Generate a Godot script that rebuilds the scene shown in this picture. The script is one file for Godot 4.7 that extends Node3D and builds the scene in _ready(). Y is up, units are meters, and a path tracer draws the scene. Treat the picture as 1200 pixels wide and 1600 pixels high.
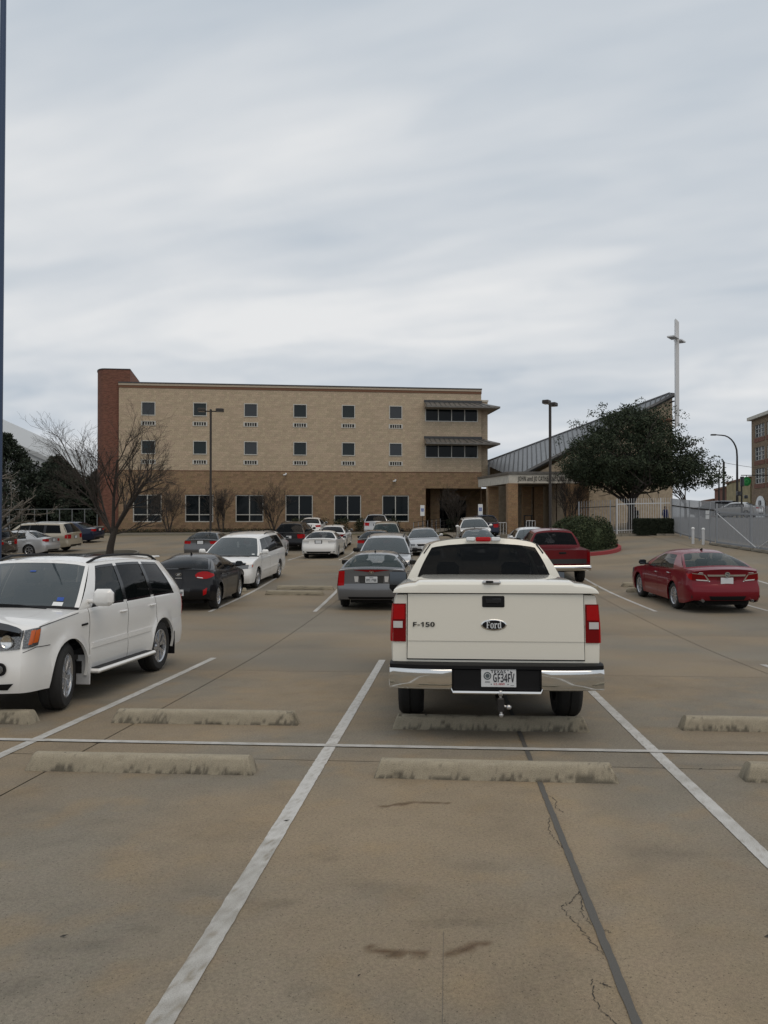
extends Node3D
# A church parking lot under an overcast sky. World: x right, y up, camera looks along -z; the lot runs
# along LOT (4.8 degrees right of -z). "Z" arguments below are distances ahead of the camera (world z = -Z).
const EYE := 1.70
const XK := [-40.0, -10.0, 0.0, 8.0, 14.0, 20.0, 40.0]
const ZK := [-20.0, 0.0, 12.0, 17.0, 24.0, 30.0, 36.0, 44.0, 50.0, 58.0, 66.0, 90.0]
const DROP := [[.77, .77, .77, .77, .77, .77, .77], [1.7, 1.7, 1.7, 1.7, 1.7, 1.7, 1.7], [2.26, 2.26, 2.26, 2.26, 2.26, 2.26, 2.26],
	[2.36, 2.36, 2.36, 2.36, 2.36, 2.36, 2.36], [2.36, 2.36, 2.36, 2.33, 2.2, 2.1, 2.0], [2.25, 2.2, 2.2, 2.1, 1.85, 1.75, 1.6],
	[2.2, 2.18, 2.15, 1.95, 1.6, 1.5, 1.2], [2.2, 2.15, 2.1, 1.75, 1.3, 1.2, .7], [2.1, 1.9, 1.85, 1.6, 1.1, .9, .4],
	[1.7, 1.5, 1.48, 1.45, 1.05, .5, .1], [1.45, 1.4, 1.4, 1.4, 1.0, .3, .0], [1.4, 1.4, 1.4, 1.3, .8, .2, .0]]
const LOT_C := 0.99655
const LOT_S := 0.08305
var M := {}
var rng := RandomNumberGenerator.new()
var used := {}
var wheel_cache := {}
var n1 := FastNoiseLite.new()
var n2 := FastNoiseLite.new()
var n3 := FastNoiseLite.new()

func herm(K: Array, V: Array, x: float) -> float:
	x = clampf(x, K[0], K[-1])
	var n := K.size()
	var i := 0
	while i < n - 2 and x > K[i + 1]:
		i += 1
	var h: float = K[i + 1] - K[i]
	var t: float = (x - K[i]) / h
	var m0: float = (V[i + 1] - V[i]) / h if i == 0 else (V[i + 1] - V[i - 1]) / (K[i + 1] - K[i - 1])
	var m1: float = (V[i + 1] - V[i]) / h if i + 2 >= n else (V[i + 2] - V[i]) / (K[i + 2] - K[i])
	var a := 2 * t * t * t - 3 * t * t + 1
	return a * V[i] + (t * t * t - 2 * t * t + t) * h * m0 + (1 - a) * V[i + 1] + (t * t * t - t * t) * h * m1

func ground_y(X: float, Z: float) -> float:
	var col := []
	# only the rows around Z matter
	var i := 0
	while i < ZK.size() - 2 and Z > ZK[i + 1]:
		i += 1
	for j in ZK.size():
		col.append(herm(XK, DROP[j], X) if j >= i - 1 and j <= i + 2 else 0.0)
	return EYE - herm(ZK, col, Z)

func on_ground(X: float, Z: float, up := 0.0) -> Vector3:
	return Vector3(X, ground_y(X, Z) + up, -Z)

func lot(u: float, v: float, up := 0.0) -> Vector3:      # a point of the lot: u across, v along
	return on_ground(u * LOT_C + v * LOT_S, -u * LOT_S + v * LOT_C, up)

# ------------------------------------------------------------------ mesh builder
class B:
	var v := PackedVector3Array()
	var c := PackedColorArray()
	var t := PackedVector2Array()
	var col := Color.WHITE
	var colored := false
	func tri(a: Vector3, b: Vector3, d: Vector3) -> void:
		v.append(a); v.append(b); v.append(d)
		c.append(col); c.append(col); c.append(col)
	func quad(a: Vector3, b: Vector3, d: Vector3, e: Vector3) -> void:
		tri(a, b, d); tri(a, d, e)
	func box(p: Vector3, q: Vector3) -> void:
		var x := [p.x, q.x]; var y := [p.y, q.y]; var z := [p.z, q.z]
		quad(Vector3(x[0], y[0], z[1]), Vector3(x[0], y[1], z[1]), Vector3(x[1], y[1], z[1]), Vector3(x[1], y[0], z[1]))
		quad(Vector3(x[1], y[0], z[0]), Vector3(x[1], y[1], z[0]), Vector3(x[0], y[1], z[0]), Vector3(x[0], y[0], z[0]))
		quad(Vector3(x[0], y[0], z[0]), Vector3(x[0], y[1], z[0]), Vector3(x[0], y[1], z[1]), Vector3(x[0], y[0], z[1]))
		quad(Vector3(x[1], y[0], z[1]), Vector3(x[1], y[1], z[1]), Vector3(x[1], y[1], z[0]), Vector3(x[1], y[0], z[0]))
		quad(Vector3(x[0], y[1], z[1]), Vector3(x[0], y[1], z[0]), Vector3(x[1], y[1], z[0]), Vector3(x[1], y[1], z[1]))
		quad(Vector3(x[0], y[0], z[0]), Vector3(x[0], y[0], z[1]), Vector3(x[1], y[0], z[1]), Vector3(x[1], y[0], z[0]))
	func cbox(m: Vector3, s: Vector3, b: float, xf := Transform3D.IDENTITY) -> void:   # a box with chamfered edges
		var h := s / 2
		var P := func(sx: int, sy: int, sz: int, ax: int) -> Vector3:
			var p := Vector3(sx * h.x, sy * h.y, sz * h.z)
			for k in 3:
				if k != ax:
					p[k] -= signf(p[k]) * b
			return xf * (m + p)
		for ax in 3:
			var o1 := (ax + 1) % 3; var o2 := (ax + 2) % 3
			for sg in [-1, 1]:
				var cs := []
				for pr in [[-1, -1], [-1, 1], [1, 1], [1, -1]]:
					var q := [0, 0, 0]; q[ax] = sg; q[o1] = pr[0]; q[o2] = pr[1] * sg
					cs.append(P.call(q[0], q[1], q[2], ax))
				quad(cs[0], cs[1], cs[2], cs[3])
			for s1 in [-1, 1]:
				for s2 in [-1, 1]:
					var q := [0, 0, 0]; q[o1] = s1; q[o2] = s2; q[ax] = -1
					var r := q.duplicate(); r[ax] = 1
					var a0: Vector3 = P.call(q[0], q[1], q[2], o1); var a1: Vector3 = P.call(r[0], r[1], r[2], o1)
					var b0: Vector3 = P.call(q[0], q[1], q[2], o2); var b1: Vector3 = P.call(r[0], r[1], r[2], o2)
					if s1 * s2 > 0: quad(a0, a1, b1, b0)
					else: quad(b0, b1, a1, a0)
		for sx in [-1, 1]:
			for sy in [-1, 1]:
				for sz in [-1, 1]:
					var a: Vector3 = P.call(sx, sy, sz, 0); var bb: Vector3 = P.call(sx, sy, sz, 1); var d: Vector3 = P.call(sx, sy, sz, 2)
					if sx * sy * sz > 0: tri(a, d, bb)
					else: tri(a, bb, d)
	func tube(pts: Array, rad: Array, n := 6, caps := true) -> void:
		var rings := []
		var side := Vector3.ZERO
		for i in pts.size():
			var d: Vector3 = (pts[mini(i + 1, pts.size() - 1)] - pts[maxi(i - 1, 0)]).normalized()
			if side == Vector3.ZERO:
				side = d.cross(Vector3.UP if absf(d.y) < 0.9 else Vector3.RIGHT).normalized()
			side = (side - d * side.dot(d)).normalized()
			var up := d.cross(side)
			var ring := []
			for k in n:
				var a := TAU * k / n
				ring.append(pts[i] + (side * cos(a) + up * sin(a)) * rad[i])
			rings.append(ring)
		for i in rings.size() - 1:
			for k in n:
				var k2 := (k + 1) % n
				quad(rings[i][k], rings[i + 1][k], rings[i + 1][k2], rings[i][k2])
		if caps:
			for k in range(1, n - 1):
				tri(rings[0][0], rings[0][k], rings[0][k + 1])
				tri(rings[-1][0], rings[-1][k + 1], rings[-1][k])
	func lathe(prof: Array, n := 20, xf := Transform3D.IDENTITY) -> void:   # [[r, y], ...] spun round y
		for i in prof.size() - 1:
			for k in n:
				var a := TAU * k / n; var b := TAU * (k + 1) / n
				var p0: Vector3 = xf * Vector3(prof[i][0] * cos(a), prof[i][1], prof[i][0] * sin(a))
				var p1: Vector3 = xf * Vector3(prof[i][0] * cos(b), prof[i][1], prof[i][0] * sin(b))
				var p2: Vector3 = xf * Vector3(prof[i + 1][0] * cos(b), prof[i + 1][1], prof[i + 1][0] * sin(b))
				var p3: Vector3 = xf * Vector3(prof[i + 1][0] * cos(a), prof[i + 1][1], prof[i + 1][0] * sin(a))
				if prof[i][0] < 1e-5: tri(p0, p2, p3)
				elif prof[i + 1][0] < 1e-5: tri(p0, p1, p2)
				else: quad(p0, p1, p2, p3)
	func prism(poly: Array, depth: Vector3) -> void:      # a flat polygon of Vector3 pushed along depth
		var p2 := PackedVector2Array()
		var nn: Vector3 = depth.normalized()
		var ux: Vector3 = (poly[1] - poly[0]).normalized()
		var uy := nn.cross(ux)
		for p in poly: p2.append(Vector2(ux.dot(p), uy.dot(p)))
		var id := Geometry2D.triangulate_polygon(p2)
		for k in range(0, id.size(), 3):
			tri(poly[id[k]], poly[id[k + 1]], poly[id[k + 2]])
			tri(poly[id[k]] + depth, poly[id[k + 2]] + depth, poly[id[k + 1]] + depth)
		for k in poly.size():
			var a: Vector3 = poly[k]; var b: Vector3 = poly[(k + 1) % poly.size()]
			quad(a, a + depth, b + depth, b)
	func mesh(crease := 40.0) -> ArrayMesh:
		var n := v.size()
		var nor := PackedVector3Array(); nor.resize(n)
		var fn := PackedVector3Array(); fn.resize(n / 3)
		for f in n / 3:
			fn[f] = (v[f * 3 + 2] - v[f * 3]).cross(v[f * 3 + 1] - v[f * 3])
		if crease <= 0.0:
			for f in n / 3:
				var q := fn[f].normalized()
				nor[f * 3] = q; nor[f * 3 + 1] = q; nor[f * 3 + 2] = q
		else:
			var at := {}
			for i in n:
				var k := Vector3i((v[i] * 2000.0).round())
				if at.has(k): at[k].append(i / 3)
				else: at[k] = [i / 3]
			var lim := cos(deg_to_rad(crease))
			for i in n:
				var me := fn[i / 3].normalized()
				var s := Vector3.ZERO
				for f in at[Vector3i((v[i] * 2000.0).round())]:
					if fn[f].normalized().dot(me) >= lim: s += fn[f]
				nor[i] = s.normalized() if s.length_squared() > 0 else me
		var arr := []; arr.resize(Mesh.ARRAY_MAX)
		arr[Mesh.ARRAY_VERTEX] = v; arr[Mesh.ARRAY_NORMAL] = nor
		if colored: arr[Mesh.ARRAY_COLOR] = c
		if t.size() == n: arr[Mesh.ARRAY_TEX_UV] = t
		var am := ArrayMesh.new()
		am.add_surface_from_arrays(Mesh.PRIMITIVE_TRIANGLES, arr)
		return am

# ------------------------------------------------------------------ nodes
func numbered(called: String) -> String:
	var n: int = used.get(called, 0)
	used[called] = n + 1
	return called if n == 0 else "%s_%03d" % [called, n]

func part(parent: Node, called: String, b: B, m: Material, crease := 40.0) -> MeshInstance3D:
	return put(parent, called, b.mesh(crease), m)

func put(parent: Node, called: String, me: Mesh, m: Material, at := Transform3D.IDENTITY) -> MeshInstance3D:
	var o := MeshInstance3D.new()
	o.name = numbered(called) if parent == self else called
	o.mesh = me
	o.material_override = m
	o.transform = at
	parent.add_child(o, true)
	return o

func node(parent: Node, called: String, at := Transform3D.IDENTITY) -> Node3D:
	var o := Node3D.new()
	o.name = numbered(called) if parent == self else called
	o.transform = at
	parent.add_child(o, true)
	return o

func tag(o: Node, label: String, category: String, group := "") -> Node:
	o.set_meta("label", label); o.set_meta("category", category)
	if group != "": o.set_meta("group", group)
	return o

func setting(o: Node) -> Node:
	o.set_meta("kind", "structure")
	return o

# ------------------------------------------------------------------ materials
func lin(r: float, g: float, b: float) -> Color:
	return Color(r, g, b).linear_to_srgb()

func mat(c: Color, rough := 0.8, metal := 0.0) -> StandardMaterial3D:       # c: linear real-world colour
	var m := StandardMaterial3D.new()
	m.albedo_color = c.linear_to_srgb()
	m.roughness = rough; m.metallic = metal
	return m

func glass(c: Color, a: float) -> StandardMaterial3D:
	var m := mat(c, 0.03)
	m.transparency = BaseMaterial3D.TRANSPARENCY_ALPHA
	m.albedo_color.a = a
	m.metallic_specular = 0.3
	return m

func noise(sd: int, freq: float, oct := 4, type := FastNoiseLite.TYPE_SIMPLEX_SMOOTH) -> FastNoiseLite:
	var n := FastNoiseLite.new()
	n.seed = sd; n.frequency = freq; n.noise_type = type
	n.fractal_octaves = oct
	return n

func tex(im: Image) -> ImageTexture:
	im.generate_mipmaps()
	return ImageTexture.create_from_image(im)

func grey_tex(size: int, n: FastNoiseLite, lo: float, hi: float, fine: float, sd: int, pits := 0) -> ImageTexture:   # tints round 1, multiplied on a colour
	var a := n.get_seamless_image(size, size, false, false, 0.15).get_data()
	var r := RandomNumberGenerator.new(); r.seed = sd
	var d := PackedByteArray(); d.resize(size * size * 3)
	for i in size * size:
		var x := clampi(int(255.0 * (lerpf(lo, hi, a[i] / 255.0) + r.randf_range(-fine, fine))), 0, 255)
		d[i * 3] = x; d[i * 3 + 1] = x; d[i * 3 + 2] = x
	if pits > 0:      # small dark pits and pale aggregate
		for k in pits:
			var px := r.randi_range(1, size - 3); var py := r.randi_range(1, size - 3)
			var f := r.randf_range(.45, .8) if r.randf() < .75 else 1.15
			for q in ([0, 1, size, size + 1] if r.randf() < .5 else [0, 1]):
				for ch in 3:
					var a0 := (py * size + px + q) as int
					d[a0 * 3 + ch] = clampi(int(d[a0 * 3 + ch] * f), 0, 255)
	return tex(Image.create_from_data(size, size, false, Image.FORMAT_RGB8, d))

func normal_tex(size: int, n: FastNoiseLite, strength: float) -> ImageTexture:
	var im := n.get_seamless_image(size, size, false, false, 0.15)
	im.convert(Image.FORMAT_RGBA8)
	im.bump_map_to_normal_map(strength)
	return tex(im)

func block_tex(w: int, h: int, cols: int, rows: int, base: Color, vary: float, mortar: Color, gap: int, sd: int) -> ImageTexture:
	# courses of masonry too far away to be told apart: colour only
	var r := RandomNumberGenerator.new(); r.seed = sd
	var im := Image.create(w, h, false, Image.FORMAT_RGB8)
	im.fill(mortar.linear_to_srgb())
	for j in rows:
		for i in range(-1, cols):
			var k := 1.0 + r.randf_range(-vary, vary)
			var c := Color(base.r * k, base.g * (k + r.randf_range(-vary, vary) * .2), base.b * k).linear_to_srgb()
			var x0 := int((i + (0.5 if j % 2 else 0.0)) * w / cols)
			im.fill_rect(Rect2i(x0 + gap, j * h / rows + gap, w / cols - gap, h / rows - gap), c)
			if x0 < 0: im.fill_rect(Rect2i(x0 + w + gap, j * h / rows + gap, w / cols - gap, h / rows - gap), c)
	var sp := noise(sd, 0.06).get_seamless_image(w, h, false, false, 0.1).get_data()
	var dd := im.get_data()
	for i in w * h:
		var f := 0.86 + 0.28 * sp[i] / 255.0 + r.randf_range(-.05, .05)
		for k in 3: dd[i * 3 + k] = clampi(int(dd[i * 3 + k] * f), 0, 255)
	return tex(Image.create_from_data(w, h, false, Image.FORMAT_RGB8, dd))

func tri_mat(t: Texture2D, scale: float, rough: float, tint := Color.WHITE, world := false) -> StandardMaterial3D:
	var m := StandardMaterial3D.new()
	m.albedo_texture = t
	m.albedo_color = tint
	m.roughness = rough
	m.uv1_triplanar = true
	m.uv1_world_triplanar = world
	m.uv1_triplanar_sharpness = 8.0
	m.uv1_scale = Vector3.ONE * scale
	return m

func make_materials() -> void:
	n1 = noise(11, 0.35, 4); n2 = noise(23, 0.09, 3); n3 = noise(37, 2.2, 4)
	var fine := noise(5, 0.02, 5)
	var grain := grey_tex(1024, noise(7, 0.09, 4), 0.84, 1.0, 0.10, 3, 4200)
	var gn := normal_tex(1024, noise(9, 0.11, 3), 2.2)
	var m := tri_mat(grain, 0.42, 0.86, Color.WHITE, true)
	m.vertex_color_use_as_albedo = true
	m.normal_enabled = true; m.normal_texture = gn; m.normal_scale = 0.35
	M.concrete = m
	m = tri_mat(grain, 0.9, 0.92, Color.WHITE, false)
	m.vertex_color_use_as_albedo = true
	m.normal_enabled = true; m.normal_texture = gn; m.normal_scale = 0.9
	M.stop = m
	m = tri_mat(grain, 0.35, 0.95, lin(.2, .18, .15), true); M.far_ground = m
	m = tri_mat(grain, 1.3, 0.7, Color.WHITE, true); m.vertex_color_use_as_albedo = true; M.paint = m
	M.joint = mat(Color(.035, .032, .028), .95)
	M.seal = tri_mat(grain, 1.7, .8, lin(.105, .1, .09), true)
	m = tri_mat(grain, .8, .95, Color.WHITE, true); m.vertex_color_use_as_albedo = true; M.soil = m
	m = mat(Color(.1, .09, .05), .9); m.vertex_color_use_as_albedo = true; m.albedo_color = Color.WHITE; m.backlight = lin(.04, .045, .02); M.leaf = m
	m = tri_mat(grey_tex(256, noise(14, .05), .6, 1.0, .12, 8), 1.2, .95, lin(.075, .062, .052), false); M.bark = m
	m = tri_mat(grey_tex(256, noise(14, .05), .6, 1.0, .12, 8), 1.2, .95, lin(.21, .185, .155), false); M.pale_bark = m
	# masonry
	M.block = tri_mat(block_tex(512, 512, 8, 16, Color(.45, .362, .26), .10, Color(.34, .275, .2), 2, 3), 1 / 3.2, .93)
	M.brick_low = tri_mat(block_tex(512, 512, 8, 16, Color(.25, .168, .10), .18, Color(.19, .14, .09), 2, 4), 1 / 3.2, .93)
	M.brick_red = tri_mat(block_tex(512, 512, 12, 36, Color(.165, .07, .048), .24, Color(.14, .09, .07), 1, 5), 1 / 2.7, .93)
	M.brick_pier = tri_mat(block_tex(512, 512, 8, 16, Color(.30, .19, .105), .14, Color(.21, .16, .11), 3, 6), 1 / 1.6 / 2.0, .93)
	M.brick_far = tri_mat(block_tex(256, 256, 8, 24, Color(.205, .145, .092), .2, Color(.17, .14, .1), 1, 7), 1 / 3.0, .93)
	M.stucco = tri_mat(grey_tex(512, noise(31, .02, 5), .82, 1.0, .05, 9), .25, .93, lin(.46, .375, .27))
	M.stucco_far = tri_mat(grey_tex(256, noise(31, .02, 5), .85, 1.0, .05, 9), .15, .93, lin(.36, .30, .17))
	M.band_brown = mat(Color(.17, .085, .05), .9)
	M.band_cream = mat(Color(.46, .39, .30), .85)
	M.coping = mat(Color(.05, .05, .055), .5)
	M.roof_metal = tri_mat(grey_tex(256, noise(41, .02, 4), .85, 1.0, .03, 10), .3, .42, lin(.155, .165, .175)); M.roof_metal.metallic = .35
	M.roof_dark = mat(Color(.045, .047, .05), .5)
	M.awning = tri_mat(grey_tex(256, noise(41, .02, 4), .8, 1.0, .04, 10), .5, .45, lin(.2, .19, .175)); M.awning.metallic = .3
	M.soffit = mat(Color(.30, .25, .19), .9)
	M.frame = mat(Color(.52, .51, .47), .5, .2)
	M.pane = mat(Color(.012, .02, .022), .06); M.pane.metallic_specular = .4
	M.pane_dark = mat(Color(.006, .009, .011), .05); M.pane_dark.metallic_specular = .3
	M.pane_warm = mat(Color(.02, .025, .03), .08); M.pane_warm.metallic_specular = .5
	M.louver = mat(Color(.05, .042, .035), .7)
	M.fascia = tri_mat(grey_tex(256, noise(41, .02, 4), .88, 1.0, .03, 10), .3, .8, lin(.6, .57, .5))
	M.letter = mat(Color(.05, .05, .045), .5)
	M.white_metal = mat(Color(.62, .63, .64), .45)
	M.fence_white = mat(Color(.55, .56, .57), .5)
	M.fence_grey = mat(Color(.26, .275, .295), .55)
	M.pipe = mat(Color(.13, .14, .145), .6)
	M.dark_metal = mat(Color(.028, .026, .025), .45, .4)
	M.blue_pole = mat(Color(.05, .075, .13), .4, .5)
	M.pole = mat(Color(.04, .034, .03), .5, .3)
	M.wood_pole = mat(Color(.035, .03, .027), .9)
	M.red_kerb = tri_mat(grain, 1.0, .8, lin(.33, .045, .05), true)
	M.kerb = tri_mat(grain, .7, .9, lin(.27, .245, .2), true)
	M.sign_white = mat(Color(.72, .74, .74), .4)
	M.sign_blue = mat(Color(.01, .06, .32), .4)
	M.sign_green = mat(Color(.012, .2, .05), .4)
	M.sign_mint = mat(Color(.05, .34, .1), .4)
	# vehicles
	M.tyre = mat(Color(.016, .016, .016), .85)
	M.rim = mat(Color(.5, .51, .53), .25, .85)
	M.rim_dark = mat(Color(.02, .02, .021), .6, .2)
	M.black = mat(Color(.008, .008, .009), .5); M.black.metallic_specular = .3
	M.gloss_black = mat(Color(.008, .008, .01), .12)
	M.under = mat(Color(.01, .01, .01), .95)
	M.chrome = mat(Color(.72, .72, .71), .07, 1.0)
	M.mirror = mat(Color(.1, .11, .12), .06, 1.0)
	M.satin = mat(Color(.5, .5, .5), .3, .9)
	M.interior = mat(Color(.045, .044, .043), .85)
	M.seat_light = mat(Color(.16, .15, .135), .85)
	M.red_lens = mat(Color(.36, .005, .007), .1); M.red_lens.metallic_specular = .35
	M.red_deep = mat(Color(.17, .003, .005), .1); M.red_deep.metallic_specular = .35
	M.clear_lens = mat(Color(.62, .62, .62), .12, .3); M.clear_lens.clearcoat_enabled = true
	M.lamp_bowl = tri_mat(grey_tex(128, noise(15, .12, 3), .35, 1.0, .1, 12), 4.0, .16, lin(.42, .43, .44)); M.lamp_bowl.metallic = .6
	M.amber = mat(Color(.55, .11, .02), .12)
	M.plate = mat(Color(.6, .62, .64), .4)
	M.plate_ink = mat(Color(.02, .022, .03), .6)
	M.plate_red = mat(Color(.36, .05, .06), .6)
	M.plate_grey = mat(Color(.07, .09, .1), .6)
	M.glass_dark = glass(Color(.004, .005, .006), .9); M.glass_dark.metallic_specular = .22
	M.glass_mid = glass(Color(.012, .018, .02), .62)
	M.glass_clear = glass(Color(.03, .055, .055), .42)
	M.glass_front = glass(Color(.035, .052, .058), .66); M.glass_front.metallic_specular = .75
	for d in [["white", Color(.76, .76, .745), 0.0], ["cream", Color(.74, .72, .64), 0.0], ["black", Color(.008, .008, .01), 0.0], ["grey", Color(.09, .093, .1), .35],
			["steel", Color(.13, .135, .145), .35], ["silver", Color(.46, .47, .48), .35], ["pale", Color(.6, .61, .62), .2], ["red", Color(.16, .004, .012), .15], ["maroon", Color(.13, .008, .012), .2],
			["tan", Color(.44, .39, .3), .3], ["navy", Color(.012, .018, .04), .25], ["umber", Color(.05, .042, .036), .25], ["gold", Color(.32, .30, .25), .3], ["charcoal", Color(.03, .032, .036), .3]]:
		var p := mat(d[1], .28, d[2])
		p.clearcoat_enabled = true; p.clearcoat = .9; p.clearcoat_roughness = .05
		if d[1].g < .02: p.clearcoat = .45; p.metallic_specular = .3
		M["paint_" + d[0]] = p

# ------------------------------------------------------------------ vehicles
# A vehicle is lofted from curves: s runs from its front (0) to its rear (L), z = s - L/2, x to its right.
func end_s(sp: Dictionary, front: bool, x: float, y: float) -> float:
	var q = x / (sp.W / 2.0)
	if front: return herm(sp.front[0], sp.front[1], y) + sp.bow_f * q * q
	return sp.L - herm(sp.rear[0], sp.rear[1], y) - sp.bow_r * q * q

func half_w(sp: Dictionary, s: float, y: float) -> float:
	var w: float = sp.W / 2.0 * herm(sp.sect[0], sp.sect[1], y)
	if s < sp.clf: w *= 1.0 - sp.corn_f * pow(1.0 - s / sp.clf, 2.4)
	if s > sp.L - sp.clr: w *= 1.0 - sp.corn_r * pow(1.0 - (sp.L - s) / sp.clr, 2.4)
	for sa in [sp.fa, sp.fa + sp.wb]:
		var d = Vector2(s - sa, y - sp.r).length() - sp.r * 1.12
		if d > -0.05: w += sp.flare * exp(-d * d / 0.006)
	return w

func side_p(sp: Dictionary, s: float, y: float, off := 0.0) -> Vector3:
	var ss := s
	if s < sp.clf:
		ss += end_s(sp, true, sp.W / 2.0 * herm(sp.sect[0], sp.sect[1], y) * (1 - sp.corn_f), y) * pow(1.0 - s / sp.clf, 2.0)
	if s > sp.L - sp.clr:
		ss -= (sp.L - end_s(sp, false, sp.W / 2.0 * herm(sp.sect[0], sp.sect[1], y) * (1 - sp.corn_r), y)) * pow(1.0 - (sp.L - s) / sp.clr, 2.0)
	return Vector3(half_w(sp, s, y) + off, y, ss - sp.L / 2.0)

func low_y(sp: Dictionary, s: float) -> float:
	var y: float = sp.sill
	if s < .7: y += (sp.low_f - sp.sill) * pow(1 - s / .7, 1.5)
	if s > sp.L - .7: y += (sp.low_r - sp.sill) * pow(1 - (sp.L - s) / .7, 1.5)
	for sa in [sp.fa, sp.fa + sp.wb]:
		var ra: float = sp.r * 1.13
		if absf(s - sa) < ra: y = maxf(y, sp.r + sqrt(ra * ra - (s - sa) * (s - sa)))
	return y

func top_y(sp: Dictionary, s: float) -> float:
	return herm(sp.top[0], sp.top[1], s)

func roof_y(sp: Dictionary, s: float, q: float) -> float:
	return herm(sp.roof[0], sp.roof[1], s) - sp.rc * pow(absf(q), 2.2) - .03 * pow(absf(q), 8.0)

func gw_base(sp: Dictionary, s: float) -> float:
	return half_w(sp, clampf(s, .3, sp.L - .05), top_y(sp, s) - sp.crown) - .012

func gw_roof(sp: Dictionary, s: float) -> float:
	var k: float = (s - (sp.a1 + sp.d1) / 2) / (sp.d1 - sp.a1) * 2
	return sp.wr * (1 - .07 * k * k)

func col_p(sp: Dictionary, sb: float, st: float, t: float, off := 0.0) -> Vector3:   # on the cabin's side
	return Vector3(lerpf(gw_base(sp, sb), gw_roof(sp, st), pow(t, 1.35)) + off, lerpf(top_y(sp, sb) - sp.crown, roof_y(sp, st, 1.0), t), lerpf(sb, st, t) - sp.L / 2)

func wind_p(sp: Dictionary, front: bool, t: float, q: float, off := 0.0) -> Vector3:   # on the windscreen or rear window
	var b: float = (sp.gbow_f if front else -sp.gbow_r) * (1 - q * q)
	var sb: float = sp.a0 if front else sp.d0
	var st: float = sp.a1 if front else sp.d1
	var y0: float = top_y(sp, sb - b) - sp.crown * q * q
	var y1 := roof_y(sp, st - b * .6, q)
	var bulge = sin(PI * t) * (sp.wbulge if front else sp.rbulge)
	var s = lerpf(sb - b, st - b * .6, t) + (-bulge if front else bulge)
	var w := lerpf(gw_base(sp, sb), gw_roof(sp, st), pow(t, 1.35))
	return Vector3(q * w, lerpf(y0, y1, t) + bulge * .4, s - sp.L / 2 + (-off if front else off))

func merge(a: Array) -> Array:
	a.sort()
	var o := [a[0]]
	for x in a:
		if x - o[-1] > 0.0025: o.append(x)
	return o

func strip(b: B, A: Array, C: Array) -> void:
	for i in A.size() - 1: b.quad(A[i], A[i + 1], C[i + 1], C[i])

func mir(p: Vector3) -> Vector3:
	return Vector3(-p.x, p.y, p.z)

func wheel_meshes(r: float, w: float, style: String) -> Array:
	var key := "%s %s %s" % [r, w, style]
	if wheel_cache.has(key): return wheel_cache[key]
	var xf := Transform3D(Basis(Vector3(0, 1, 0), Vector3(1, 0, 0), Vector3(0, 0, 1)), Vector3.ZERO)   # y of the profile -> x (outward)
	var ri := r * (.66 if style != "truck" else .6)
	var t := B.new()
	t.lathe([[ri, -w / 2 + .01], [ri + .02, -w / 2], [r - .035, -w / 2 + .002], [r - .008, -w / 2 + .025], [r, -w / 2 + .05], [r, -.012], [r - .01, -.008], [r - .01, .008], [r, .012], [r, w / 2 - .05], [r - .008, w / 2 - .025], [r - .035, w / 2 - .002], [ri + .02, w / 2], [ri, w / 2 - .01], [ri - .012, w / 2 - .03], [ri - .02, 0.0], [ri, -w / 2 + .01]], 36, xf)
	var m := B.new()
	var face := w / 2 - .02
	m.lathe([[ri + .004, face + .008], [ri - .006, face + .012], [ri - .022, face], [ri - .03, face - .05]], 36, xf)
	m.lathe([[0, face - .012], [.03, face - .012], [.055, face - .02], [.065, face - .045]], 20, xf)
	var ns: int = {"five": 5, "ten": 10, "seven": 7, "truck": 6, "six": 6, "cap": 9}[style]
	for k in ns:
		var a := TAU * k / ns
		var pair := [-.5, .5] if style in ["six", "five"] else [0.0]
		for pp in pair:
			var wid: float = .2 / ns * (1.0 if style in ["six", "five"] else 1.7) * r / .33
			var da: float = pp * .85 * TAU / ns * .5
			var pts := []
			for e in [[.045, -.014, .9], [ri * .5, -.006, .85], [ri - .016, -.006, 1.15]]:
				var dirv := Vector3(0, cos(a + da * (e[0] / ri)), sin(a + da * (e[0] / ri)))
				var tan := Vector3(0, -dirv.z, dirv.y)
				pts.append([Vector3(face + e[1], 0, 0) + dirv * e[0], tan * wid * e[2] * .5])
			for i in 2:
				var p0: Vector3 = pts[i][0]; var p1: Vector3 = pts[i + 1][0]; var t0: Vector3 = pts[i][1]; var t1: Vector3 = pts[i + 1][1]
				var bk := Vector3(-.03, 0, 0)
				m.quad(p0 - t0, p1 - t1, p1 + t1, p0 + t0)
				m.quad(p0 - t0 * 1.3 + bk, p1 - t1 * 1.3 + bk, p1 - t1, p0 - t0)
				m.quad(p0 + t0, p1 + t1, p1 + t1 * 1.3 + bk, p0 + t0 * 1.3 + bk)
	var d := B.new()
	d.lathe([[0, face - .075], [ri - .03, face - .075]], 24, xf)
	d.lathe([[ri * .55, face - .06], [ri * .8, face - .06]], 24, xf)
	wheel_cache[key] = [t.mesh(35), m.mesh(30), d.mesh(30)]
	return wheel_cache[key]

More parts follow.
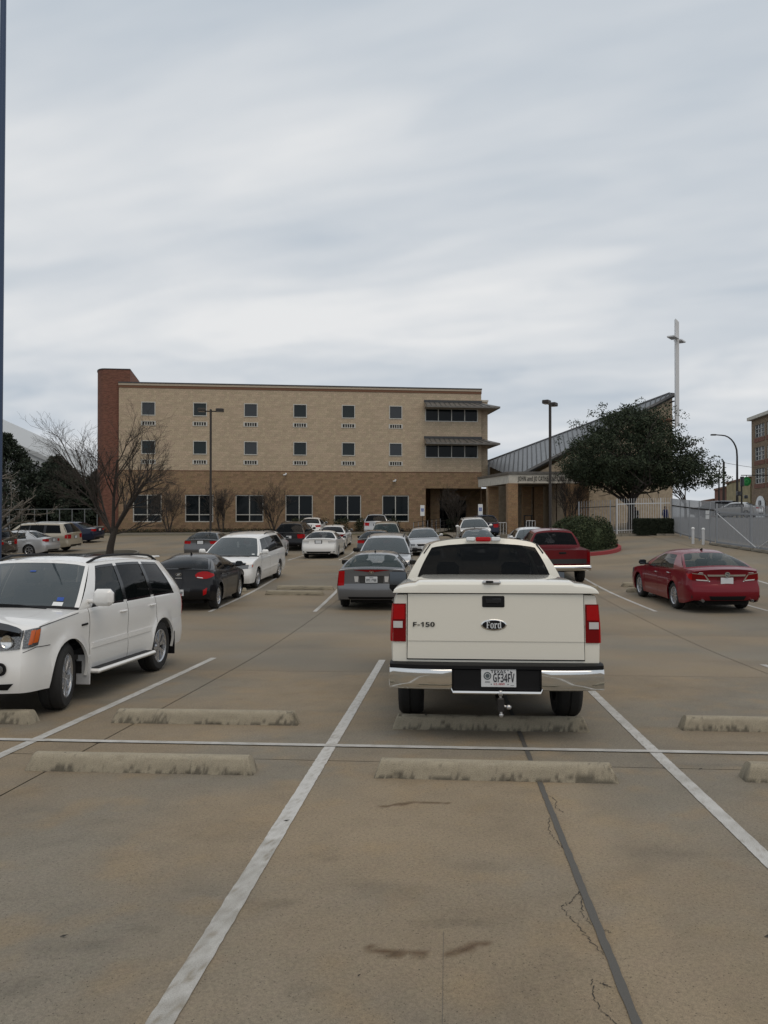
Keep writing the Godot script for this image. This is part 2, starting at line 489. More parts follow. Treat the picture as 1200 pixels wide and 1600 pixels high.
func add_wheel(root: Node3D, sp: Dictionary, side: int, s: float, steer := 0.0) -> void:
	var w: float = sp.tw
	var ms := wheel_meshes(sp.r, w, sp.rim)
	var bs := Basis(Vector3.UP, 0.0 if side > 0 else PI) * Basis(Vector3.RIGHT, .3 + s)
	if steer != 0.0: bs = Basis(Vector3.UP, steer) * bs
	var wn := node(root, "wheel", Transform3D(bs, Vector3(side * (sp.W / 2 - w / 2 - .018), sp.r, s - sp.L / 2)))
	put(wn, "tyre", ms[0], M.tyre)
	put(wn, "rim", ms[1], sp.get("rim_mat", M.rim))
	put(wn, "brake_disc", ms[2], M.rim_dark)

func patch_end(root: Node, called: String, sp: Dictionary, front: bool, m: Material, top: Array, bot: Array, off := .006, n := 5) -> MeshInstance3D:
	# a lamp, panel or trim that follows the front or rear face; top and bot are [x, y] polylines of equal length
	var rows := []
	var P := func(x: float, y: float, o: float) -> Vector3:
		return Vector3(x, y, end_s(sp, front, x, y) - sp.L / 2 + (-o if front else o))
	for j in n + 1:
		var row := []
		for i in top.size() - 1:
			for k in (n + 1 if i == top.size() - 2 else n):
				var f := float(k) / n
				var a := Vector2(lerpf(top[i][0], top[i + 1][0], f), lerpf(top[i][1], top[i + 1][1], f))
				var c := Vector2(lerpf(bot[i][0], bot[i + 1][0], f), lerpf(bot[i][1], bot[i + 1][1], f))
				var p := a.lerp(c, float(j) / n)
				row.append(P.call(p.x, p.y, off))
		rows.append(row)
	return part(root, called, rim_sheet(rows, Vector3(0, 0, (1 if front else -1) * (off + .012))), m, 35)

func rim_sheet(rows: Array, back: Vector3) -> B:      # a sheet with its edges turned back
	var b := B.new()
	for j in rows.size() - 1: strip(b, rows[j], rows[j + 1])
	var edge: Array = rows[0].duplicate()
	for j in range(1, rows.size()): edge.append(rows[j][-1])
	var last: Array = rows[-1].duplicate(); last.reverse()
	edge.append_array(last.slice(1))
	for j in range(rows.size() - 2, -1, -1): edge.append(rows[j][0])
	for i in edge.size() - 1: b.quad(edge[i + 1], edge[i], edge[i] + back, edge[i + 1] + back)
	return b

func patch_side(root: Node, called: String, sp: Dictionary, side: int, m: Material, top: Array, bot: Array, off := .006, n := 5) -> MeshInstance3D:
	var rows := []
	for j in n + 1:
		var row := []
		for i in top.size() - 1:
			for k in (n + 1 if i == top.size() - 2 else n):
				var f := float(k) / n
				var a := Vector2(lerpf(top[i][0], top[i + 1][0], f), lerpf(top[i][1], top[i + 1][1], f))
				var c := Vector2(lerpf(bot[i][0], bot[i + 1][0], f), lerpf(bot[i][1], bot[i + 1][1], f))
				var p := a.lerp(c, float(j) / n)
				var w := side_p(sp, p.x, p.y, off)
				row.append(w if side > 0 else mir(w))
		rows.append(row)
	return part(root, called, rim_sheet(rows, Vector3(-side * (off + .012), 0, 0)), m, 35)

func lamp(root: Node, called: String, sp: Dictionary, front: bool, m: Material, top: Array, bot: Array, wrap: Array, off := .006) -> void:
	# a pair of lamps on the end face that reach round the corner; wrap: [length, y top, y bottom] along the side, or []
	for sd in [1, -1]:
		var a := []; var c := []
		for p in top: a.append([p[0] * sd, p[1]])
		for p in bot: c.append([p[0] * sd, p[1]])
		var o := patch_end(root, called, sp, front, m, a, c, off)
		if wrap.size():
			var s0 := 0.0 if front else float(sp.L)
			var s1: float = wrap[0] if front else sp.L - wrap[0]
			patch_side(o, "lamp_corner", sp, sd, m, [[s0, top[-1][1]], [s1, wrap[1]]], [[s0, bot[-1][1]], [s1, wrap[2]]], off)

func text_on(root: Node, called: String, t: String, h: float, at: Transform3D, m: Material, width := 0.0, serif := false, italic := false, weight := 700) -> MeshInstance3D:
	var f := SystemFont.new()
	f.font_names = PackedStringArray(["Droid Serif" if serif else "Droid Sans"])
	f.font_italic = italic; f.font_weight = weight
	var tm := TextMesh.new()
	tm.text = t; tm.font = f; tm.font_size = 64; tm.pixel_size = h / 46.0; tm.depth = h * .06
	tm.curve_step = 3.0
	var o := put(root, called, tm, m, at)
	if width > 0.0:
		var w := tm.get_aabb().size.x
		if w > 0: o.scale = Vector3(width / w, 1, 1)
	return o

func plate(root: Node3D, sp: Dictionary, front: bool, y: float, x := 0.0, off := .012) -> MeshInstance3D:
	var b := B.new()
	b.cbox(Vector3.ZERO, Vector3(.305, .155, .006), .0028)
	var z = end_s(sp, front, x, y) - sp.L / 2 + (-off if front else off)
	var o := part(root, "license_plate", b, M.plate, 20)
	o.position = Vector3(x, y, z)
	if front: o.rotation.y = PI
	return o

func build_car(called: String, sp: Dictionary, paint: Material) -> Node3D:
	var root := node(self, called)
	var L: float = sp.L; var fa: float = sp.fa; var ra_: float = sp.fa + sp.wb; var r: float = sp.r
	var arch := r * 1.13
	var st := [0.0, .015, .04, .08, .13, .2, .29, .4, L, L - .015, L - .04, L - .08, L - .13, L - .2, L - .29, L - .4, sp.a0, sp.d0]
	var k := .6
	while k < L - .5:
		st.append(k); k += .3
	for sa in [fa, ra_]:
		for i in 17:
			st.append(sa - arch * cos(PI * i / 16.0) * .9995)
		st.append(sa - arch - .004); st.append(sa + arch + .004)
	for g in sp.gaps:
		st.append(g - .005); st.append(g + .005)
	st = merge(st)
	var fr := [0.0, .06, .16, .28, .4, .52, .64, .76, .87, .95, 1.0]
	var body := B.new(); var bumpers := [B.new(), B.new()]; var doors := {}
	var rows := []
	for s in st:
		var lo := low_y(sp, s); var hi: float = top_y(sp, s) - sp.crown
		var a := []
		for f in fr:
			a.append(side_p(sp, s, lerpf(lo, hi, f)))
		a[-1].x -= .008
		a.push_front(a[0] + Vector3(-.035, .004, 0))        # turned-in lower edge and wheel-arch lip
		rows.append(a)
	for i in st.size() - 1:
		var mid: float = (st[i] + st[i + 1]) / 2
		var gap := false
		for g in sp.gaps:
			if absf(mid - g) < .004: gap = true
		var tgt: B = body
		if not gap:
			for gi in sp.gaps.size() - 1:
				if mid > sp.gaps[gi] and mid < sp.gaps[gi + 1]:
					if not doors.has(gi): doors[gi] = [B.new(), B.new()]
					tgt = null
		for j in fr.size():
			var kb = j <= sp.bump_row
			if gap and j > 1: continue
			var gi := -1
			if tgt == null:
				for q in sp.gaps.size() - 1:
					if mid > sp.gaps[q] and mid < sp.gaps[q + 1]: gi = q
			for sd in [0, 1]:
				var bb: B = body
				if kb and mid < fa - arch: bb = bumpers[0]
				elif kb and mid > ra_ + arch: bb = bumpers[1]
				elif gi >= 0 and j > 0: bb = doors[gi][sd]
				var A: Vector3 = rows[i][j]; var Bq: Vector3 = rows[i + 1][j]; var C: Vector3 = rows[i + 1][j + 1]; var D: Vector3 = rows[i][j + 1]
				if sd == 0: bb.quad(A, D, C, Bq)
				else: bb.quad(mir(A), mir(Bq), mir(C), mir(D))
	# bonnet and boot lid or load-bed cover
	var qs := [-1.0, -.97, -.9, -.78, -.6, -.4, -.2, 0.0, .2, .4, .6, .78, .9, .97, 1.0]
	for i in st.size() - 1:
		var mid: float = (st[i] + st[i + 1]) / 2
		if mid > sp.a0 and mid < sp.d0: continue
		var l0 := []; var l1 := []
		for q in qs:
			for e in [0, 1]:
				var s: float = st[i + e]
				var p: Vector3 = rows[i + e][-1]
				var y: float = top_y(sp, s) - sp.crown * pow(absf(q), 2.3)
				var ss := s
				if s < sp.clf: ss += end_s(sp, true, p.x * q, y) * pow(1 - s / sp.clf, 2.0)
				if s > L - sp.clr: ss -= (L - end_s(sp, false, p.x * q, y)) * pow(1 - (L - s) / sp.clr, 2.0)
				var pt := Vector3(p.x * q, y, ss - L / 2)
				if e == 0: l0.append(pt)
				else: l1.append(pt)
		strip(body, l0, l1)
	# end faces
	for fe in [0, 1]:
		var row: Array = rows[0 if fe == 0 else -1]
		var prev := []
		for j in range(1, row.size()):
			var line := []
			for q in qs:
				var p: Vector3 = row[j]
				var y: float = p.y + sp.crown * (1 - pow(absf(q), 2.3)) * fr[j - 1]
				line.append(Vector3(p.x * q, y, end_s(sp, fe == 0, p.x * q, y) - L / 2))
			if j > 1:
				var bb: B = bumpers[fe] if j - 1 <= sp.bump_row else body
				if fe == 0: strip(bb, prev, line)
				else: strip(bb, line, prev)
			prev = line
	part(root, "body", body, paint, 38)
	part(root, "front_bumper", bumpers[0], sp.get("bump_f", paint), 38)
	part(root, "rear_bumper", bumpers[1], sp.get("bump_r", paint), 38)
	for gi in doors:
		for sd in 2:
			var dn := part(root, "door", doors[gi][sd], paint, 38)
			if sp.get("handles", true):
				var hb := B.new()
				var hs: float = sp.gaps[gi + 1] - .16
				var hp := side_p(sp, hs, top_y(sp, hs) - sp.crown - .11)
				hb.cbox(Vector3(hp.x + .022, hp.y, hp.z), Vector3(.018, .026, .17), .008)
				hb.cbox(Vector3(hp.x + .008, hp.y, hp.z - .07), Vector3(.03, .02, .02), .005)
				hb.cbox(Vector3(hp.x + .008, hp.y, hp.z + .07), Vector3(.03, .02, .02), .005)
				if sd == 1:
					for vi in hb.v.size(): hb.v[vi] = mir(hb.v[vi])
				part(dn, "door_handle", hb, sp.get("handle_mat", paint), 30)
	# cabin
	var gh := B.new(); var pil := [B.new(), B.new()]; var cowl := B.new()
	var cols := [[sp.a0, sp.a1, 0]]       # [bottom s, top s, window index after it or -1]
	var wi := 0
	for w in sp.win:
		cols.append([w[0], w[1], 1]); cols.append([w[2], w[3], 0])
	cols.append([sp.d0, sp.d1, 0])
	var ts := [0.0, sp.t0, lerpf(sp.t0, sp.t1, .25), lerpf(sp.t0, sp.t1, .5), lerpf(sp.t0, sp.t1, .75), sp.t1, (sp.t1 + 1) / 2, 1.0]
	for c in cols.size() - 1:
		var is_win: bool = cols[c][2] == 1
		var wl := [B.new(), B.new()]
		var nsub := 4
		for u in nsub:
			var b0 := lerpf(cols[c][0], cols[c + 1][0], float(u) / nsub); var t0 := lerpf(cols[c][1], cols[c + 1][1], float(u) / nsub)
			var b1 := lerpf(cols[c][0], cols[c + 1][0], float(u + 1) / nsub); var t1 := lerpf(cols[c][1], cols[c + 1][1], float(u + 1) / nsub)
			for j in ts.size() - 1:
				var win := is_win and j >= 1 and j <= 4
				var dark: bool = not is_win and c > 0 and c < cols.size() - 2 and j >= 1 and j <= 4 and sp.black_pillars or is_win and (j == 0 or j == 5) and sp.get("black_frames", false)
				var o := -.006 if win else 0.0
				var A := col_p(sp, b0, t0, ts[j], o); var Bq := col_p(sp, b1, t1, ts[j], o); var C := col_p(sp, b1, t1, ts[j + 1], o); var D := col_p(sp, b0, t0, ts[j + 1], o)
				for sd in 2:
					var bb: B = wl[sd] if win else (pil[sd] if dark else gh)
					if sd == 0: bb.quad(A, D, C, Bq)
					else: bb.quad(mir(A), mir(Bq), mir(C), mir(D))
		if is_win:
			for sd in 2:
				part(root, "side_window", wl[sd], sp.glass[mini(wi, sp.glass.size() - 1)], 40)
			wi += 1
	for fe in [true, false]:
		var wb := B.new(); var seal := B.new()
		var tl := [0.0, .05, .2, .35, .5, .65, .8, .93, 1.0]
		var ql := [-1.0, -.945, -.8, -.6, -.3, 0.0, .3, .6, .8, .945, 1.0]
		if not fe: tl[1] = sp.get("rw0", .06); tl[7] = sp.get("rw1", .93); ql[1] = -sp.get("rwq", .93); ql[9] = -ql[1]
		for j in tl.size() - 1:
			for i in ql.size() - 1:
				var win := j >= 1 and j <= 6 and i >= 1 and i <= 8
				var o := -.004 if win else 0.0
				var A := wind_p(sp, fe, tl[j], ql[i], o); var Bq := wind_p(sp, fe, tl[j], ql[i + 1], o); var C := wind_p(sp, fe, tl[j + 1], ql[i + 1], o); var D := wind_p(sp, fe, tl[j + 1], ql[i], o)
				var bb: B = wb if win else (cowl if j == 0 and fe else gh)
				if fe: bb.quad(A, Bq, C, D)
				else: bb.quad(A, D, C, Bq)
		part(root, "windshield" if fe else "rear_window", wb, sp.glass_f if fe else sp.glass_r, 40)
	var nk := 12
	for i in nk:
		var l0 := []; var l1 := []
		for q in qs:
			for e in [0, 1]:
				var sF: float = sp.a1 - sp.gbow_f * .6 * (1 - q * q); var sR: float = sp.d1 + sp.gbow_r * .6 * (1 - q * q)
				var s := lerpf(sF, sR, float(i + e) / nk)
				var pt := Vector3(q * gw_roof(sp, lerpf(sp.a1, sp.d1, float(i + e) / nk)), roof_y(sp, s, q), s - L / 2)
				if e == 0: l0.append(pt)
				else: l1.append(pt)
		strip(gh, l0, l1)
	part(root, "cabin", gh, paint, 42)
	for sd in 2:
		if pil[sd].v.size(): part(root, "pillar_trim", pil[sd], M.gloss_black, 30)
	part(root, "wiper_cowl", cowl, M.black, 30)
	# inside and underneath
	var ib := B.new()
	var fl: float = sp.sill + .18
	ib.box(Vector3(-sp.W / 2 + .12, fl, sp.a0 - L / 2), Vector3(sp.W / 2 - .12, fl + .06, sp.d0 - L / 2 - .1))
	ib.cbox(Vector3(0, top_y(sp, sp.a0) - .12, sp.a0 + .28 - L / 2), Vector3(sp.W - .3, .22, .5), .06)
	ib.box(Vector3(-sp.W / 2 + .14, fl, sp.a0 - .05 - L / 2), Vector3(sp.W / 2 - .14, top_y(sp, sp.a0) - .1, sp.a0 + .0 - L / 2))
	if sp.get("shelf", false): ib.box(Vector3(-sp.W / 2 + .16, top_y(sp, sp.d0) - .1, sp.d0 - .75 - L / 2), Vector3(sp.W / 2 - .16, top_y(sp, sp.d0) - .06, sp.d0 - .05 - L / 2))
	part(root, "interior", ib, M.interior, 20)
	var by: float = top_y(sp, (sp.a0 + sp.d0) / 2)
	for rs in sp.seats:
		for sx in [-1, 1]:
			var sb := B.new()
			var tilt := Transform3D(Basis(Vector3.RIGHT, .22), Vector3(sx * sp.W * .215, fl + .3, rs - L / 2))
			sb.cbox(Vector3(0, .02, -.2), Vector3(.5, .2, .5), .06, Transform3D(Basis.IDENTITY, tilt.origin))
			sb.cbox(Vector3(0, (by - fl - .14) / 2, .06), Vector3(.5, by - fl - .1, .15), .06, tilt)
			sb.cbox(Vector3(0, by - fl + .0, .05), Vector3(.27, .19, .1), .045, tilt)
			part(root, "seat", sb, sp.get("seat_mat", M.interior), 30)
	var sw := B.new()
	var ring := []; var rr := []
	for i in 17:
		var a := TAU * i / 16
		ring.append(Vector3(-sp.W * .215 + cos(a) * .18, by - .02 + sin(a) * .16, sp.a0 + .62 - L / 2 + sin(a) * .07)); rr.append(.015)
	sw.tube(ring, rr, 5)
	part(root, "steering_wheel", sw, M.black, 40)
	var ub := B.new()
	ub.box(Vector3(-sp.W / 2 + .34, sp.sill - .02, .35 - L / 2), Vector3(sp.W / 2 - .34, sp.sill + .3, L / 2 - .35))
	ub.box(Vector3(-sp.W / 2 + .07, sp.sill + .02, fa + arch + .02 - L / 2), Vector3(sp.W / 2 - .07, sp.sill + .16, ra_ - arch - .02 - L / 2))
	ub.box(Vector3(-sp.W / 2 + .1, r * 2.2, fa - arch - L / 2), Vector3(sp.W / 2 - .1, r * 2.2 + .02, fa + arch - L / 2))
	ub.box(Vector3(-sp.W / 2 + .1, r * 2.2, ra_ - arch - L / 2), Vector3(sp.W / 2 - .1, r * 2.2 + .02, ra_ + arch - L / 2))
	ub.box(Vector3(-sp.W / 2 + .1, sp.low_r + .06, ra_ + arch + .02 - L / 2), Vector3(sp.W / 2 - .1, sp.low_r + .12, L / 2 - .14))
	ub.box(Vector3(-sp.W / 2 + .12, sp.low_f + .06, .2 - L / 2), Vector3(sp.W / 2 - .12, sp.low_f + .12, fa - arch - .02 - L / 2))
	part(root, "underbody", ub, M.under, 20)
	for sd in [-1, 1]:
		add_wheel(root, sp, sd, fa, sp.get("steer", 0.0)); add_wheel(root, sp, sd, ra_)
	# door mirrors
	if sp.get("mirror", true):
		for sd in [-1, 1]:
			var mn := B.new()
			var c := col_p(sp, sp.a0 + .28, sp.a0 + .28, .1)
			var sz: Vector3 = sp.get("mirror_size", Vector3(.2, .14, .11))
			mn.cbox(Vector3(c.x + .06 + sz.x / 2, c.y + .075, c.z), sz, minf(sz.y, sz.z) * .36)
			mn.cbox(Vector3(c.x + .04, c.y + .03, c.z + .01), Vector3(.14, .05, .06), .015)
			if sd < 0:
				for vi in mn.v.size(): mn.v[vi] = mir(mn.v[vi])
			var mo := part(root, "side_mirror", mn, sp.get("mirror_mat", paint), 50)
			var mg := B.new()
			mg.box(Vector3(sd * (c.x + .07), c.y + .015 + .01, c.z + sz.z / 2 + .001), Vector3(sd * (c.x + .05 + sz.x), c.y + .075 + sz.y / 2 - .01, c.z + sz.z / 2 + .004))
			part(mo, "mirror_glass", mg, M.mirror, 20)
	return root

func park(root: Node3D, sp: Dictionary, X: float, Z: float, slope: float, facing_us := false) -> void:
	# X, Z: the middle of the end nearest to the camera; slope: sideways drift per metre away
	var d := Vector3(slope, 0, -1).normalized()
	stand(root, sp, Vector3(X, 0, -Z) + d * sp.L / 2, -d if facing_us else d)

func stand(root: Node3D, sp: Dictionary, c: Vector3, fwd: Vector3) -> void:
	var right := fwd.cross(Vector3.UP)
	var pf = c + fwd * (sp.L / 2 - sp.fa); var pr = c + fwd * (sp.L / 2 - sp.fa - sp.wb)
	pf.y = ground_y(pf.x, -pf.z); pr.y = ground_y(pr.x, -pr.z)
	var pl := c - right * .75; var pq := c + right * .75
	pl.y = ground_y(pl.x, -pl.z); pq.y = ground_y(pq.x, -pq.z)
	var F = (pf - pr).normalized()
	var R := (pq - pl).normalized()
	var U := R.cross(F).normalized()
	R = F.cross(U)
	var t := (sp.L / 2 - sp.fa) as float
	var y0 = pf - F * t
	root.transform = Transform3D(Basis(R, U, -F), Vector3(y0.x, y0.y + .002, y0.z))

func spec(base: Dictionary, over := {}) -> Dictionary:
	var d := base.duplicate(true)
	d.merge(over, true)
	return d

var SEDAN := {}
var SUV := {}
var VAN := {}
var HATCH := {}
var PICKUP := {}

func make_specs() -> void:
	SEDAN = {"L": 4.75, "W": 1.82, "fa": .93, "wb": 2.72, "r": .33, "tw": .215, "sill": .2, "low_f": .22, "low_r": .29, "flare": .016,
		"top": [[0.0, .12, .5, 1.0, 1.3, 2.4, 3.5, 4.1, 4.5, 4.75], [.66, .75, .85, .92, .965, .985, 1.02, 1.045, 1.055, 1.04]], "crown": .05,
		"sect": [[.15, .3, .5, .7, .9, 1.1], [.94, .975, 1.0, .995, .965, .93]],
		"front": [[.2, .35, .5, .65, .75], [.07, .01, 0.0, .04, .1]], "rear": [[.25, .4, .6, .75, .95, 1.05], [.1, .02, 0.0, .05, .06, .03]],
		"bow_f": .16, "bow_r": .1, "corn_f": .12, "corn_r": .09, "clf": .55, "clr": .5, "bump_row": 5,
		"a0": 1.3, "a1": 2.1, "d1": 3.4, "d0": 4.1, "roof": [[1.9, 2.3, 2.8, 3.3, 3.6], [1.385, 1.43, 1.45, 1.42, 1.385]], "rc": .05, "wr": .61,
		"gbow_f": .2, "gbow_r": .17, "wbulge": .03, "rbulge": .03, "t0": .05, "t1": .88, "black_pillars": true,
		"win": [[1.6, 2.2, 2.42, 2.5], [2.5, 2.56, 3.5, 3.3]], "gaps": [1.42, 2.48, 3.5], "seats": [2.35, 3.2], "shelf": true,
		"glass": [M.glass_mid], "glass_f": M.glass_front, "glass_r": M.glass_mid, "rim": "five"}
	SUV = {"L": 4.69, "W": 1.83, "fa": .93, "wb": 2.715, "r": .36, "tw": .235, "sill": .3, "low_f": .31, "low_r": .36, "flare": .022,
		"top": [[0.0, .1, .35, .8, 1.2, 2.4, 3.6, 4.4, 4.69], [.86, .95, 1.02, 1.075, 1.11, 1.125, 1.14, 1.14, 1.11]], "crown": .05,
		"sect": [[.2, .38, .52, .62, .72, .86, .98, 1.06, 1.2], [.94, .985, 1.0, .996, .99, 1.0, .992, .975, .95]],
		"front": [[.25, .45, .62, .8, .95], [.06, 0.0, .01, .05, .1]], "rear": [[.3, .45, .6, .8, 1.1], [.06, 0.0, .02, .05, .06]],
		"bow_f": .15, "bow_r": .08, "corn_f": .1, "corn_r": .07, "clf": .5, "clr": .4, "bump_row": 5,
		"a0": 1.18, "a1": 1.92, "d1": 4.2, "d0": 4.55, "roof": [[1.7, 2.2, 3.0, 3.9, 4.3], [1.61, 1.665, 1.69, 1.67, 1.64]], "rc": .045, "wr": .68,
		"gbow_f": .18, "gbow_r": .1, "wbulge": .03, "rbulge": .03, "t0": .05, "t1": .88, "black_pillars": true,
		"win": [[1.5, 2.05, 2.4, 2.46], [2.5, 2.54, 3.3, 3.26], [3.4, 3.35, 4.2, 3.93]], "gaps": [1.4, 2.47, 3.42], "seats": [2.3, 3.2],
		"glass": [M.glass_mid, M.glass_dark], "glass_f": M.glass_front, "glass_r": M.glass_dark, "rim": "seven"}
	VAN = spec(SUV, {"L": 5.1, "W": 1.93, "fa": .95, "wb": 3.0, "r": .335, "tw": .215, "sill": .22, "low_f": .22, "low_r": .3, "flare": .01,
		"top": [[0.0, .1, .4, .9, 1.2, 3.0, 4.6, 5.1], [.76, .85, .95, 1.04, 1.08, 1.1, 1.12, 1.09]],
		"front": [[.2, .4, .55, .7, .85], [.07, 0.0, .01, .06, .12]], "bow_f": .2, "corn_f": .13,
		"a0": 1.05, "a1": 2.05, "d1": 4.7, "d0": 4.98, "roof": [[1.8, 2.4, 3.4, 4.5, 4.8], [1.63, 1.7, 1.73, 1.7, 1.66]], "wr": .69, "gbow_f": .24,
		"win": [[1.42, 2.16, 2.45, 2.5], [2.56, 2.6, 3.7, 3.66], [3.8, 3.75, 4.72, 4.5]], "gaps": [1.35, 2.52, 3.72], "seats": [2.3, 3.3]})
	HATCH = spec(SEDAN, {"L": 4.22, "W": 1.79, "fa": .87, "wb": 2.65, "r": .33, "sill": .2, "low_r": .3, "flare": .028,
		"top": [[0.0, .12, .5, 1.0, 1.25, 2.4, 3.4, 3.9, 4.22], [.64, .74, .86, .95, .99, 1.0, 1.06, 1.08, 1.06]], "corn_r": .13, "clr": .6, "bow_r": .16, "bow_f": .18,
		"rear": [[.25, .4, .6, .75, .95, 1.05], [.1, .0, 0.0, .05, .09, .1]], "sect": [[.15, .3, .5, .7, .9, 1.1], [.93, .97, 1.0, 1.0, .96, .88]],
		"a0": 1.2, "a1": 2.0, "d1": 3.15, "d0": 4.02, "roof": [[1.8, 2.2, 2.6, 3.1, 3.4], [1.33, 1.39, 1.4, 1.36, 1.3]], "wr": .58, "gbow_r": .14, "rbulge": .06,
		"win": [[1.5, 2.1, 2.6, 2.65], [2.66, 2.71, 3.42, 3.1]], "gaps": [1.35, 2.62, 3.3], "seats": [2.25], "shelf": false, "glass": [M.glass_dark], "glass_r": M.glass_dark})
	PICKUP = spec(SUV, {"L": 5.6, "W": 1.92, "fa": .95, "wb": 3.48, "r": .38, "tw": .26, "sill": .46, "low_f": .42, "low_r": .7, "flare": .02,
		"top": [[0.0, .15, .6, 1.2, 1.5, 2.6, 3.4, 3.8, 4.6, 5.6], [.98, 1.06, 1.11, 1.15, 1.17, 1.22, 1.28, 1.32, 1.335, 1.34]], "crown": .015,
		"sect": [[.4, .6, .8, 1.0, 1.2, 1.35], [.97, .99, 1.0, 1.0, .985, .965]], "rear": [[.5, .7, 1.4], [0.0, 0.0, 0.0]], "front": [[.3, .6, 1.0], [.03, 0.0, .03]],
		"bow_r": .012, "corn_r": .02, "clr": .12, "bow_f": .1, "bump_row": 0,
		"a0": 1.5, "a1": 2.2, "d1": 3.62, "d0": 3.74, "roof": [[2.0, 2.5, 3.0, 3.6], [1.82, 1.885, 1.905, 1.885]], "rc": .06, "wr": .70, "gbow_f": .14, "gbow_r": .04, "rbulge": .02,
		"win": [[1.8, 2.32, 2.68, 2.72], [2.78, 2.8, 3.55, 3.48]], "gaps": [1.62, 2.72, 3.6], "seats": [2.6, 3.35], "rw0": .2, "rw1": .88, "rwq": .87, "rim": "truck", "glass": [M.glass_dark], "glass_r": M.glass_dark,
		"mirror_size": Vector3(.25, .29, .13), "mirror_mat": M.black, "handle_mat": M.black})

func rails(root: Node3D, sp: Dictionary, m: Material, s0: float, s1: float, h := .05) -> void:
	for sd in [-1, 1]:
		var b := B.new()
		var pts := []; var rr := []
		for i in 13:
			var s := lerpf(s0, s1, i / 12.0)
			var k := minf(1.0, minf(i, 12 - i) / 1.5)
			pts.append(Vector3(sd * (gw_roof(sp, s) * .93), roof_y(sp, s, .93) + h * k - .005, s - sp.L / 2)); rr.append(.017)
		b.tube(pts, rr, 6)
		part(root, "roof_rail", b, m, 50)

func fin(root: Node3D, sp: Dictionary, s: float) -> void:
	var b := B.new()
	b.tube([Vector3(0, roof_y(sp, s, 0) - .01, s - .09 - sp.L / 2), Vector3(0, roof_y(sp, s, 0) + .015, s - .02 - sp.L / 2), Vector3(0, roof_y(sp, s, 0) + .055, s + .05 - sp.L / 2), Vector3(0, roof_y(sp, s, 0) + .0, s + .055 - sp.L / 2)], [.012, .024, .01, .018], 6)
	part(root, "roof_antenna", b, M.black, 50)

func exhaust(root: Node3D, sp: Dictionary, x: float, y: float) -> void:
	var b := B.new()
	b.lathe([[.022, 0], [.03, 0], [.03, .2], [.022, .2], [.022, 0]], 10, Transform3D(Basis(Vector3.RIGHT, PI / 2), Vector3(x, y, sp.L / 2 - .22)))
	part(root, "exhaust_pipe", b, M.satin, 40)

func simple_car(called: String, sp: Dictionary, paint: Material, tail: Material) -> Node3D:
	# the lamps, grille and number plates of an everyday car whose details are only a few pixels in the photo
	var root := build_car(called, sp, paint)
	var h: float = top_y(sp, sp.L) - .03
	var w: float = sp.W / 2
	var tall: bool = sp.roof[1][2] > 1.58
	var lo := h - (.3 if tall else .2)
	lamp(root, "taillight", sp, false, tail, [[w * .52, h - .06], [w * .885, h - .04]], [[w * .56, lo], [w * .885, lo + .01]], [.24, h - .05, lo + .05])
	patch_end(root, "license_recess", sp, false, M.black, [[-.2, lo + .17], [.2, lo + .17]], [[-.19, lo - .01], [.19, lo - .01]], .004)
	plate(root, sp, false, lo + .08)
	patch_end(root, "lower_valance", sp, false, M.black, [[-w * .7, sp.low_r + .1], [w * .7, sp.low_r + .1]], [[-w * .66, sp.low_r + .01], [w * .66, sp.low_r + .01]], .005)
	exhaust(root, sp, w * .6, sp.low_r - .02)
	var f: float = top_y(sp, .12) - .06
	lamp(root, "headlight", sp, true, M.lamp_bowl, [[w * .5, f - .04], [w * .86, f - .02]], [[w * .52, f - .15], [w * .86, f - .13]], [.3, f + .01, f - .09])
	patch_end(root, "grille", sp, true, M.black, [[-w * .4, f - .04], [w * .4, f - .04]], [[-w * .34, f - .16], [w * .34, f - .16]], .005)
	patch_end(root, "lower_grille", sp, true, M.black, [[-w * .6, sp.low_f + .17], [w * .6, sp.low_f + .17]], [[-w * .5, sp.low_f + .06], [w * .5, sp.low_f + .06]], .005)
	plate(root, sp, true, sp.low_f + .24)
	return root

# ---------------------------------------------- the white pickup in the foreground
func sweep(rows_of: Array, xs: Array, place: Callable) -> B:
	var b := B.new()
	var grid := []
	for x in xs:
		var l := []
		for p in rows_of: l.append(place.call(x, p))
		grid.append(l)
	for i in grid.size() - 1: strip(b, grid[i], grid[i + 1])
	return b

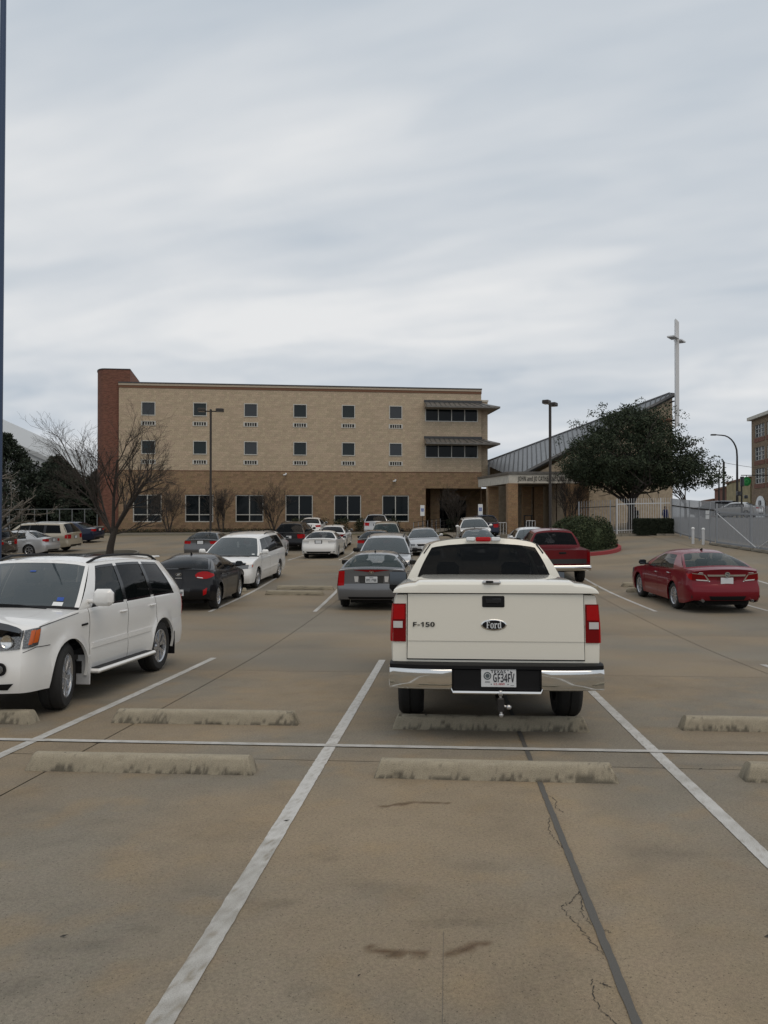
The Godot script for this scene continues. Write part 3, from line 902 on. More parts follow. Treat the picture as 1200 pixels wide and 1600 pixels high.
func white_pickup() -> void:
	var sp := spec(PICKUP)
	var L: float = sp.L
	var paint: Material = M.paint_cream
	var root := build_car("pickup_truck", sp, paint)
	# tailgate
	var seam := patch_end(root, "tailgate_seam", sp, false, M.black, [[-.808, 1.345], [.808, 1.345]], [[-.812, .73], [.812, .73]], .003)
	seam.set_meta("label", "dark gap round the tailgate")
	var tg := patch_end(root, "tailgate", sp, false, paint, [[-.800, 1.336], [.800, 1.336]], [[-.803, .905], [.803, .905]], .022)
	patch_end(tg, "tailgate_lower_panel", sp, false, paint, [[-.803, .9045], [.803, .9045]], [[-.806, .742], [.806, .742]], .016)
	var hb := B.new()
	var zt := L / 2 + .022
	hb.cbox(Vector3(-.015, 1.268, zt), Vector3(.205, .105, .02), .009)
	var hh := part(root, "tailgate_handle", hb, M.black, 40)
	var hg := B.new(); hg.cbox(Vector3(-.015, 1.275, zt + .012), Vector3(.14, .045, .02), .006)
	part(hh, "handle_grip", hg, M.gloss_black, 40)
	var em := B.new()
	em.lathe([[0, .004], [.9, .004], [1.0, 0], [1.0, -.1]], 40, Transform3D(Basis(Vector3(.117, 0, 0), Vector3(0, 0, 1), Vector3(0, -.051, 0)), Vector3(-.012, 1.055, zt + .004)))
	var emo := part(root, "maker_emblem", em, M.chrome, 40)
	var ei := B.new()
	ei.lathe([[0, .004], [1.0, .004], [1.0, -.1]], 40, Transform3D(Basis(Vector3(.105, 0, 0), Vector3(0, 0, 1), Vector3(0, -.042, 0)), Vector3(-.012, 1.055, zt + .006)))
	part(emo, "emblem_field", ei, M.black, 40)
	text_on(emo, "emblem_lettering", "Ford", .062, Transform3D(Basis.IDENTITY, Vector3(-.012, 1.055, zt + .012)), M.plate, .14, true, true)
	text_on(root, "model_badge", "F-150", .042, Transform3D(Basis.IDENTITY, Vector3(-.655, 1.055, zt + .002)), M.gloss_black, .2, false, false, 900)
	# corner lamps
	for sd in [1, -1]:
		var t0 := patch_end(root, "taillight", sp, false, M.red_deep, [[sd * .818, 1.245], [sd * .937, 1.245]], [[sd * .82, .895], [sd * .94, .895]], .012)
		patch_end(t0, "brake_lens", sp, false, M.red_lens, [[sd * .83, 1.235], [sd * .932, 1.235]], [[sd * .83, 1.1], [sd * .936, 1.1]], .02)
		patch_end(t0, "reverse_lens", sp, false, M.clear_lens, [[sd * .85, 1.083], [sd * .936, 1.083]], [[sd * .85, 1.022], [sd * .936, 1.022]], .02)
		patch_side(t0, "lamp_corner", sp, sd, M.red_lens, [[L, 1.245], [L - .09, 1.24]], [[L, .895], [L - .07, .9]], .012)
	# load-bed cover
	var qs := [-1.0, -.99, -.97, -.93, -.86, -.78, -.74, -.5, -.25, 0.0, .25, .5, .74, .78, .86, .93, .97, .99, 1.0]
	var lid := B.new()
	var ss := [[3.78, 0.0], [3.8, .9], [4.2, 1.0], [4.9, 1.0], [5.3, .99], [5.45, .95], [5.54, .88], [5.59, .78], [5.612, .6], [5.618, .3], [5.618, 0.0]]
	var grid := []
	for e in ss:
		var l := []
		for q in qs:
			var aq := absf(q)
			var y: float = 1.346 + .105 * e[1] * pow(maxf(0, 1 - pow(aq, 9.0)), .45)
			if aq < .76: y += .022 * e[1]
			l.append(Vector3(q * .938, y, e[0] - L / 2 + .02))
		grid.append(l)
	for i in grid.size() - 1: strip(lid, grid[i], grid[i + 1])
	var lo := part(root, "bed_cover", lid, paint, 32)
	var lip := B.new(); lip.cbox(Vector3(0, 1.347, 4.7 - L / 2), Vector3(1.87, .012, 1.84), .004)
	part(lo, "cover_seal", lip, M.black, 30)
	var lk := B.new(); lk.cbox(Vector3(-.03, 1.443, 5.625 - L / 2), Vector3(.17, .045, .05), .018, Transform3D(Basis(Vector3.RIGHT, -.5), Vector3.ZERO).translated_local(Vector3.ZERO))
	for i in lk.v.size(): lk.v[i] = Basis(Vector3.RIGHT, .5) * lk.v[i]
	var lko := part(lo, "cover_lock", lk, M.satin, 40)
	var lb := B.new(); lb.cbox(Vector3(-.05, 1.45, 5.66 - L / 2), Vector3(.07, .02, .02), .006)
	part(lko, "lock_badge", lb, M.black, 40)
	# high brake lamp
	var zb := 3.66 - L / 2
	for a in [[-.2, -.09, M.clear_lens], [-.088, .088, M.red_lens], [.09, .2, M.clear_lens]]:
		var b := B.new()
		b.cbox(Vector3((a[0] + a[1]) / 2, 1.868, zb + .035), Vector3(a[1] - a[0], .052, .05), .012, Transform3D.IDENTITY)
		part(root, "high_brake_light", b, a[2], 40)
	# dark drip seams on the cab's rear corners
	for sd in [-1, 1]:
		var b := B.new()
		var pts := []; var rr := []
		for i in 7:
			var p := wind_p(sp, false, .78 + .22 * i / 6.0, .955 * sd, .003); pts.append(p); rr.append(.008)
		b.tube(pts, rr, 5)
		part(root, "roof_seam", b, M.black, 40)
	# bumper: black step pad, two chrome corners, centre panel with the number plate
	var prof := [[.672, .06], [.671, .145], [.664, .162], [.65, .168], [.6, .169], [.54, .167], [.5, .162], [.484, .15], [.475, .09]]
	var pl := func(x: float, p: Array) -> Vector3:
		var k := absf(x) / .97
		return Vector3(x, p[0], L / 2 + p[1] - .09 * pow(k, 5.0))
	for sd in [-1, 1]:
		var xs := []
		for i in 12: xs.append(sd * lerpf(.40, .965, pow(i / 11.0, .8)))
		var b := sweep(prof, xs, pl)
		var endl := []
		for p in prof: endl.append(pl.call(sd * .965, p))
		var wrapl := []
		for p in endl: wrapl.append(Vector3(p.x + sd * .012, p.y, p.z - .08))
		var wrap2 := []
		for p in endl: wrap2.append(Vector3(p.x + sd * .014, p.y, L / 2 - .3))
		strip(b, endl, wrapl); strip(b, wrapl, wrap2)
		# the inner end steps down under the number plate
		var inner := []
		for p in prof: inner.append(pl.call(sd * .40, p))
		var in2 := []
		for p in prof: in2.append(Vector3(sd * .383, p[0], L / 2 + p[1] - .05))
		strip(b, inner, in2)
		part(root, "chrome_bumper", b, M.chrome, 45)
	var cb := sweep([[.45, .1], [.452, .165], [.462, .172], [.478, .168], [.482, .11]], [-.405, -.39, -.36, 0.0, .36, .39, .405], func(x: float, p: Array) -> Vector3: return Vector3(x, p[0] + (.03 if absf(x) > .4 else 0.0), L / 2 + p[1]))
	part(root, "bumper_trim", cb, M.chrome, 45)
	var sb := sweep([[.69, -.05], [.712, -.02], [.715, .11], [.7, .15], [.672, .15], [.668, .06]], [-.965, -.9, -.7, -.4, 0.0, .4, .7, .9, .965], pl)
	part(root, "step_pad", sb, M.black, 40)
	var cp := B.new(); cp.cbox(Vector3(0, .572, L / 2 + .105), Vector3(.79, .2, .05), .012)
	part(root, "bumper_centre", cp, M.black, 30)
	# number plate
	var pb := B.new(); pb.cbox(Vector3.ZERO, Vector3(.312, .162, .007), .003)
	var po := part(root, "license_plate", pb, M.plate, 20)
	po.position = Vector3(.02, .593, L / 2 + .139)
	text_on(po, "plate_state", "TEXAS", .026, Transform3D(Basis.IDENTITY, Vector3(-.002, .056, .004)), M.plate_ink, .132, false, false, 900)
	text_on(po, "plate_number", "GF34FV", .076, Transform3D(Basis.IDENTITY, Vector3(.044, .0, .004)), M.plate_ink, .19)
	text_on(po, "plate_motto", "U.S. ARMY", .02, Transform3D(Basis.IDENTITY, Vector3(.005, -.054, .004)), M.plate_red, .1)
	var seal := B.new(); seal.lathe([[0, .002], [.034, .002], [.035, 0]], 24, Transform3D(Basis(Vector3.RIGHT, PI / 2), Vector3(-.1, .018, .004)))
	var so := part(po, "plate_seal", seal, M.plate_grey, 30)
	var sr := B.new(); sr.lathe([[.02, .0035], [.024, .0035], [.024, .002]], 20, Transform3D(Basis(Vector3.RIGHT, PI / 2), Vector3(-.1, .018, .004)))
	part(so, "seal_ring", sr, M.plate, 30)
	for e in [[-.1, -.032, .042], [-.1, -.041, .046], [.12, -.066, .03]]:
		var u := B.new(); u.box(Vector3(e[0] - e[2] / 2, e[1] - .0015, .003), Vector3(e[0] + e[2] / 2, e[1] + .0015, .0046))
		part(po, "plate_fine_print", u, M.plate_ink, 20)
	for e in [[-.066, -.056], [.083, -.056], [-.066, .066], [.083, .066]]:
		var u := B.new(); u.lathe([[0, .003], [.004, .002], [.005, 0]], 8, Transform3D(Basis(Vector3.RIGHT, PI / 2), Vector3(e[0], e[1], .0035)))
		part(po, "plate_screw", u, M.black, 40)
	var star := B.new()
	star.prism([Vector3(.102, .066, .003), Vector3(.11, .062, .003), Vector3(.112, .055, .003), Vector3(.124, .052, .003), Vector3(.118, .044, .003), Vector3(.111, .038, .003), Vector3(.108, .046, .003), Vector3(.1, .05, .003), Vector3(.106, .056, .003)], Vector3(0, 0, .0015))
	part(po, "plate_map", star, M.plate_ink, 20)
	# hitch with three balls
	var h := node(root, "tow_hitch", Transform3D(Basis.IDENTITY, Vector3(.035, 0, L / 2 + .17)))
	var hm := B.new()
	hm.cbox(Vector3(0, .36, -.02), Vector3(.06, .12, .07), .008); hm.cbox(Vector3(0, .36, -.2), Vector3(.05, .05, .36), .006)
	part(h, "ball_mount", hm, M.dark_metal, 30)
	for e in [[Vector3(0, .415, -.02), Vector3(0, 1, 0), .026], [Vector3(.03, .345, -.02), Vector3(1, -.15, .15), .024], [Vector3(.004, .305, -.02), Vector3(0, -1, .1), .021]]:
		var d: Vector3 = e[1].normalized()
		var y := d; var x := y.cross(Vector3(0, 0, 1)).normalized(); var z := x.cross(y)
		var bb := B.new(); var r: float = e[2]
		bb.lathe([[.022, -.006], [.022, 0], [.012, .004], [.012, .02], [r * .7, .022], [r * .95, .03], [r, .02 + r], [r * .85, .02 + r * 1.55], [r * .5, .02 + r * 1.88], [0, .02 + r * 2]], 14, Transform3D(Basis(x, y, z), e[0]))
		part(h, "hitch_ball", bb, M.satin, 50)
	# underside: axle, exhaust, mud flaps
	var ax := B.new()
	ax.tube([Vector3(-.75, sp.r, sp.fa + sp.wb - L / 2), Vector3(.75, sp.r, sp.fa + sp.wb - L / 2)], [.05, .05], 8)
	ax.lathe([[0, -.13], [.1, -.1], [.14, 0], [.1, .1], [0, .13]], 12, Transform3D(Basis(Vector3(0, 0, 1), Vector3(1, 0, 0), Vector3(0, 1, 0)), Vector3(0, sp.r, sp.fa + sp.wb - L / 2)))
	part(root, "rear_axle", ax, M.under, 40)
	var ex := B.new()
	ex.tube([Vector3(.45, .47, -1.0), Vector3(.47, .47, 1.6), Vector3(.62, .46, 2.3), Vector3(.9, .45, 2.5)], [.04, .04, .04, .04], 8)
	ex.cbox(Vector3(.5, .46, .6), Vector3(.26, .18, .7), .06)
	part(root, "exhaust_pipe", ex, M.dark_metal, 40)
	var gr := B.new()
	for sx in [-.42, .42]: gr.cbox(Vector3(sx, .56, .4), Vector3(.09, .16, 4.7), .01)
	part(root, "frame_rail", gr, M.under, 30)
	var f: float = .98
	lamp(root, "headlight", sp, true, M.lamp_bowl, [[.6, f], [.85, f]], [[.6, f - .22], [.85, f - .22]], [.2, f, f - .2])
	patch_end(root, "grille", sp, true, M.black, [[-.55, f], [.55, f]], [[-.52, f - .25], [.52, f - .25]], .008)
	tag(root, "white pickup truck with bed cover and chrome bumper, nearest vehicle to the camera", "pickup truck")
	park(root, sp, 1.02, 7.02, .075)

# ---------------------------------------------- the white SUV at the left edge, facing the camera
func white_suv() -> void:
	var paint: Material = M.paint_white
	var sp := spec(SUV, {"steer": .24, "mirror_size": Vector3(.24, .2, .13), "rim": "six", "flare": .03, "black_frames": true})
	var root := build_car("white_suv", sp, paint)
	var L: float = sp.L
	# headlamps with amber corners
	for sd in [1, -1]:
		var hl := patch_end(root, "headlight", sp, true, M.lamp_bowl, [[sd * .42, .885], [sd * .62, .915], [sd * .80, .93]], [[sd * .40, .72], [sd * .60, .735], [sd * .80, .75]], .012)
		var wr := patch_side(hl, "lamp_corner", sp, sd, M.lamp_bowl, [[0.0, .93], [.16, .945], [.3, .95]], [[0.0, .75], [.16, .76], [.26, .775]], .012)
		patch_side(hl, "turn_signal", sp, sd, M.amber, [[.09, .925], [.17, .932]], [[.07, .785], [.13, .79]], .018)
		patch_side(hl, "turn_signal", sp, sd, M.amber, [[.19, .925], [.28, .935]], [[.15, .80], [.235, .805]], .018)
		var bowl := B.new()
		bowl.lathe([[0, .0], [.05, .008], [.066, .022], [.07, .024]], 20, Transform3D(Basis(Vector3.RIGHT, -PI / 2), Vector3(sd * .53, .80, end_s(sp, true, .53, .80) - L / 2 - .016)))
		part(hl, "reflector", bowl, M.chrome, 50)
		var bowl2 := B.new()
		bowl2.lathe([[0, .0], [.05, .008], [.062, .022], [.066, .024]], 20, Transform3D(Basis(Vector3.RIGHT, -PI / 2) * Basis(Vector3.UP, 0.0), Vector3(sd * .69, .825, end_s(sp, true, .69, .82) - L / 2 - .02)))
		part(hl, "reflector", bowl2, M.chrome, 50)
		# fog lamps
		var fg := B.new()
		fg.lathe([[0, .012], [.045, .01], [.05, .016], [.062, .016], [.066, 0]], 20, Transform3D(Basis(Vector3.RIGHT, -PI / 2), Vector3(sd * .64, .555, end_s(sp, true, .64, .555) - L / 2)))
		var fo := part(root, "fog_light", fg, M.black, 40)
		var fl := B.new()
		fl.lathe([[0, .016], [.04, .013]], 16, Transform3D(Basis(Vector3.RIGHT, -PI / 2), Vector3(sd * .64, .555, end_s(sp, true, .64, .555) - L / 2 - .002)))
		part(fo, "lens", fl, M.lamp_bowl, 40)
		patch_end(root, "lower_intake", sp, true, M.black, [[sd * .4, .40], [sd * .76, .41]], [[sd * .45, .35], [sd * .7, .345]], .006)
	patch_end(root, "grille", sp, true, M.black, [[-.38, .88], [.38, .88]], [[-.34, .72], [.34, .72]], .006)
	patch_end(root, "grille_bar", sp, true, M.chrome, [[-.38, .81], [.38, .81]], [[-.37, .79], [.37, .79]], .016)
	patch_end(root, "lower_grille", sp, true, M.black, [[-.34, .48], [.34, .48]], [[-.3, .36], [.3, .36]], .006)
	# dark bug deflector along the bonnet's front edge
	var bd := B.new()
	var g0 := []; var g1 := []; var g2 := []
	for i in 21:
		var q := lerpf(-1.0, 1.0, i / 20.0)
		var x := q * .79
		var ins := .17 * q * q
		var y := top_y(sp, .12) - .05 * q * q
		var up := 1.0 - pow(absf(q), 6.0)
		g0.append(Vector3(x, y - .06, ins + .02 - L / 2)); g1.append(Vector3(x, y + .03 * up, ins - .03 - L / 2)); g2.append(Vector3(x, y + .085 * up, ins + .1 - L / 2))
	strip(bd, g0, g1); strip(bd, g1, g2)
	part(root, "bug_deflector", bd, M.gloss_black, 60)
	for sd in [1, -1]:
		# bumper and bonnet joints
		patch_side(root, "panel_gap", sp, sd, M.black, [[.02, .715], [.25, .757], [.53, .752]], [[.02, .709], [.25, .751], [.53, .745]], .003)
		patch_side(root, "panel_gap", sp, sd, M.black, [[.3, .957], [.7, .995], [1.15, 1.035]], [[.3, .951], [.7, .989], [1.15, 1.029]], .003)
	rails(root, sp, M.black, 1.95, 4.15, .055)
	for s in [2.5, 3.8]:
		pass
	var sr := B.new()
	var a := []; var c := []
	for i in 9:
		var q := lerpf(-.62, .62, i / 8.0)
		a.append(Vector3(q * gw_roof(sp, 2.3), roof_y(sp, 2.3, q) + .006, 2.3 - L / 2)); c.append(Vector3(q * gw_roof(sp, 3.0), roof_y(sp, 3.0, q) + .006, 3.0 - L / 2))
	strip(sr, a, c)
	part(root, "sunroof", sr, M.gloss_black, 40)
	# running boards, mud flaps, side mouldings
	for sd in [1, -1]:
		var rb := B.new()
		rb.cbox(Vector3(sd * .93, .335, (.93 + .93 + 2.715) / 2 - L / 2), Vector3(.2, .05, 1.72), .02)
		var ro := part(root, "running_board", rb, paint, 30)
		var tr := B.new(); tr.cbox(Vector3(sd * .925, .363, (.93 + .93 + 2.715) / 2 - L / 2), Vector3(.13, .01, 1.6), .004)
		part(ro, "tread", tr, M.black, 30)
		for s in [.93 + .44, .93 + 2.715 + .43]:
			var mf := B.new(); mf.cbox(Vector3(sd * .86, .36, s - L / 2), Vector3(.17, .34, .015), .006)
			part(root, "mud_flap", mf, M.paint_pale if s < 2 else M.black, 30)
		patch_side(root, "side_moulding", sp, sd, paint, [[1.46, .66], [2.44, .67]], [[1.46, .60], [2.44, .61]], .012)
		patch_side(root, "side_moulding", sp, sd, paint, [[2.5, .67], [3.25, .68]], [[2.5, .61], [3.2, .62]], .012)
		patch_side(root, "fender_badge", sp, sd, M.black, [[1.2, .90], [1.34, .905]], [[1.2, .878], [1.34, .883]], .01)
	# stickers and wipers on the windscreen
	for e in [[.06, .13, -.80, -.68, M.sign_white], [.15, .22, -.79, -.71, M.sign_blue], [.72, .75, -.2, -.1, M.sign_blue]]:
		var st := B.new()
		st.quad(wind_p(sp, true, e[0], e[2], .002), wind_p(sp, true, e[0], e[3], .002), wind_p(sp, true, e[1], e[3], .002), wind_p(sp, true, e[1], e[2], .002))
		part(root, "windshield_sticker", st, e[4], 20)
	for e in [[-.75, .06, .1], [-.1, .06, .72]]:
		var wp := B.new()
		wp.tube([wind_p(sp, true, .0, e[0] + .1, .03), wind_p(sp, true, .05, lerpf(e[0], e[2], .5), .03), wind_p(sp, true, .075, e[2], .025)], [.012, .009, .006], 5)
		part(root, "wiper", wp, M.black, 40)
	var vis := B.new(); vis.cbox(Vector3(0, 1.56, 1.95 - L / 2), Vector3(.26, .07, .03), .015)
	part(root, "rear_view_mirror", vis, M.black, 40)
	lamp(root, "taillight", sp, false, M.red_lens, [[.6, 1.05], [.86, 1.06]], [[.62, .75], [.86, .75]], [.12, 1.05, .76])
	plate(root, sp, false, .85)
	var spl := B.new(); spl.cbox(Vector3(0, 1.645, 4.28 - L / 2), Vector3(1.15, .03, .2), .012)
	part(root, "roof_spoiler", spl, paint, 40)
	tag(root, "white SUV with roof rails and running board at the left edge, facing the camera", "SUV")
	park(root, sp, -4.46, 7.6, .09, true)

func black_hatchback() -> void:
	var paint: Material = M.paint_black
	var sp := spec(HATCH, {"rim": "five", "mirror": true})
	var root := build_car("hatchback", sp, paint)
	var L: float = sp.L
	lamp(root, "taillight", sp, false, M.red_lens, [[.41, .915], [.47, .975], [.58, 1.005], [.7, 1.0], [.765, .975]], [[.41, .9], [.45, .845], [.58, .815], [.7, .82], [.765, .84]], [.26, .935, .885], .014)
	lamp(root, "reverse_light", sp, false, M.clear_lens, [[.46, .868], [.6, .85]], [[.46, .848], [.6, .83]], [], .02)
	lamp(root, "rear_reflector", sp, false, M.red_lens, [[.62, .54], [.72, .6]], [[.62, .40], [.70, .44]], [], .01)
	patch_end(root, "license_recess", sp, false, M.gloss_black, [[-.32, .60], [.32, .60]], [[-.26, .36], [.26, .36]], .004)
	var po := plate(root, sp, false, .48)
	text_on(po, "plate_number", "2788", .07, Transform3D(Basis.IDENTITY, Vector3(.06, -.01, .004)), M.plate_ink, .14)
	var ring := B.new()
	var pts := []; var rr := []
	var ze := end_s(sp, false, 0, .93) - L / 2 + .012
	for i in 21:
		var a := TAU * i / 20; pts.append(Vector3(cos(a) * .07, .93 + sin(a) * .036, ze)); rr.append(.007)
	ring.tube(pts, rr, 5)
	for e in [[-.03, -.01], [.012, .03]]: ring.tube([Vector3(e[0] - .008, .903, ze), Vector3(e[1] - .004 + .012, .957, ze)], [.007, .007], 5)
	ring.tube([Vector3(-.02, .922, ze), Vector3(.02, .938, ze)], [.006, .006], 5)
	part(root, "maker_emblem", ring, M.chrome, 40)
	var bd := B.new(); bd.cbox(Vector3(0, .835, ze + .015), Vector3(.17, .02, .006), .002)
	part(root, "model_badge", bd, M.satin, 30)
	var wp := B.new()
	wp.tube([wind_p(sp, false, .04, 0, .03), wind_p(sp, false, .08, .22, .025), wind_p(sp, false, .1, .42, .02)], [.014, .01, .006], 5)
	part(root, "rear_wiper", wp, M.black, 40)
	var stk := B.new()
	stk.quad(wind_p(sp, false, .25, -.83, .002), wind_p(sp, false, .25, -.77, .002), wind_p(sp, false, .31, -.77, .002), wind_p(sp, false, .31, -.83, .002))
	part(root, "window_sticker", stk, M.sign_white, 20)
	fin(root, sp, 2.95)
	exhaust(root, sp, -.06, .3); exhaust(root, sp, .06, .3)
	lamp(root, "headlight", sp, true, M.lamp_bowl, [[.45, .68], [.76, .7]], [[.5, .58], [.76, .6]], [.4, .74, .64])
	tag(root, "black hatchback with round red taillights parked just behind the white SUV", "hatchback")
	park(root, sp, -5.18, 19.3, .02)

func white_minivan() -> void:
	var sp := spec(VAN, {"rim": "seven", "mirror_size": Vector3(.22, .16, .12)})
	var root := build_car("minivan", sp, M.paint_white)
	var L: float = sp.L
	for sd in [1, -1]:
		var hl := patch_end(root, "headlight", sp, true, M.lamp_bowl, [[sd * .42, .80], [sd * .82, .825]], [[sd * .40, .68], [sd * .82, .70]], .01)
		patch_side(hl, "lamp_corner", sp, sd, M.clear_lens, [[0.0, .825], [.3, .84]], [[0.0, .70], [.26, .73]], .01)
		patch_side(hl, "turn_signal", sp, sd, M.amber, [[.17, .81], [.25, .815]], [[.17, .74], [.24, .745]], .014)
		patch_side(root, "side_moulding", sp, sd, M.paint_white, [[1.4, .56], [3.68, .57]], [[1.4, .51], [3.68, .52]], .01)
	patch_end(root, "grille", sp, true, M.black, [[-.38, .79], [.38, .79]], [[-.36, .70], [.36, .70]], .006)
	patch_end(root, "lower_grille", sp, true, M.black, [[-.5, .42], [.5, .42]], [[-.42, .3], [.42, .3]], .006)
	var bd := B.new()
	var g0 := []; var g1 := []; var g2 := []
	for i in 17:
		var q := lerpf(-.88, .88, i / 16.0)
		var ins := .26 * q * q; var y := top_y(sp, .12) - .05 * q * q
		g0.append(Vector3(q * .83, y - .07, ins + .05 - L / 2)); g1.append(Vector3(q * .83, y + .03, ins - .01 - L / 2)); g2.append(Vector3(q * .83, y + .055, ins + .09 - L / 2))
	strip(bd, g0, g1); strip(bd, g1, g2)
	part(root, "bug_deflector", bd, M.gloss_black, 40)
	rails(root, sp, M.black, 2.9, 4.6, .04)
	for e in [[-.7, .05], [-.05, .65]]:
		var wp := B.new(); wp.tube([wind_p(sp, true, .01, e[0], .03), wind_p(sp, true, .05, e[1], .025)], [.012, .007], 5)
		part(root, "wiper", wp, M.black, 40)
	var stk := B.new()
	stk.quad(wind_p(sp, true, .1, -.85, .002), wind_p(sp, true, .1, -.76, .002), wind_p(sp, true, .14, -.76, .002), wind_p(sp, true, .14, -.85, .002))
	part(root, "windshield_sticker", stk, M.sign_white, 20)
	var tg := B.new(); tg.cbox(Vector3(0, 1.36, 1.85 - L / 2), Vector3(.07, .2, .02), .008)
	part(root, "hanging_tag", tg, M.sign_white, 20)
	lamp(root, "taillight", sp, false, M.red_lens, [[.7, 1.05], [.88, 1.06]], [[.7, .7], [.88, .7]], [.1, 1.05, .72])
	tag(root, "white minivan with a dark bonnet deflector, facing the camera behind the black hatchback", "minivan")
	park(root, sp, -5.2, 24.6, .1, true)

func grey_sedan() -> void:
	var sp := spec(SEDAN, {"L": 4.83, "W": 1.8, "wb": 2.88, "fa": .86, "top": [[0.0, .12, .5, 1.0, 1.4, 2.4, 3.6, 4.2, 4.6, 4.83], [.68, .78, .87, .93, .965, .985, 1.02, 1.065, 1.085, 1.075]],
		"bow_r": .05, "corn_r": .06, "clr": .35, "crown": .035, "rear": [[.25, .4, .6, .62, .75, .95, 1.08], [.08, .01, 0.0, .03, .04, .03, .02]],
		"d0": 4.2, "d1": 3.5, "a0": 1.4, "a1": 2.1, "roof": [[1.9, 2.3, 2.8, 3.4, 3.7], [1.385, 1.43, 1.445, 1.42, 1.385]], "wr": .6, "win": [[1.7, 2.2, 2.5, 2.55], [2.57, 2.61, 3.62, 3.38]], "gaps": [1.5, 2.54, 3.6],
		"glass_r": M.glass_clear, "glass_f": M.glass_clear, "glass": [M.glass_mid], "seat_mat": M.seat_light, "mirror_mat": M.paint_steel})
	var root := build_car("grey_sedan", sp, M.paint_steel)
	for sd in [1, -1]:
		var t0 := patch_end(root, "taillight", sp, false, M.red_lens, [[sd * .68, 1.02], [sd * .835, 1.01]], [[sd * .70, .64], [sd * .845, .62]], .012)
		patch_side(t0, "lamp_corner", sp, sd, M.red_deep, [[sp.L, 1.01], [sp.L - .1, .98]], [[sp.L, .62], [sp.L - .08, .64]], .01)
		patch_end(root, "reverse_light", sp, false, M.clear_lens, [[sd * .33, .88], [sd * .44, .88]], [[sd * .34, .74], [sd * .42, .74]], .012)
	patch_end(root, "license_recess", sp, false, M.paint_charcoal, [[-.32, .90], [.32, .90]], [[-.3, .71], [.3, .71]], .005)
	var po := plate(root, sp, false, .80, 0, .016)
	text_on(po, "plate_number", "BYC-7768", .07, Transform3D(Basis.IDENTITY, Vector3(0, -.015, .004)), M.plate_ink, .25)
	text_on(po, "plate_state", "TEXAS", .024, Transform3D(Basis.IDENTITY, Vector3(0, .053, .004)), M.plate_ink, .1)
	# long brake lamp under the lip of the boot and the wreath emblem
	patch_end(root, "high_brake_light", sp, false, M.red_deep, [[-.45, 1.045], [0.0, 1.055], [.45, 1.045]], [[-.44, 1.035], [0.0, .985], [.44, 1.035]], .012)
	var em := B.new()
	var pts := []; var rr := []
	var ze = end_s(sp, false, 0, .99) - sp.L / 2 + .022
	for i in 15:
		var a := PI * .62 + (TAU - PI * .24) * i / 14.0; pts.append(Vector3(cos(a) * .055, .985 + sin(a) * .04, ze)); rr.append(.007)
	em.tube(pts, rr, 5)
	em.prism([Vector3(-.025, 1.005, ze), Vector3(.025, 1.005, ze), Vector3(.022, .98, ze), Vector3(0, .96, ze), Vector3(-.022, .98, ze)], Vector3(0, 0, .004))
	part(root, "maker_emblem", em, M.chrome, 40)
	fin(root, sp, 3.3)
	patch_end(root, "lower_valance", sp, false, M.black, [[-.6, .36], [.6, .36]], [[-.56, .3], [.56, .3]], .005)
	exhaust(root, sp, .55, .29)
	lamp(root, "headlight", sp, true, M.lamp_bowl, [[.45, .66], [.8, .7]], [[.5, .54], [.8, .56]], [.2, .74, .6])
	tag(root, "grey sedan with tall red corner taillights parked just left of the white pickup", "sedan")
	park(root, sp, -.32, 19.4, .055)

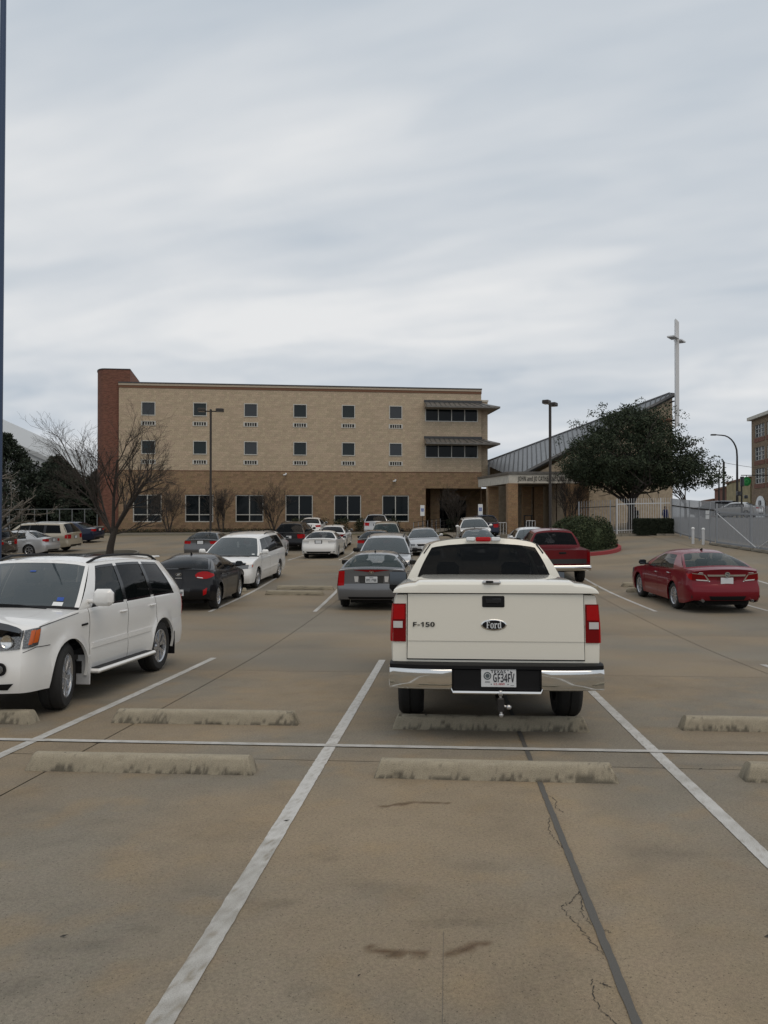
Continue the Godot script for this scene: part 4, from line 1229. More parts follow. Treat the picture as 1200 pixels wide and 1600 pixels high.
func red_sedan() -> void:
	var sp := spec(SEDAN, {"L": 5.0, "W": 1.86, "fa": .98, "wb": 2.84, "r": .345, "sill": .21, "low_r": .33, "flare": .022,
		"top": [[0.0, .12, .5, 1.0, 1.4, 2.5, 3.5, 4.2, 4.7, 5.0], [.68, .78, .9, .98, 1.01, 1.03, 1.08, 1.125, 1.14, 1.1]], "bow_r": .17, "corn_r": .13, "clr": .65, "crown": .06,
		"rear": [[.25, .4, .62, .78, .95, 1.1], [.1, .0, 0.0, .07, .06, .02]],
		"d0": 4.42, "d1": 3.5, "a0": 1.35, "a1": 2.25, "roof": [[2.0, 2.5, 3.0, 3.5, 3.8], [1.43, 1.485, 1.505, 1.47, 1.42]], "wr": .61, "rbulge": .05,
		"win": [[1.75, 2.36, 2.58, 2.62], [2.64, 2.68, 3.72, 3.3]], "gaps": [1.55, 2.62, 3.6], "glass_r": M.glass_clear, "glass_f": M.glass_clear, "seat_mat": M.seat_light, "rim": "ten", "mirror_mat": M.gloss_black, "handle_mat": M.chrome})
	var root := build_car("red_sedan", sp, M.paint_red)
	var L: float = sp.L
	for sd in [1, -1]:
		var t0 := patch_end(root, "taillight", sp, false, M.red_deep, [[sd * .52, .945], [sd * .8, .985]], [[sd * .42, .80], [sd * .8, .82]], .012)
		patch_end(t0, "chrome_trim", sp, false, M.chrome, [[sd * .53, .965], [sd * .8, 1.0]], [[sd * .52, .95], [sd * .8, .985]], .016)
		patch_end(t0, "chrome_trim", sp, false, M.chrome, [[sd * .51, .96], [sd * .54, .955]], [[sd * .395, .79], [sd * .43, .79]], .016)
		patch_end(t0, "reverse_lens", sp, false, M.clear_lens, [[sd * .46, .832], [sd * .72, .845]], [[sd * .45, .805], [sd * .7, .815]], .016)
		patch_side(t0, "lamp_corner", sp, sd, M.red_lens, [[L, .985], [L - .34, .975]], [[L, .82], [L - .2, .88]], .012)
		patch_side(root, "window_trim", sp, sd, M.chrome, [[1.75, 1.005], [3.7, 1.045]], [[1.75, .993], [3.7, 1.033]], .004)
	patch_end(root, "chrome_bar", sp, false, M.chrome, [[-.47, .965], [.47, .965]], [[-.45, .92], [.45, .92]], .018)
	patch_end(root, "license_recess", sp, false, M.paint_maroon, [[-.24, .915], [.24, .915]], [[-.22, .72], [.22, .72]], .004)
	plate(root, sp, false, .815, 0, .016)
	var em := B.new()
	var ze := end_s(sp, false, 0, .96) - L / 2 + .02
	em.lathe([[.05, 0], [.05, .008], [.066, .008], [.068, 0]], 22, Transform3D(Basis(Vector3.RIGHT, PI / 2), Vector3(0, .965, ze)))
	part(root, "maker_emblem", em, M.chrome, 40)
	var sh := B.new()
	sh.lathe([[0, .004], [.05, .004]], 18, Transform3D(Basis(Vector3.RIGHT, PI / 2), Vector3(0, .965, ze)))
	part(root, "emblem_field", sh, M.plate_grey, 40)
	var dv := B.new()
	for k in [-1, 0, 1]: dv.prism([Vector3(k * .028 - .011, .965 - k * .012 + .018, ze + .004), Vector3(k * .028 + .011, .965 - k * .012 + .018, ze + .004), Vector3(k * .028 + .009, .965 - k * .012 - .014, ze + .004), Vector3(k * .028, .965 - k * .012 - .024, ze + .004), Vector3(k * .028 - .009, .965 - k * .012 - .014, ze + .004)], Vector3(0, 0, .004))
	part(root, "emblem_shields", dv, M.chrome, 40)
	for e in [[-.6, .12, 1.01], [-.6, .16, .985], [.58, .17, 1.0]]:
		var bd := B.new(); bd.cbox(Vector3(e[0], e[2], end_s(sp, false, e[0], e[2]) - L / 2 + .006), Vector3(e[1], .016, .006), .002)
		part(root, "model_badge", bd, M.satin, 30)
	fin(root, sp, 3.35)
	patch_end(root, "lower_valance", sp, false, M.black, [[-.45, .44], [.45, .44]], [[-.4, .34], [.4, .34]], .005)
	exhaust(root, sp, .6, .33); exhaust(root, sp, -.6, .33)
	lamp(root, "headlight", sp, true, M.lamp_bowl, [[.5, .7], [.82, .74]], [[.52, .58], [.82, .6]], [.5, .84, .7])
	tag(root, "red sedan with chrome bar and pale rear window, parked alone on the right", "sedan")
	park(root, sp, 8.4, 18.75, .02)

func red_pickup() -> void:
	var sp := spec(PICKUP, {"W": 1.86, "L": 5.4, "wb": 3.3, "top": [[0.0, .15, .6, 1.2, 1.5, 2.6, 3.4, 3.8, 4.6, 5.4], [.95, 1.03, 1.07, 1.1, 1.12, 1.16, 1.2, 1.2, 1.2, 1.2]], "roof": [[2.0, 2.5, 3.0, 3.6], [1.74, 1.79, 1.80, 1.77]],
		"rw0": .1, "rwq": .9, "r": .36})
	var root := build_car("red_pickup", sp, M.paint_maroon)
	for sd in [1, -1]:
		patch_end(root, "taillight", sp, false, M.red_deep, [[sd * .81, 1.12], [sd * .90, 1.12]], [[sd * .82, .8], [sd * .91, .8]], .012)
	patch_end(root, "tailgate", sp, false, M.paint_maroon, [[-.79, 1.18], [.79, 1.18]], [[-.79, .72], [.79, .72]], .02)
	patch_end(root, "tailgate_band", sp, false, M.paint_charcoal, [[-.785, .9], [.785, .9]], [[-.785, .74], [.785, .74]], .026)
	var hb := B.new(); hb.cbox(Vector3(0, 1.1, sp.L / 2 + .02), Vector3(.24, .07, .03), .01)
	part(root, "tailgate_handle", hb, M.black, 30)
	var bm := sweep([[.68, .02], [.69, .12], [.66, .15], [.58, .155], [.52, .13], [.5, .05]], [-.93, -.88, -.6, -.3, 0.0, .3, .6, .88, .93], func(x: float, p: Array) -> Vector3: return Vector3(x, p[0], sp.L / 2 + p[1] - .08 * pow(absf(x) / .93, 5.0)))
	part(root, "chrome_bumper", bm, M.chrome, 45)
	var an := B.new(); an.tube([Vector3(-.72, 1.12, .9 - sp.L / 2), Vector3(-.72, 1.95, 1.0 - sp.L / 2)], [.006, .003], 5)
	part(root, "radio_antenna", an, M.black, 40)
	tag(root, "dark red pickup truck showing its tailgate behind the right side of the white pickup", "pickup truck")
	park(root, sp, 5.98, 25.7, .055)

func other_cars() -> void:
	var CROSS := spec(SUV, {"L": 4.45, "W": 1.8, "wb": 2.62, "fa": .9, "r": .345, "sill": .26, "rim": "five"})
	for k in ["top", "roof"]:
		for i in CROSS[k][0].size(): CROSS[k][0][i] *= 4.45 / 4.69
	CROSS.a0 = 1.1; CROSS.a1 = 1.9; CROSS.d1 = 3.92; CROSS.d0 = 4.3; CROSS.win = [[1.42, 1.98, 2.3, 2.36], [2.4, 2.44, 3.15, 3.1], [3.24, 3.18, 4.05, 3.72]]; CROSS.gaps = [1.32, 2.37, 3.25]
	for i in CROSS.roof[1].size(): CROSS.roof[1][i] -= .02
	var g := "cars parked in the rows behind"
	var list := [   # name, spec, paint, tail lens, X, Z of near end, slope, facing us, label, category, rails
		["silver_crossover", spec(CROSS, {"mirror_mat": M.black}), "silver", M.red_lens, -.02, 24.95, .05, true, "silver crossover with black roof rails facing the camera, just beyond the grey sedan", "crossover", true],
		["dark_sedan", spec(SEDAN), "charcoal", M.red_lens, -.52, 39.6, .05, false, "dark grey sedan half hidden behind the silver crossover, red taillight showing", "sedan", false],
		["gold_crossover", spec(CROSS, {"mirror_mat": M.black, "glass_f": M.glass_clear}), "gold", M.red_lens, .05, 45.2, .05, true, "pale gold crossover facing the camera behind the dark grey sedan", "crossover", false],
		["silver_suv", spec(SUV, {"W": 1.89}), "silver", M.red_lens, -.62, 58.6, .02, false, "silver SUV with red taillights parked nearest the building windows", "SUV", true],
		["silver_sedan", spec(SEDAN), "silver", M.red_lens, 2.15, 41.2, .04, true, "silver sedan facing the camera to the left of the white pickup's cab", "sedan", false],
		["metallic_sedan", spec(SEDAN, {"L": 4.55, "wb": 2.7, "rim": "ten"}), "grey", M.red_lens, -9.25, 38.6, .03, false, "grey sedan in front of the left light pole, red taillights and wide plate", "sedan", false],
		["pale_sedan", spec(SEDAN, {"rim": "ten"}), "pale", M.red_lens, -6.45, 39.4, .03, false, "pale sedan hidden behind the white minivan, only roof and flank showing", "sedan", false],
		["black_suv", spec(SUV, {"L": 4.89, "W": 1.9, "rim": "five"}), "black", M.red_lens, -5.75, 46.4, .05, false, "black SUV with a red taillight behind the white minivan", "SUV", true],
		["white_sedan", spec(SEDAN, {"L": 4.93, "W": 1.86, "bow_r": .16, "corn_r": .14, "wb": 2.77}), "white", M.clear_lens, -3.42, 40.0, .055, false, "white sedan with pale clear taillights parked alone beside a bay line", "sedan", false],
		["white_sedan", spec(SEDAN, {"W": 1.84, "glass_r": M.glass_dark, "rim": "ten"}), "white", M.red_deep, -3.3, 47.0, .055, false, "white sedan with dark red taillights just beyond the pale-lamped white one", "sedan", false],
		["white_hatchback", spec(HATCH, {"L": 4.46, "W": 1.75, "roof": [[1.8, 2.2, 2.6, 3.1, 3.4], [1.42, 1.48, 1.49, 1.45, 1.4]], "bow_r": .08, "corn_r": .08, "d0": 3.95}), "white", M.red_lens, -5.45, 55.8, .03, false, "small white hatchback with a split rear window by the building, farthest white car", "hatchback", false],
		["white_crossover", spec(SUV, {"W": 1.92}), "white", M.red_lens, 5.75, 47.6, .03, true, "white SUV facing the camera near the entrance canopy, above the pickup's roof", "SUV", true],
		["blue_grey_sedan", spec(SEDAN), "grey", M.red_lens, 4.6, 36.2, .03, true, "blue-grey sedan facing the camera just above the white pickup's brake light", "sedan", false],
		["navy_suv", spec(SUV, {"W": 1.88}), "navy", M.red_lens, 7.25, 54.2, .03, false, "dark navy SUV with a red taillight beside the brick entrance pier", "SUV", false],
		["light_sedan", spec(SEDAN, {"W": 1.85}), "pale", M.red_lens, 7.1, 35.4, .05, true, "light silver sedan hidden behind the dark red pickup, only its roof showing", "sedan", false]]
	for e in list:
		var sp: Dictionary = e[1]
		var root := simple_car(e[0], sp, M["paint_" + e[2]], e[3])
		if e[10]: rails(root, sp, M.black, sp.a1 + .1, sp.d1 - .1, .05)
		else: fin(root, sp, sp.d1 - .15)
		tag(root, e[8], e[9], g)
		park(root, sp, e[4], e[5], e[6], e[7])
	# a row of cars nose-in along the left side, their flanks to the camera
	g = "cars parked nose-in along the left side"
	for e in [["umber_suv", spec(SUV), "umber", -19.4, 39.9, "dark brown SUV cut off by the left edge of the picture", "SUV"],
			["silver_sedan", spec(SEDAN, {"L": 4.7, "W": 1.75}), "silver", -18.55, 43.3, "silver sedan seen from its side at the left, in front of the tan SUV", "sedan"],
			["tan_suv", spec(SUV, {"L": 5.1, "W": 1.98, "glass": [M.glass_dark], "roof": [[1.7, 2.2, 3.0, 4.2, 4.7], [1.7, 1.76, 1.79, 1.77, 1.74]], "d1": 4.55, "d0": 4.95, "wb": 3.02, "win": [[1.5, 2.05, 2.5, 2.56], [2.6, 2.64, 3.5, 3.46], [3.66, 3.62, 4.62, 4.38]], "gaps": [1.4, 2.55, 3.6]}), "tan", -18.75, 46.9, "tan SUV with chrome roof rails at the left, behind the silver sedan", "SUV"],
			["navy_sedan", spec(SEDAN, {"L": 4.9}), "navy", -19.9, 54.0, "dark navy sedan beyond the tan SUV, its red taillight toward the brick tower", "sedan"]]:
		var sp: Dictionary = e[1]
		if e[0] == "tan_suv": sp.top = [[0.0, .1, .35, .8, 1.2, 2.4, 3.6, 4.7, 5.1], [.9, 1.0, 1.07, 1.12, 1.15, 1.16, 1.17, 1.17, 1.14]]
		var root := simple_car(e[0], sp, M["paint_" + e[2]], M.red_lens)
		if e[0] == "tan_suv": rails(root, sp, M.chrome, 2.1, 4.4, .05)
		tag(root, e[5], e[6], g)
		var fwd := Vector3(-.995, 0, -.08).normalized()
		stand(root, sp, Vector3(e[3], 0, -e[4]) + fwd * sp.L / 2, fwd)
	# two cars out on the street behind the fence
	for e in [["street_suv", spec(SUV), "black", 33.6, 78.0, "black SUV on the street beyond the grey fence", "SUV"], ["street_sedan", spec(SEDAN), "silver", 33.2, 72.5, "silver sedan on the street beyond the grey fence", "sedan"]]:
		var sp: Dictionary = e[1]
		var root := simple_car(e[0], sp, M["paint_" + e[2]], M.red_lens)
		tag(root, e[5], e[6], "cars on the street")
		var fwd := Vector3(-.7, 0, -.7).normalized()
		stand(root, sp, Vector3(e[3], 0, -e[4]), fwd)

# ------------------------------------------------------------------ sky, light, camera
func sky_texture() -> ImageTexture:
	var w := 1600; var h := 800
	var im := Image.create(w, h, false, Image.FORMAT_RGBF)
	var a := noise(101, .62, 4); var b := noise(202, 1.7, 4); var c := noise(303, .26, 3)
	for j in h:
		var th := PI * (j + .5) / h
		var y := cos(th); var rr := sin(th)
		if y < -.02:
			for i in w: im.set_pixel(i, j, Color(.16, .145, .12))
			continue
		var el := rad_to_deg(asin(y))
		for i in w:
			var ph := TAU * (i + .5) / w
			var dx := sin(ph) * rr; var dz := -cos(ph) * rr
			var k := 1.0 / (maxf(y, 0) + .11)
			var px := dx * k; var pz := dz * k
			var u := px * .93 + pz * .37; var v := -px * .37 + pz * .93       # streaks lie along u
			var big := c.get_noise_2d(u * 1.6, v * 3.2)
			var mid := a.get_noise_2d(u * 1.1 + 3.0 * big, v * 2.4)
			var fine := b.get_noise_2d(u * 1.4, v * 5.0)
			var f := .56 + .16 * smoothstep(3.0, 14.0, el) - .24 * smoothstep(17.0, 36.0, el) + .42 * big + .25 * mid * (.45 + .55 * smoothstep(30.0, 8.0, el)) + .10 * fine
			f = clampf(f, .05, 1.0)
			var lo := Color(.375, .455, .545); var hi := Color(.79, .80, .81)
			im.set_pixel(i, j, lo.lerp(hi, f))
	return ImageTexture.create_from_image(im)

func set_camera_and_light() -> void:
	var cam := Camera3D.new(); cam.name = "camera"
	cam.position = Vector3(0, EYE, 0)
	cam.rotation.x = atan(8.0 / 1200.0)
	cam.fov = rad_to_deg(2 * atan(800.0 / 1200.0))
	cam.near = .05; cam.far = 2000
	add_child(cam); cam.current = true
	var env := Environment.new()
	env.background_mode = Environment.BG_SKY
	var sky := Sky.new(); var pm := PanoramaSkyMaterial.new()
	pm.panorama = sky_texture()
	sky.sky_material = pm; env.sky = sky
	env.tonemap_mode = Environment.TONE_MAPPER_LINEAR
	env.tonemap_exposure = 1.0
	env.sdfgi_enabled = true; env.ssao_enabled = true; env.ssil_enabled = true
	var we := WorldEnvironment.new(); we.name = "world_environment"; we.environment = env
	add_child(we)
	var sun := DirectionalLight3D.new(); sun.name = "sun"
	sun.light_energy = .3; sun.light_angular_distance = 40.0
	sun.light_color = Color(1, .92, .82)
	sun.rotation_degrees = Vector3(-62, 25, 0)
	sun.shadow_enabled = true
	add_child(sun)

# ------------------------------------------------------------------ the lot
func sheet(pts: Array, cols: Array, flat := true) -> ArrayMesh:        # grid of points with a colour each
	var nr := pts.size(); var nc: int = pts[0].size()
	var v := PackedVector3Array(); var n := PackedVector3Array(); var c := PackedColorArray(); var id := PackedInt32Array()
	for j in nr:
		for i in nc:
			v.append(pts[j][i]); c.append(cols[j][i])
			var dx: Vector3 = pts[j][mini(i + 1, nc - 1)] - pts[j][maxi(i - 1, 0)]
			var dz: Vector3 = pts[mini(j + 1, nr - 1)][i] - pts[maxi(j - 1, 0)][i]
			var q := dx.cross(dz).normalized()
			n.append((q if q.y > 0 else -q) if flat else -q)
	for j in nr - 1:
		for i in nc - 1:
			var a := j * nc + i
			id.append_array([a, a + nc, a + nc + 1, a, a + nc + 1, a + 1] if flat else [a, a + 1, a + nc + 1, a, a + nc + 1, a + nc])
	var arr := []; arr.resize(Mesh.ARRAY_MAX)
	arr[Mesh.ARRAY_VERTEX] = v; arr[Mesh.ARRAY_NORMAL] = n; arr[Mesh.ARRAY_COLOR] = c; arr[Mesh.ARRAY_INDEX] = id
	var am := ArrayMesh.new(); am.add_surface_from_arrays(Mesh.PRIMITIVE_TRIANGLES, arr)
	return am

func seg_d(p: Vector2, a: Vector2, b: Vector2) -> float:
	return Geometry2D.get_closest_point_to_segment(p, a, b).distance_to(p)

const RUST := [[-.02, 5.19, .17, 5.26, .030], [.2, 5.27, .43, 5.27, .022], [-.06, 3.33, .02, 3.29, .03], [.0, 3.29, .17, 3.27, .036], [.28, 3.28, .36, 3.32, .036], [.34, 3.32, .44, 3.37, .03]]
const SMUDGE := [[-.52, 3.76, .10, .05, .24], [-1.1, 3.5, .11, .06, .15], [-1.3, 3.35, .2, .07, .13], [-.3, 3.0, .12, .08, .12], [-1.45, 3.0, .16, .1, .15], [.05, 3.9, .25, .12, .10], [.55, 4.2, .18, .08, .1], [-.3, 4.3, .09, .05, .12], [1.5, 4.4, .4, .1, .07], [.9, 3.2, .2, .2, -.06], [2.6, 6.2, .5, .06, .12], [3.2, 6.9, .5, .08, .12], [-1.6, 4.6, .5, .12, .06], [.3, 3.55, .2, .05, .14], [-1.0, 4.6, .3, .08, .08]]

func concrete(X: float, Z: float, tint: float, fine: bool) -> Color:
	var k := tint + .13 * n2.get_noise_2d(X * 1.7, Z * 1.7) + .13 * n1.get_noise_2d(X * 1.3, Z * 1.3)
	var warm := 1.5 * n1.get_noise_2d(X * .7 + 90, Z * .9 - 40) + .8 * n2.get_noise_2d(X * 2 + 9, Z * 2)
	var c := Color(.262, .208, .139).lerp(Color(.222, .195, .15), clampf(.5 - 1.1 * warm, 0, 1))
	if fine:
		k += .07 * n3.get_noise_2d(X * 1.2, Z * 1.2) + .05 * n3.get_noise_2d(X * 4 + 7, Z * 4)
		k -= .10 * smoothstep(.12, .42, n3.get_noise_2d(X * .55 + 50, Z * .8 + 20)) * (.7 + .9 * n3.get_noise_2d(X * 6, Z * 6))
		c = c.lerp(Color(.29, .215, .125), clampf(1.1 * n3.get_noise_2d(X * .7 - 31, Z * .7 + 77) - .1, 0, .5))
		# trowel and tyre streaks
		k += .035 * n3.get_noise_2d(X * 9, Z * .8) * smoothstep(-.1, .4, n1.get_noise_2d(X + 33, Z))
		for e in SMUDGE:
			var q := Vector2((X - e[0]) / e[2], (Z - e[1]) / e[3]).length() + .5 * n3.get_noise_2d(X * 3, Z * 3)
			if q < 1.2: k -= 1.5 * e[4] * (1 - smoothstep(.3, 1.2, q)) * (.75 + .8 * n3.get_noise_2d(X * 8, Z * 5))
		var u := X * LOT_C - Z * LOT_S
		k += .09 * (1 - smoothstep(.05, .22, absf(u - .86) + .1 * n3.get_noise_2d(X, Z)))
		c = c * k
		for e in RUST:
			var d := seg_d(Vector2(X, Z), Vector2(e[0], e[1]), Vector2(e[2], e[3])) + .022 * n3.get_noise_2d(X * 6, Z * 6)
			var f := 1 - smoothstep(e[4] * .35, e[4] * .95, d)
			c = c.lerp(Color(.095, .055, .024), f * .85)
		return Color(c.r, c.g, c.b)
	# dark oil and tyre wear where cars stand and drive
	k -= .12 * smoothstep(.12, .5, n1.get_noise_2d(X * .55 + 11, Z * .9 + 60))
	return Color(c.r * k, c.g * k, c.b * k)

func build_ground() -> void:
	# one sheet to the horizon; the lot's slabs lie on it, with open joints between them
	var xs := []; var zs := []
	for x in [-900, -500, -300, -180, -120, -90, -70, -55]: xs.append(float(x))
	var x := -45.0
	while x < 60: xs.append(x); x += 1.5
	for q in [62, 70, 85, 110, 160, 250, 400, 900]: xs.append(float(q))
	for q in [-300, -120, -60, -30, -15, -8, -4, -1]: zs.append(float(q))
	var z := 1.0
	while z < 112: zs.append(z); z += 1.5
	for q in [116, 130, 150, 190, 260, 400, 700, 1200]: zs.append(float(q))
	var pts := []; var cols := []
	for zz in zs:
		var r := []; var c := []
		for xx in xs:
			r.append(on_ground(xx, zz, -.025))
			var f: float = .02 * n2.get_noise_2d(xx, zz)
			if xx > 18.6 and zz > 24: c.append(Color(.125 + f, .125 + f, .125 + f))
			elif zz > 62 or xx < -40: c.append(Color(.12 + f, .11 + f, .06 + f))
			else: c.append(concrete(xx, zz, .98, false))
		pts.append(r); cols.append(c)
	var g := put(self, "ground", sheet(pts, cols), M.concrete)
	setting(g)
	var lotn := setting(node(self, "parking_lot")) as Node3D
	rng.seed = 4
	for i in range(-9, 8):
		for j in range(-1, 10):
			var u0 := .68 + 3.83 * i + .006; var u1 := u0 + 3.83 - .012
			var v0 := 6.3 + 4.67 * j + .005; var v1 := v0 + 4.67 - .01
			var cx := (u0 + u1) / 2 * LOT_C + (v0 + v1) / 2 * LOT_S; var cz := -(u0 + u1) / 2 * LOT_S + (v0 + v1) / 2 * LOT_C
			var tint := rng.randf_range(.95, 1.05)
			if absf(cx) > .5 * cz + 6 or cz < 0 or cx > 15.0: continue
			if cz > 36 and cx > 8: continue
			var near := j <= 0 and i >= -2 and i <= 1
			var cell := (.034 if j == -1 and i == -1 else .06) if near else (.25 if cz < 20 else .6)
			var nu := int(ceil((u1 - u0) / cell)); var nv := int(ceil((v1 - v0) / cell))
			var p := []; var c := []
			for b in nv + 1:
				var r := []; var cr := []
				for a in nu + 1:
					var q := lot(lerpf(u0, u1, float(a) / nu), lerpf(v0, v1, float(b) / nv))
					# edges of the slab are rounded down into the joint
					if a == 0 or a == nu or b == 0 or b == nv: q.y -= .003
					r.append(q); cr.append(concrete(q.x, -q.z, tint, near))
				p.append(r); c.append(cr)
			put(lotn, "concrete_slab", sheet(p, c), M.concrete)
	# dark fill in the joints
	var jb := B.new()
	for i in range(-7, 6):
		var u := .68 + 3.83 * i
		if i == 0: continue
		for k in 56: jb.quad(lot(u - .012, k, -.012), lot(u - .012, k + 1, -.012), lot(u + .012, k + 1, -.012), lot(u + .012, k, -.012))
	for j in range(-1, 10):
		var v := 6.3 + 4.67 * j
		for k in range(-24, 22): jb.quad(lot(k, v - .012, -.011), lot(k, v + .012, -.011), lot(k + 1, v + .012, -.011), lot(k + 1, v - .012, -.011))
	part(lotn, "joint_filler", jb, M.joint, 30)
	# the wide sealed joint and the cracks along it
	var sb := B.new()
	var prev := []
	for k in 200:
		var v := .6 + k * .06
		var wl := .019 + .006 * n3.get_noise_2d(v * 4, 3); var wr := .019 + .006 * n3.get_noise_2d(v * 4, 9)
		var row := [lot(.68 - wl, v, .003), lot(.68 + wr, v, .003)]
		if prev.size(): sb.quad(prev[0], row[0], row[1], prev[1])
		prev = row
	part(lotn, "sealed_joint", sb, M.seal, 30)
	for e in [[[.69, 5.55], [.74, 5.4], [.72, 5.25], [.755, 5.15]], [[.655, 5.05], [.62, 4.85], [.625, 4.7], [.65, 4.58], [.665, 4.5]], [[.655, 3.95], [.60, 3.83], [.545, 3.78], [.565, 3.68], [.60, 3.56], [.625, 3.45], [.66, 3.33]], [[.665, 3.96], [.645, 3.8], [.63, 3.7], [.655, 3.6]], [[.575, 3.14], [.555, 3.04], [.565, 2.92], [.60, 2.86], [.615, 2.78], [.665, 2.7]], [[.70, 3.56], [.735, 3.53]], [[.6, 3.12], [.63, 3.09]]]:
		var cb := B.new()
		for k in e.size() - 1:
			var a := Vector2(e[k][0], e[k][1]); var b := Vector2(e[k + 1][0], e[k + 1][1])
			var last := []
			for q in 11:
				var p := a.lerp(b, q / 10.0) + Vector2(n3.get_noise_2d(a.x * 30 + q * .45, a.y * 9), n3.get_noise_2d(q * .45, a.y * 30)) * (.022 if q > 0 and q < 10 else 0.0)
				var w := .0009 + .0028 * maxf(0, n3.get_noise_2d(p.x * 60, p.y * 60) + .25)
				var nn := (b - a).orthogonal().normalized() * w
				var row := [lot(p.x - nn.x, p.y - nn.y, .0022), lot(p.x + nn.x, p.y + nn.y, .0022)]
				if last.size(): cb.quad(last[0], row[0], row[1], last[1])
				last = row
		part(lotn, "crack", cb, M.joint, 30)
	# thin saw cut in front of the camera
	var tb := B.new()
	for k in 16: tb.quad(lot(-.022, 2.2 + k * .08, .0022), lot(-.0205, 2.2 + k * .08, .0022), lot(-.0205, 2.28 + k * .08, .0022), lot(-.022, 2.28 + k * .08, .0022))
	part(lotn, "crack", tb, M.seal, 30)
	# painted bay lines, each its own worn sheet of paint
	var lines := []
	for u in [[-9.2, 0], [-6.5, 0], [-3.77, 0], [-1.04, 1], [1.77, 0], [4.78, 0], [7.55, 0], [10.3, 0]]: lines.append([lot(u[0], 1.2), lot(u[0], 12.15), .052 if u[1] else .05, u[1]])
	lines.append([lot(-12, 6.66), lot(12, 6.9), .042, 2])
	for X in [-9.75, -7.05, -4.38, -1.74, .95, 3.7, 6.83, 9.66, 12.3]: lines.append([on_ground(X, 19.3), on_ground(X + .42, 28.6), .05, 3])
	for X in [-10.1, -7.45, -4.85, -2.27, .4, 3.0, 5.6]: lines.append([on_ground(X, 38.8), on_ground(X + .6, 48.2), .05, 3])
	for e in lines:
		var a: Vector3 = e[0]; var b: Vector3 = e[1]
		var n := int(a.distance_to(b) / (.045 if e[3] < 3 else .4))
		var d := (b - a).normalized(); var side := d.cross(Vector3.UP).normalized()
		var p := []; var c := []
		for k in n + 1:
			var m := a.lerp(b, float(k) / n)
			var r := []; var cr := []
			for q in 7:
				var f := q / 3.0 - 1
				var edge := 1.0 + .10 * n3.get_noise_2d(k * .9, q * 3 + a.x * 7) if q == 0 or q == 6 else 1.0
				var w = m + side * e[2] * f * edge
				r.append(on_ground(w.x, -w.z, .0045 if e[3] != 2 else .0085))
				var wear := .32 + .45 * n3.get_noise_2d(w.x * 2.6, w.z * 2.6) + .4 * n1.get_noise_2d(w.x * 3, w.z * 3)
				if e[3] == 1: wear += .38 * (1 - smoothstep(4.55, 4.62, -w.z)) + .5 * n3.get_noise_2d(w.x * 9, w.z * 6)
				if e[3] == 1 and -w.z > 4.6: wear -= .25
				var white := Color(.60, .595, .57); var worn := Color(.35, .335, .30)
				var flake := smoothstep(.22, .4, n3.get_noise_2d(w.x * 11 + 5, w.z * 11) + .25 * n1.get_noise_2d(w.x * 2, w.z * 2)) * (.75 if e[3] == 1 and -w.z < 4.6 else .4)
				cr.append(white.lerp(worn, clampf(wear, 0, 1)).lerp(Color(.25, .215, .16), flake))
			p.append(r); c.append(cr)
		put(lotn, "painted_line", sheet(p, c), M.paint)
	# scraps on the ground
	for e in [[1.72, 3.42, .035, "leaf_scrap"], [-1.42, 3.42, .02, "leaf_scrap"], [-.62, 4.9, .022, "leaf_scrap"], [-.1, 3.1, .008, "leaf_scrap"], [2.5, 6.08, .018, "leaf_scrap"]]:
		var lb := B.new()
		var p := on_ground(e[0], e[1], .004); var s: float = e[2]
		lb.quad(p + Vector3(-s, 0, 0), p + Vector3(-s * .3, .005, -s * .3), p + Vector3(s, .01, 0), p + Vector3(0, .002, s * .28))
		part(lotn, e[3], lb, M.joint, 0)

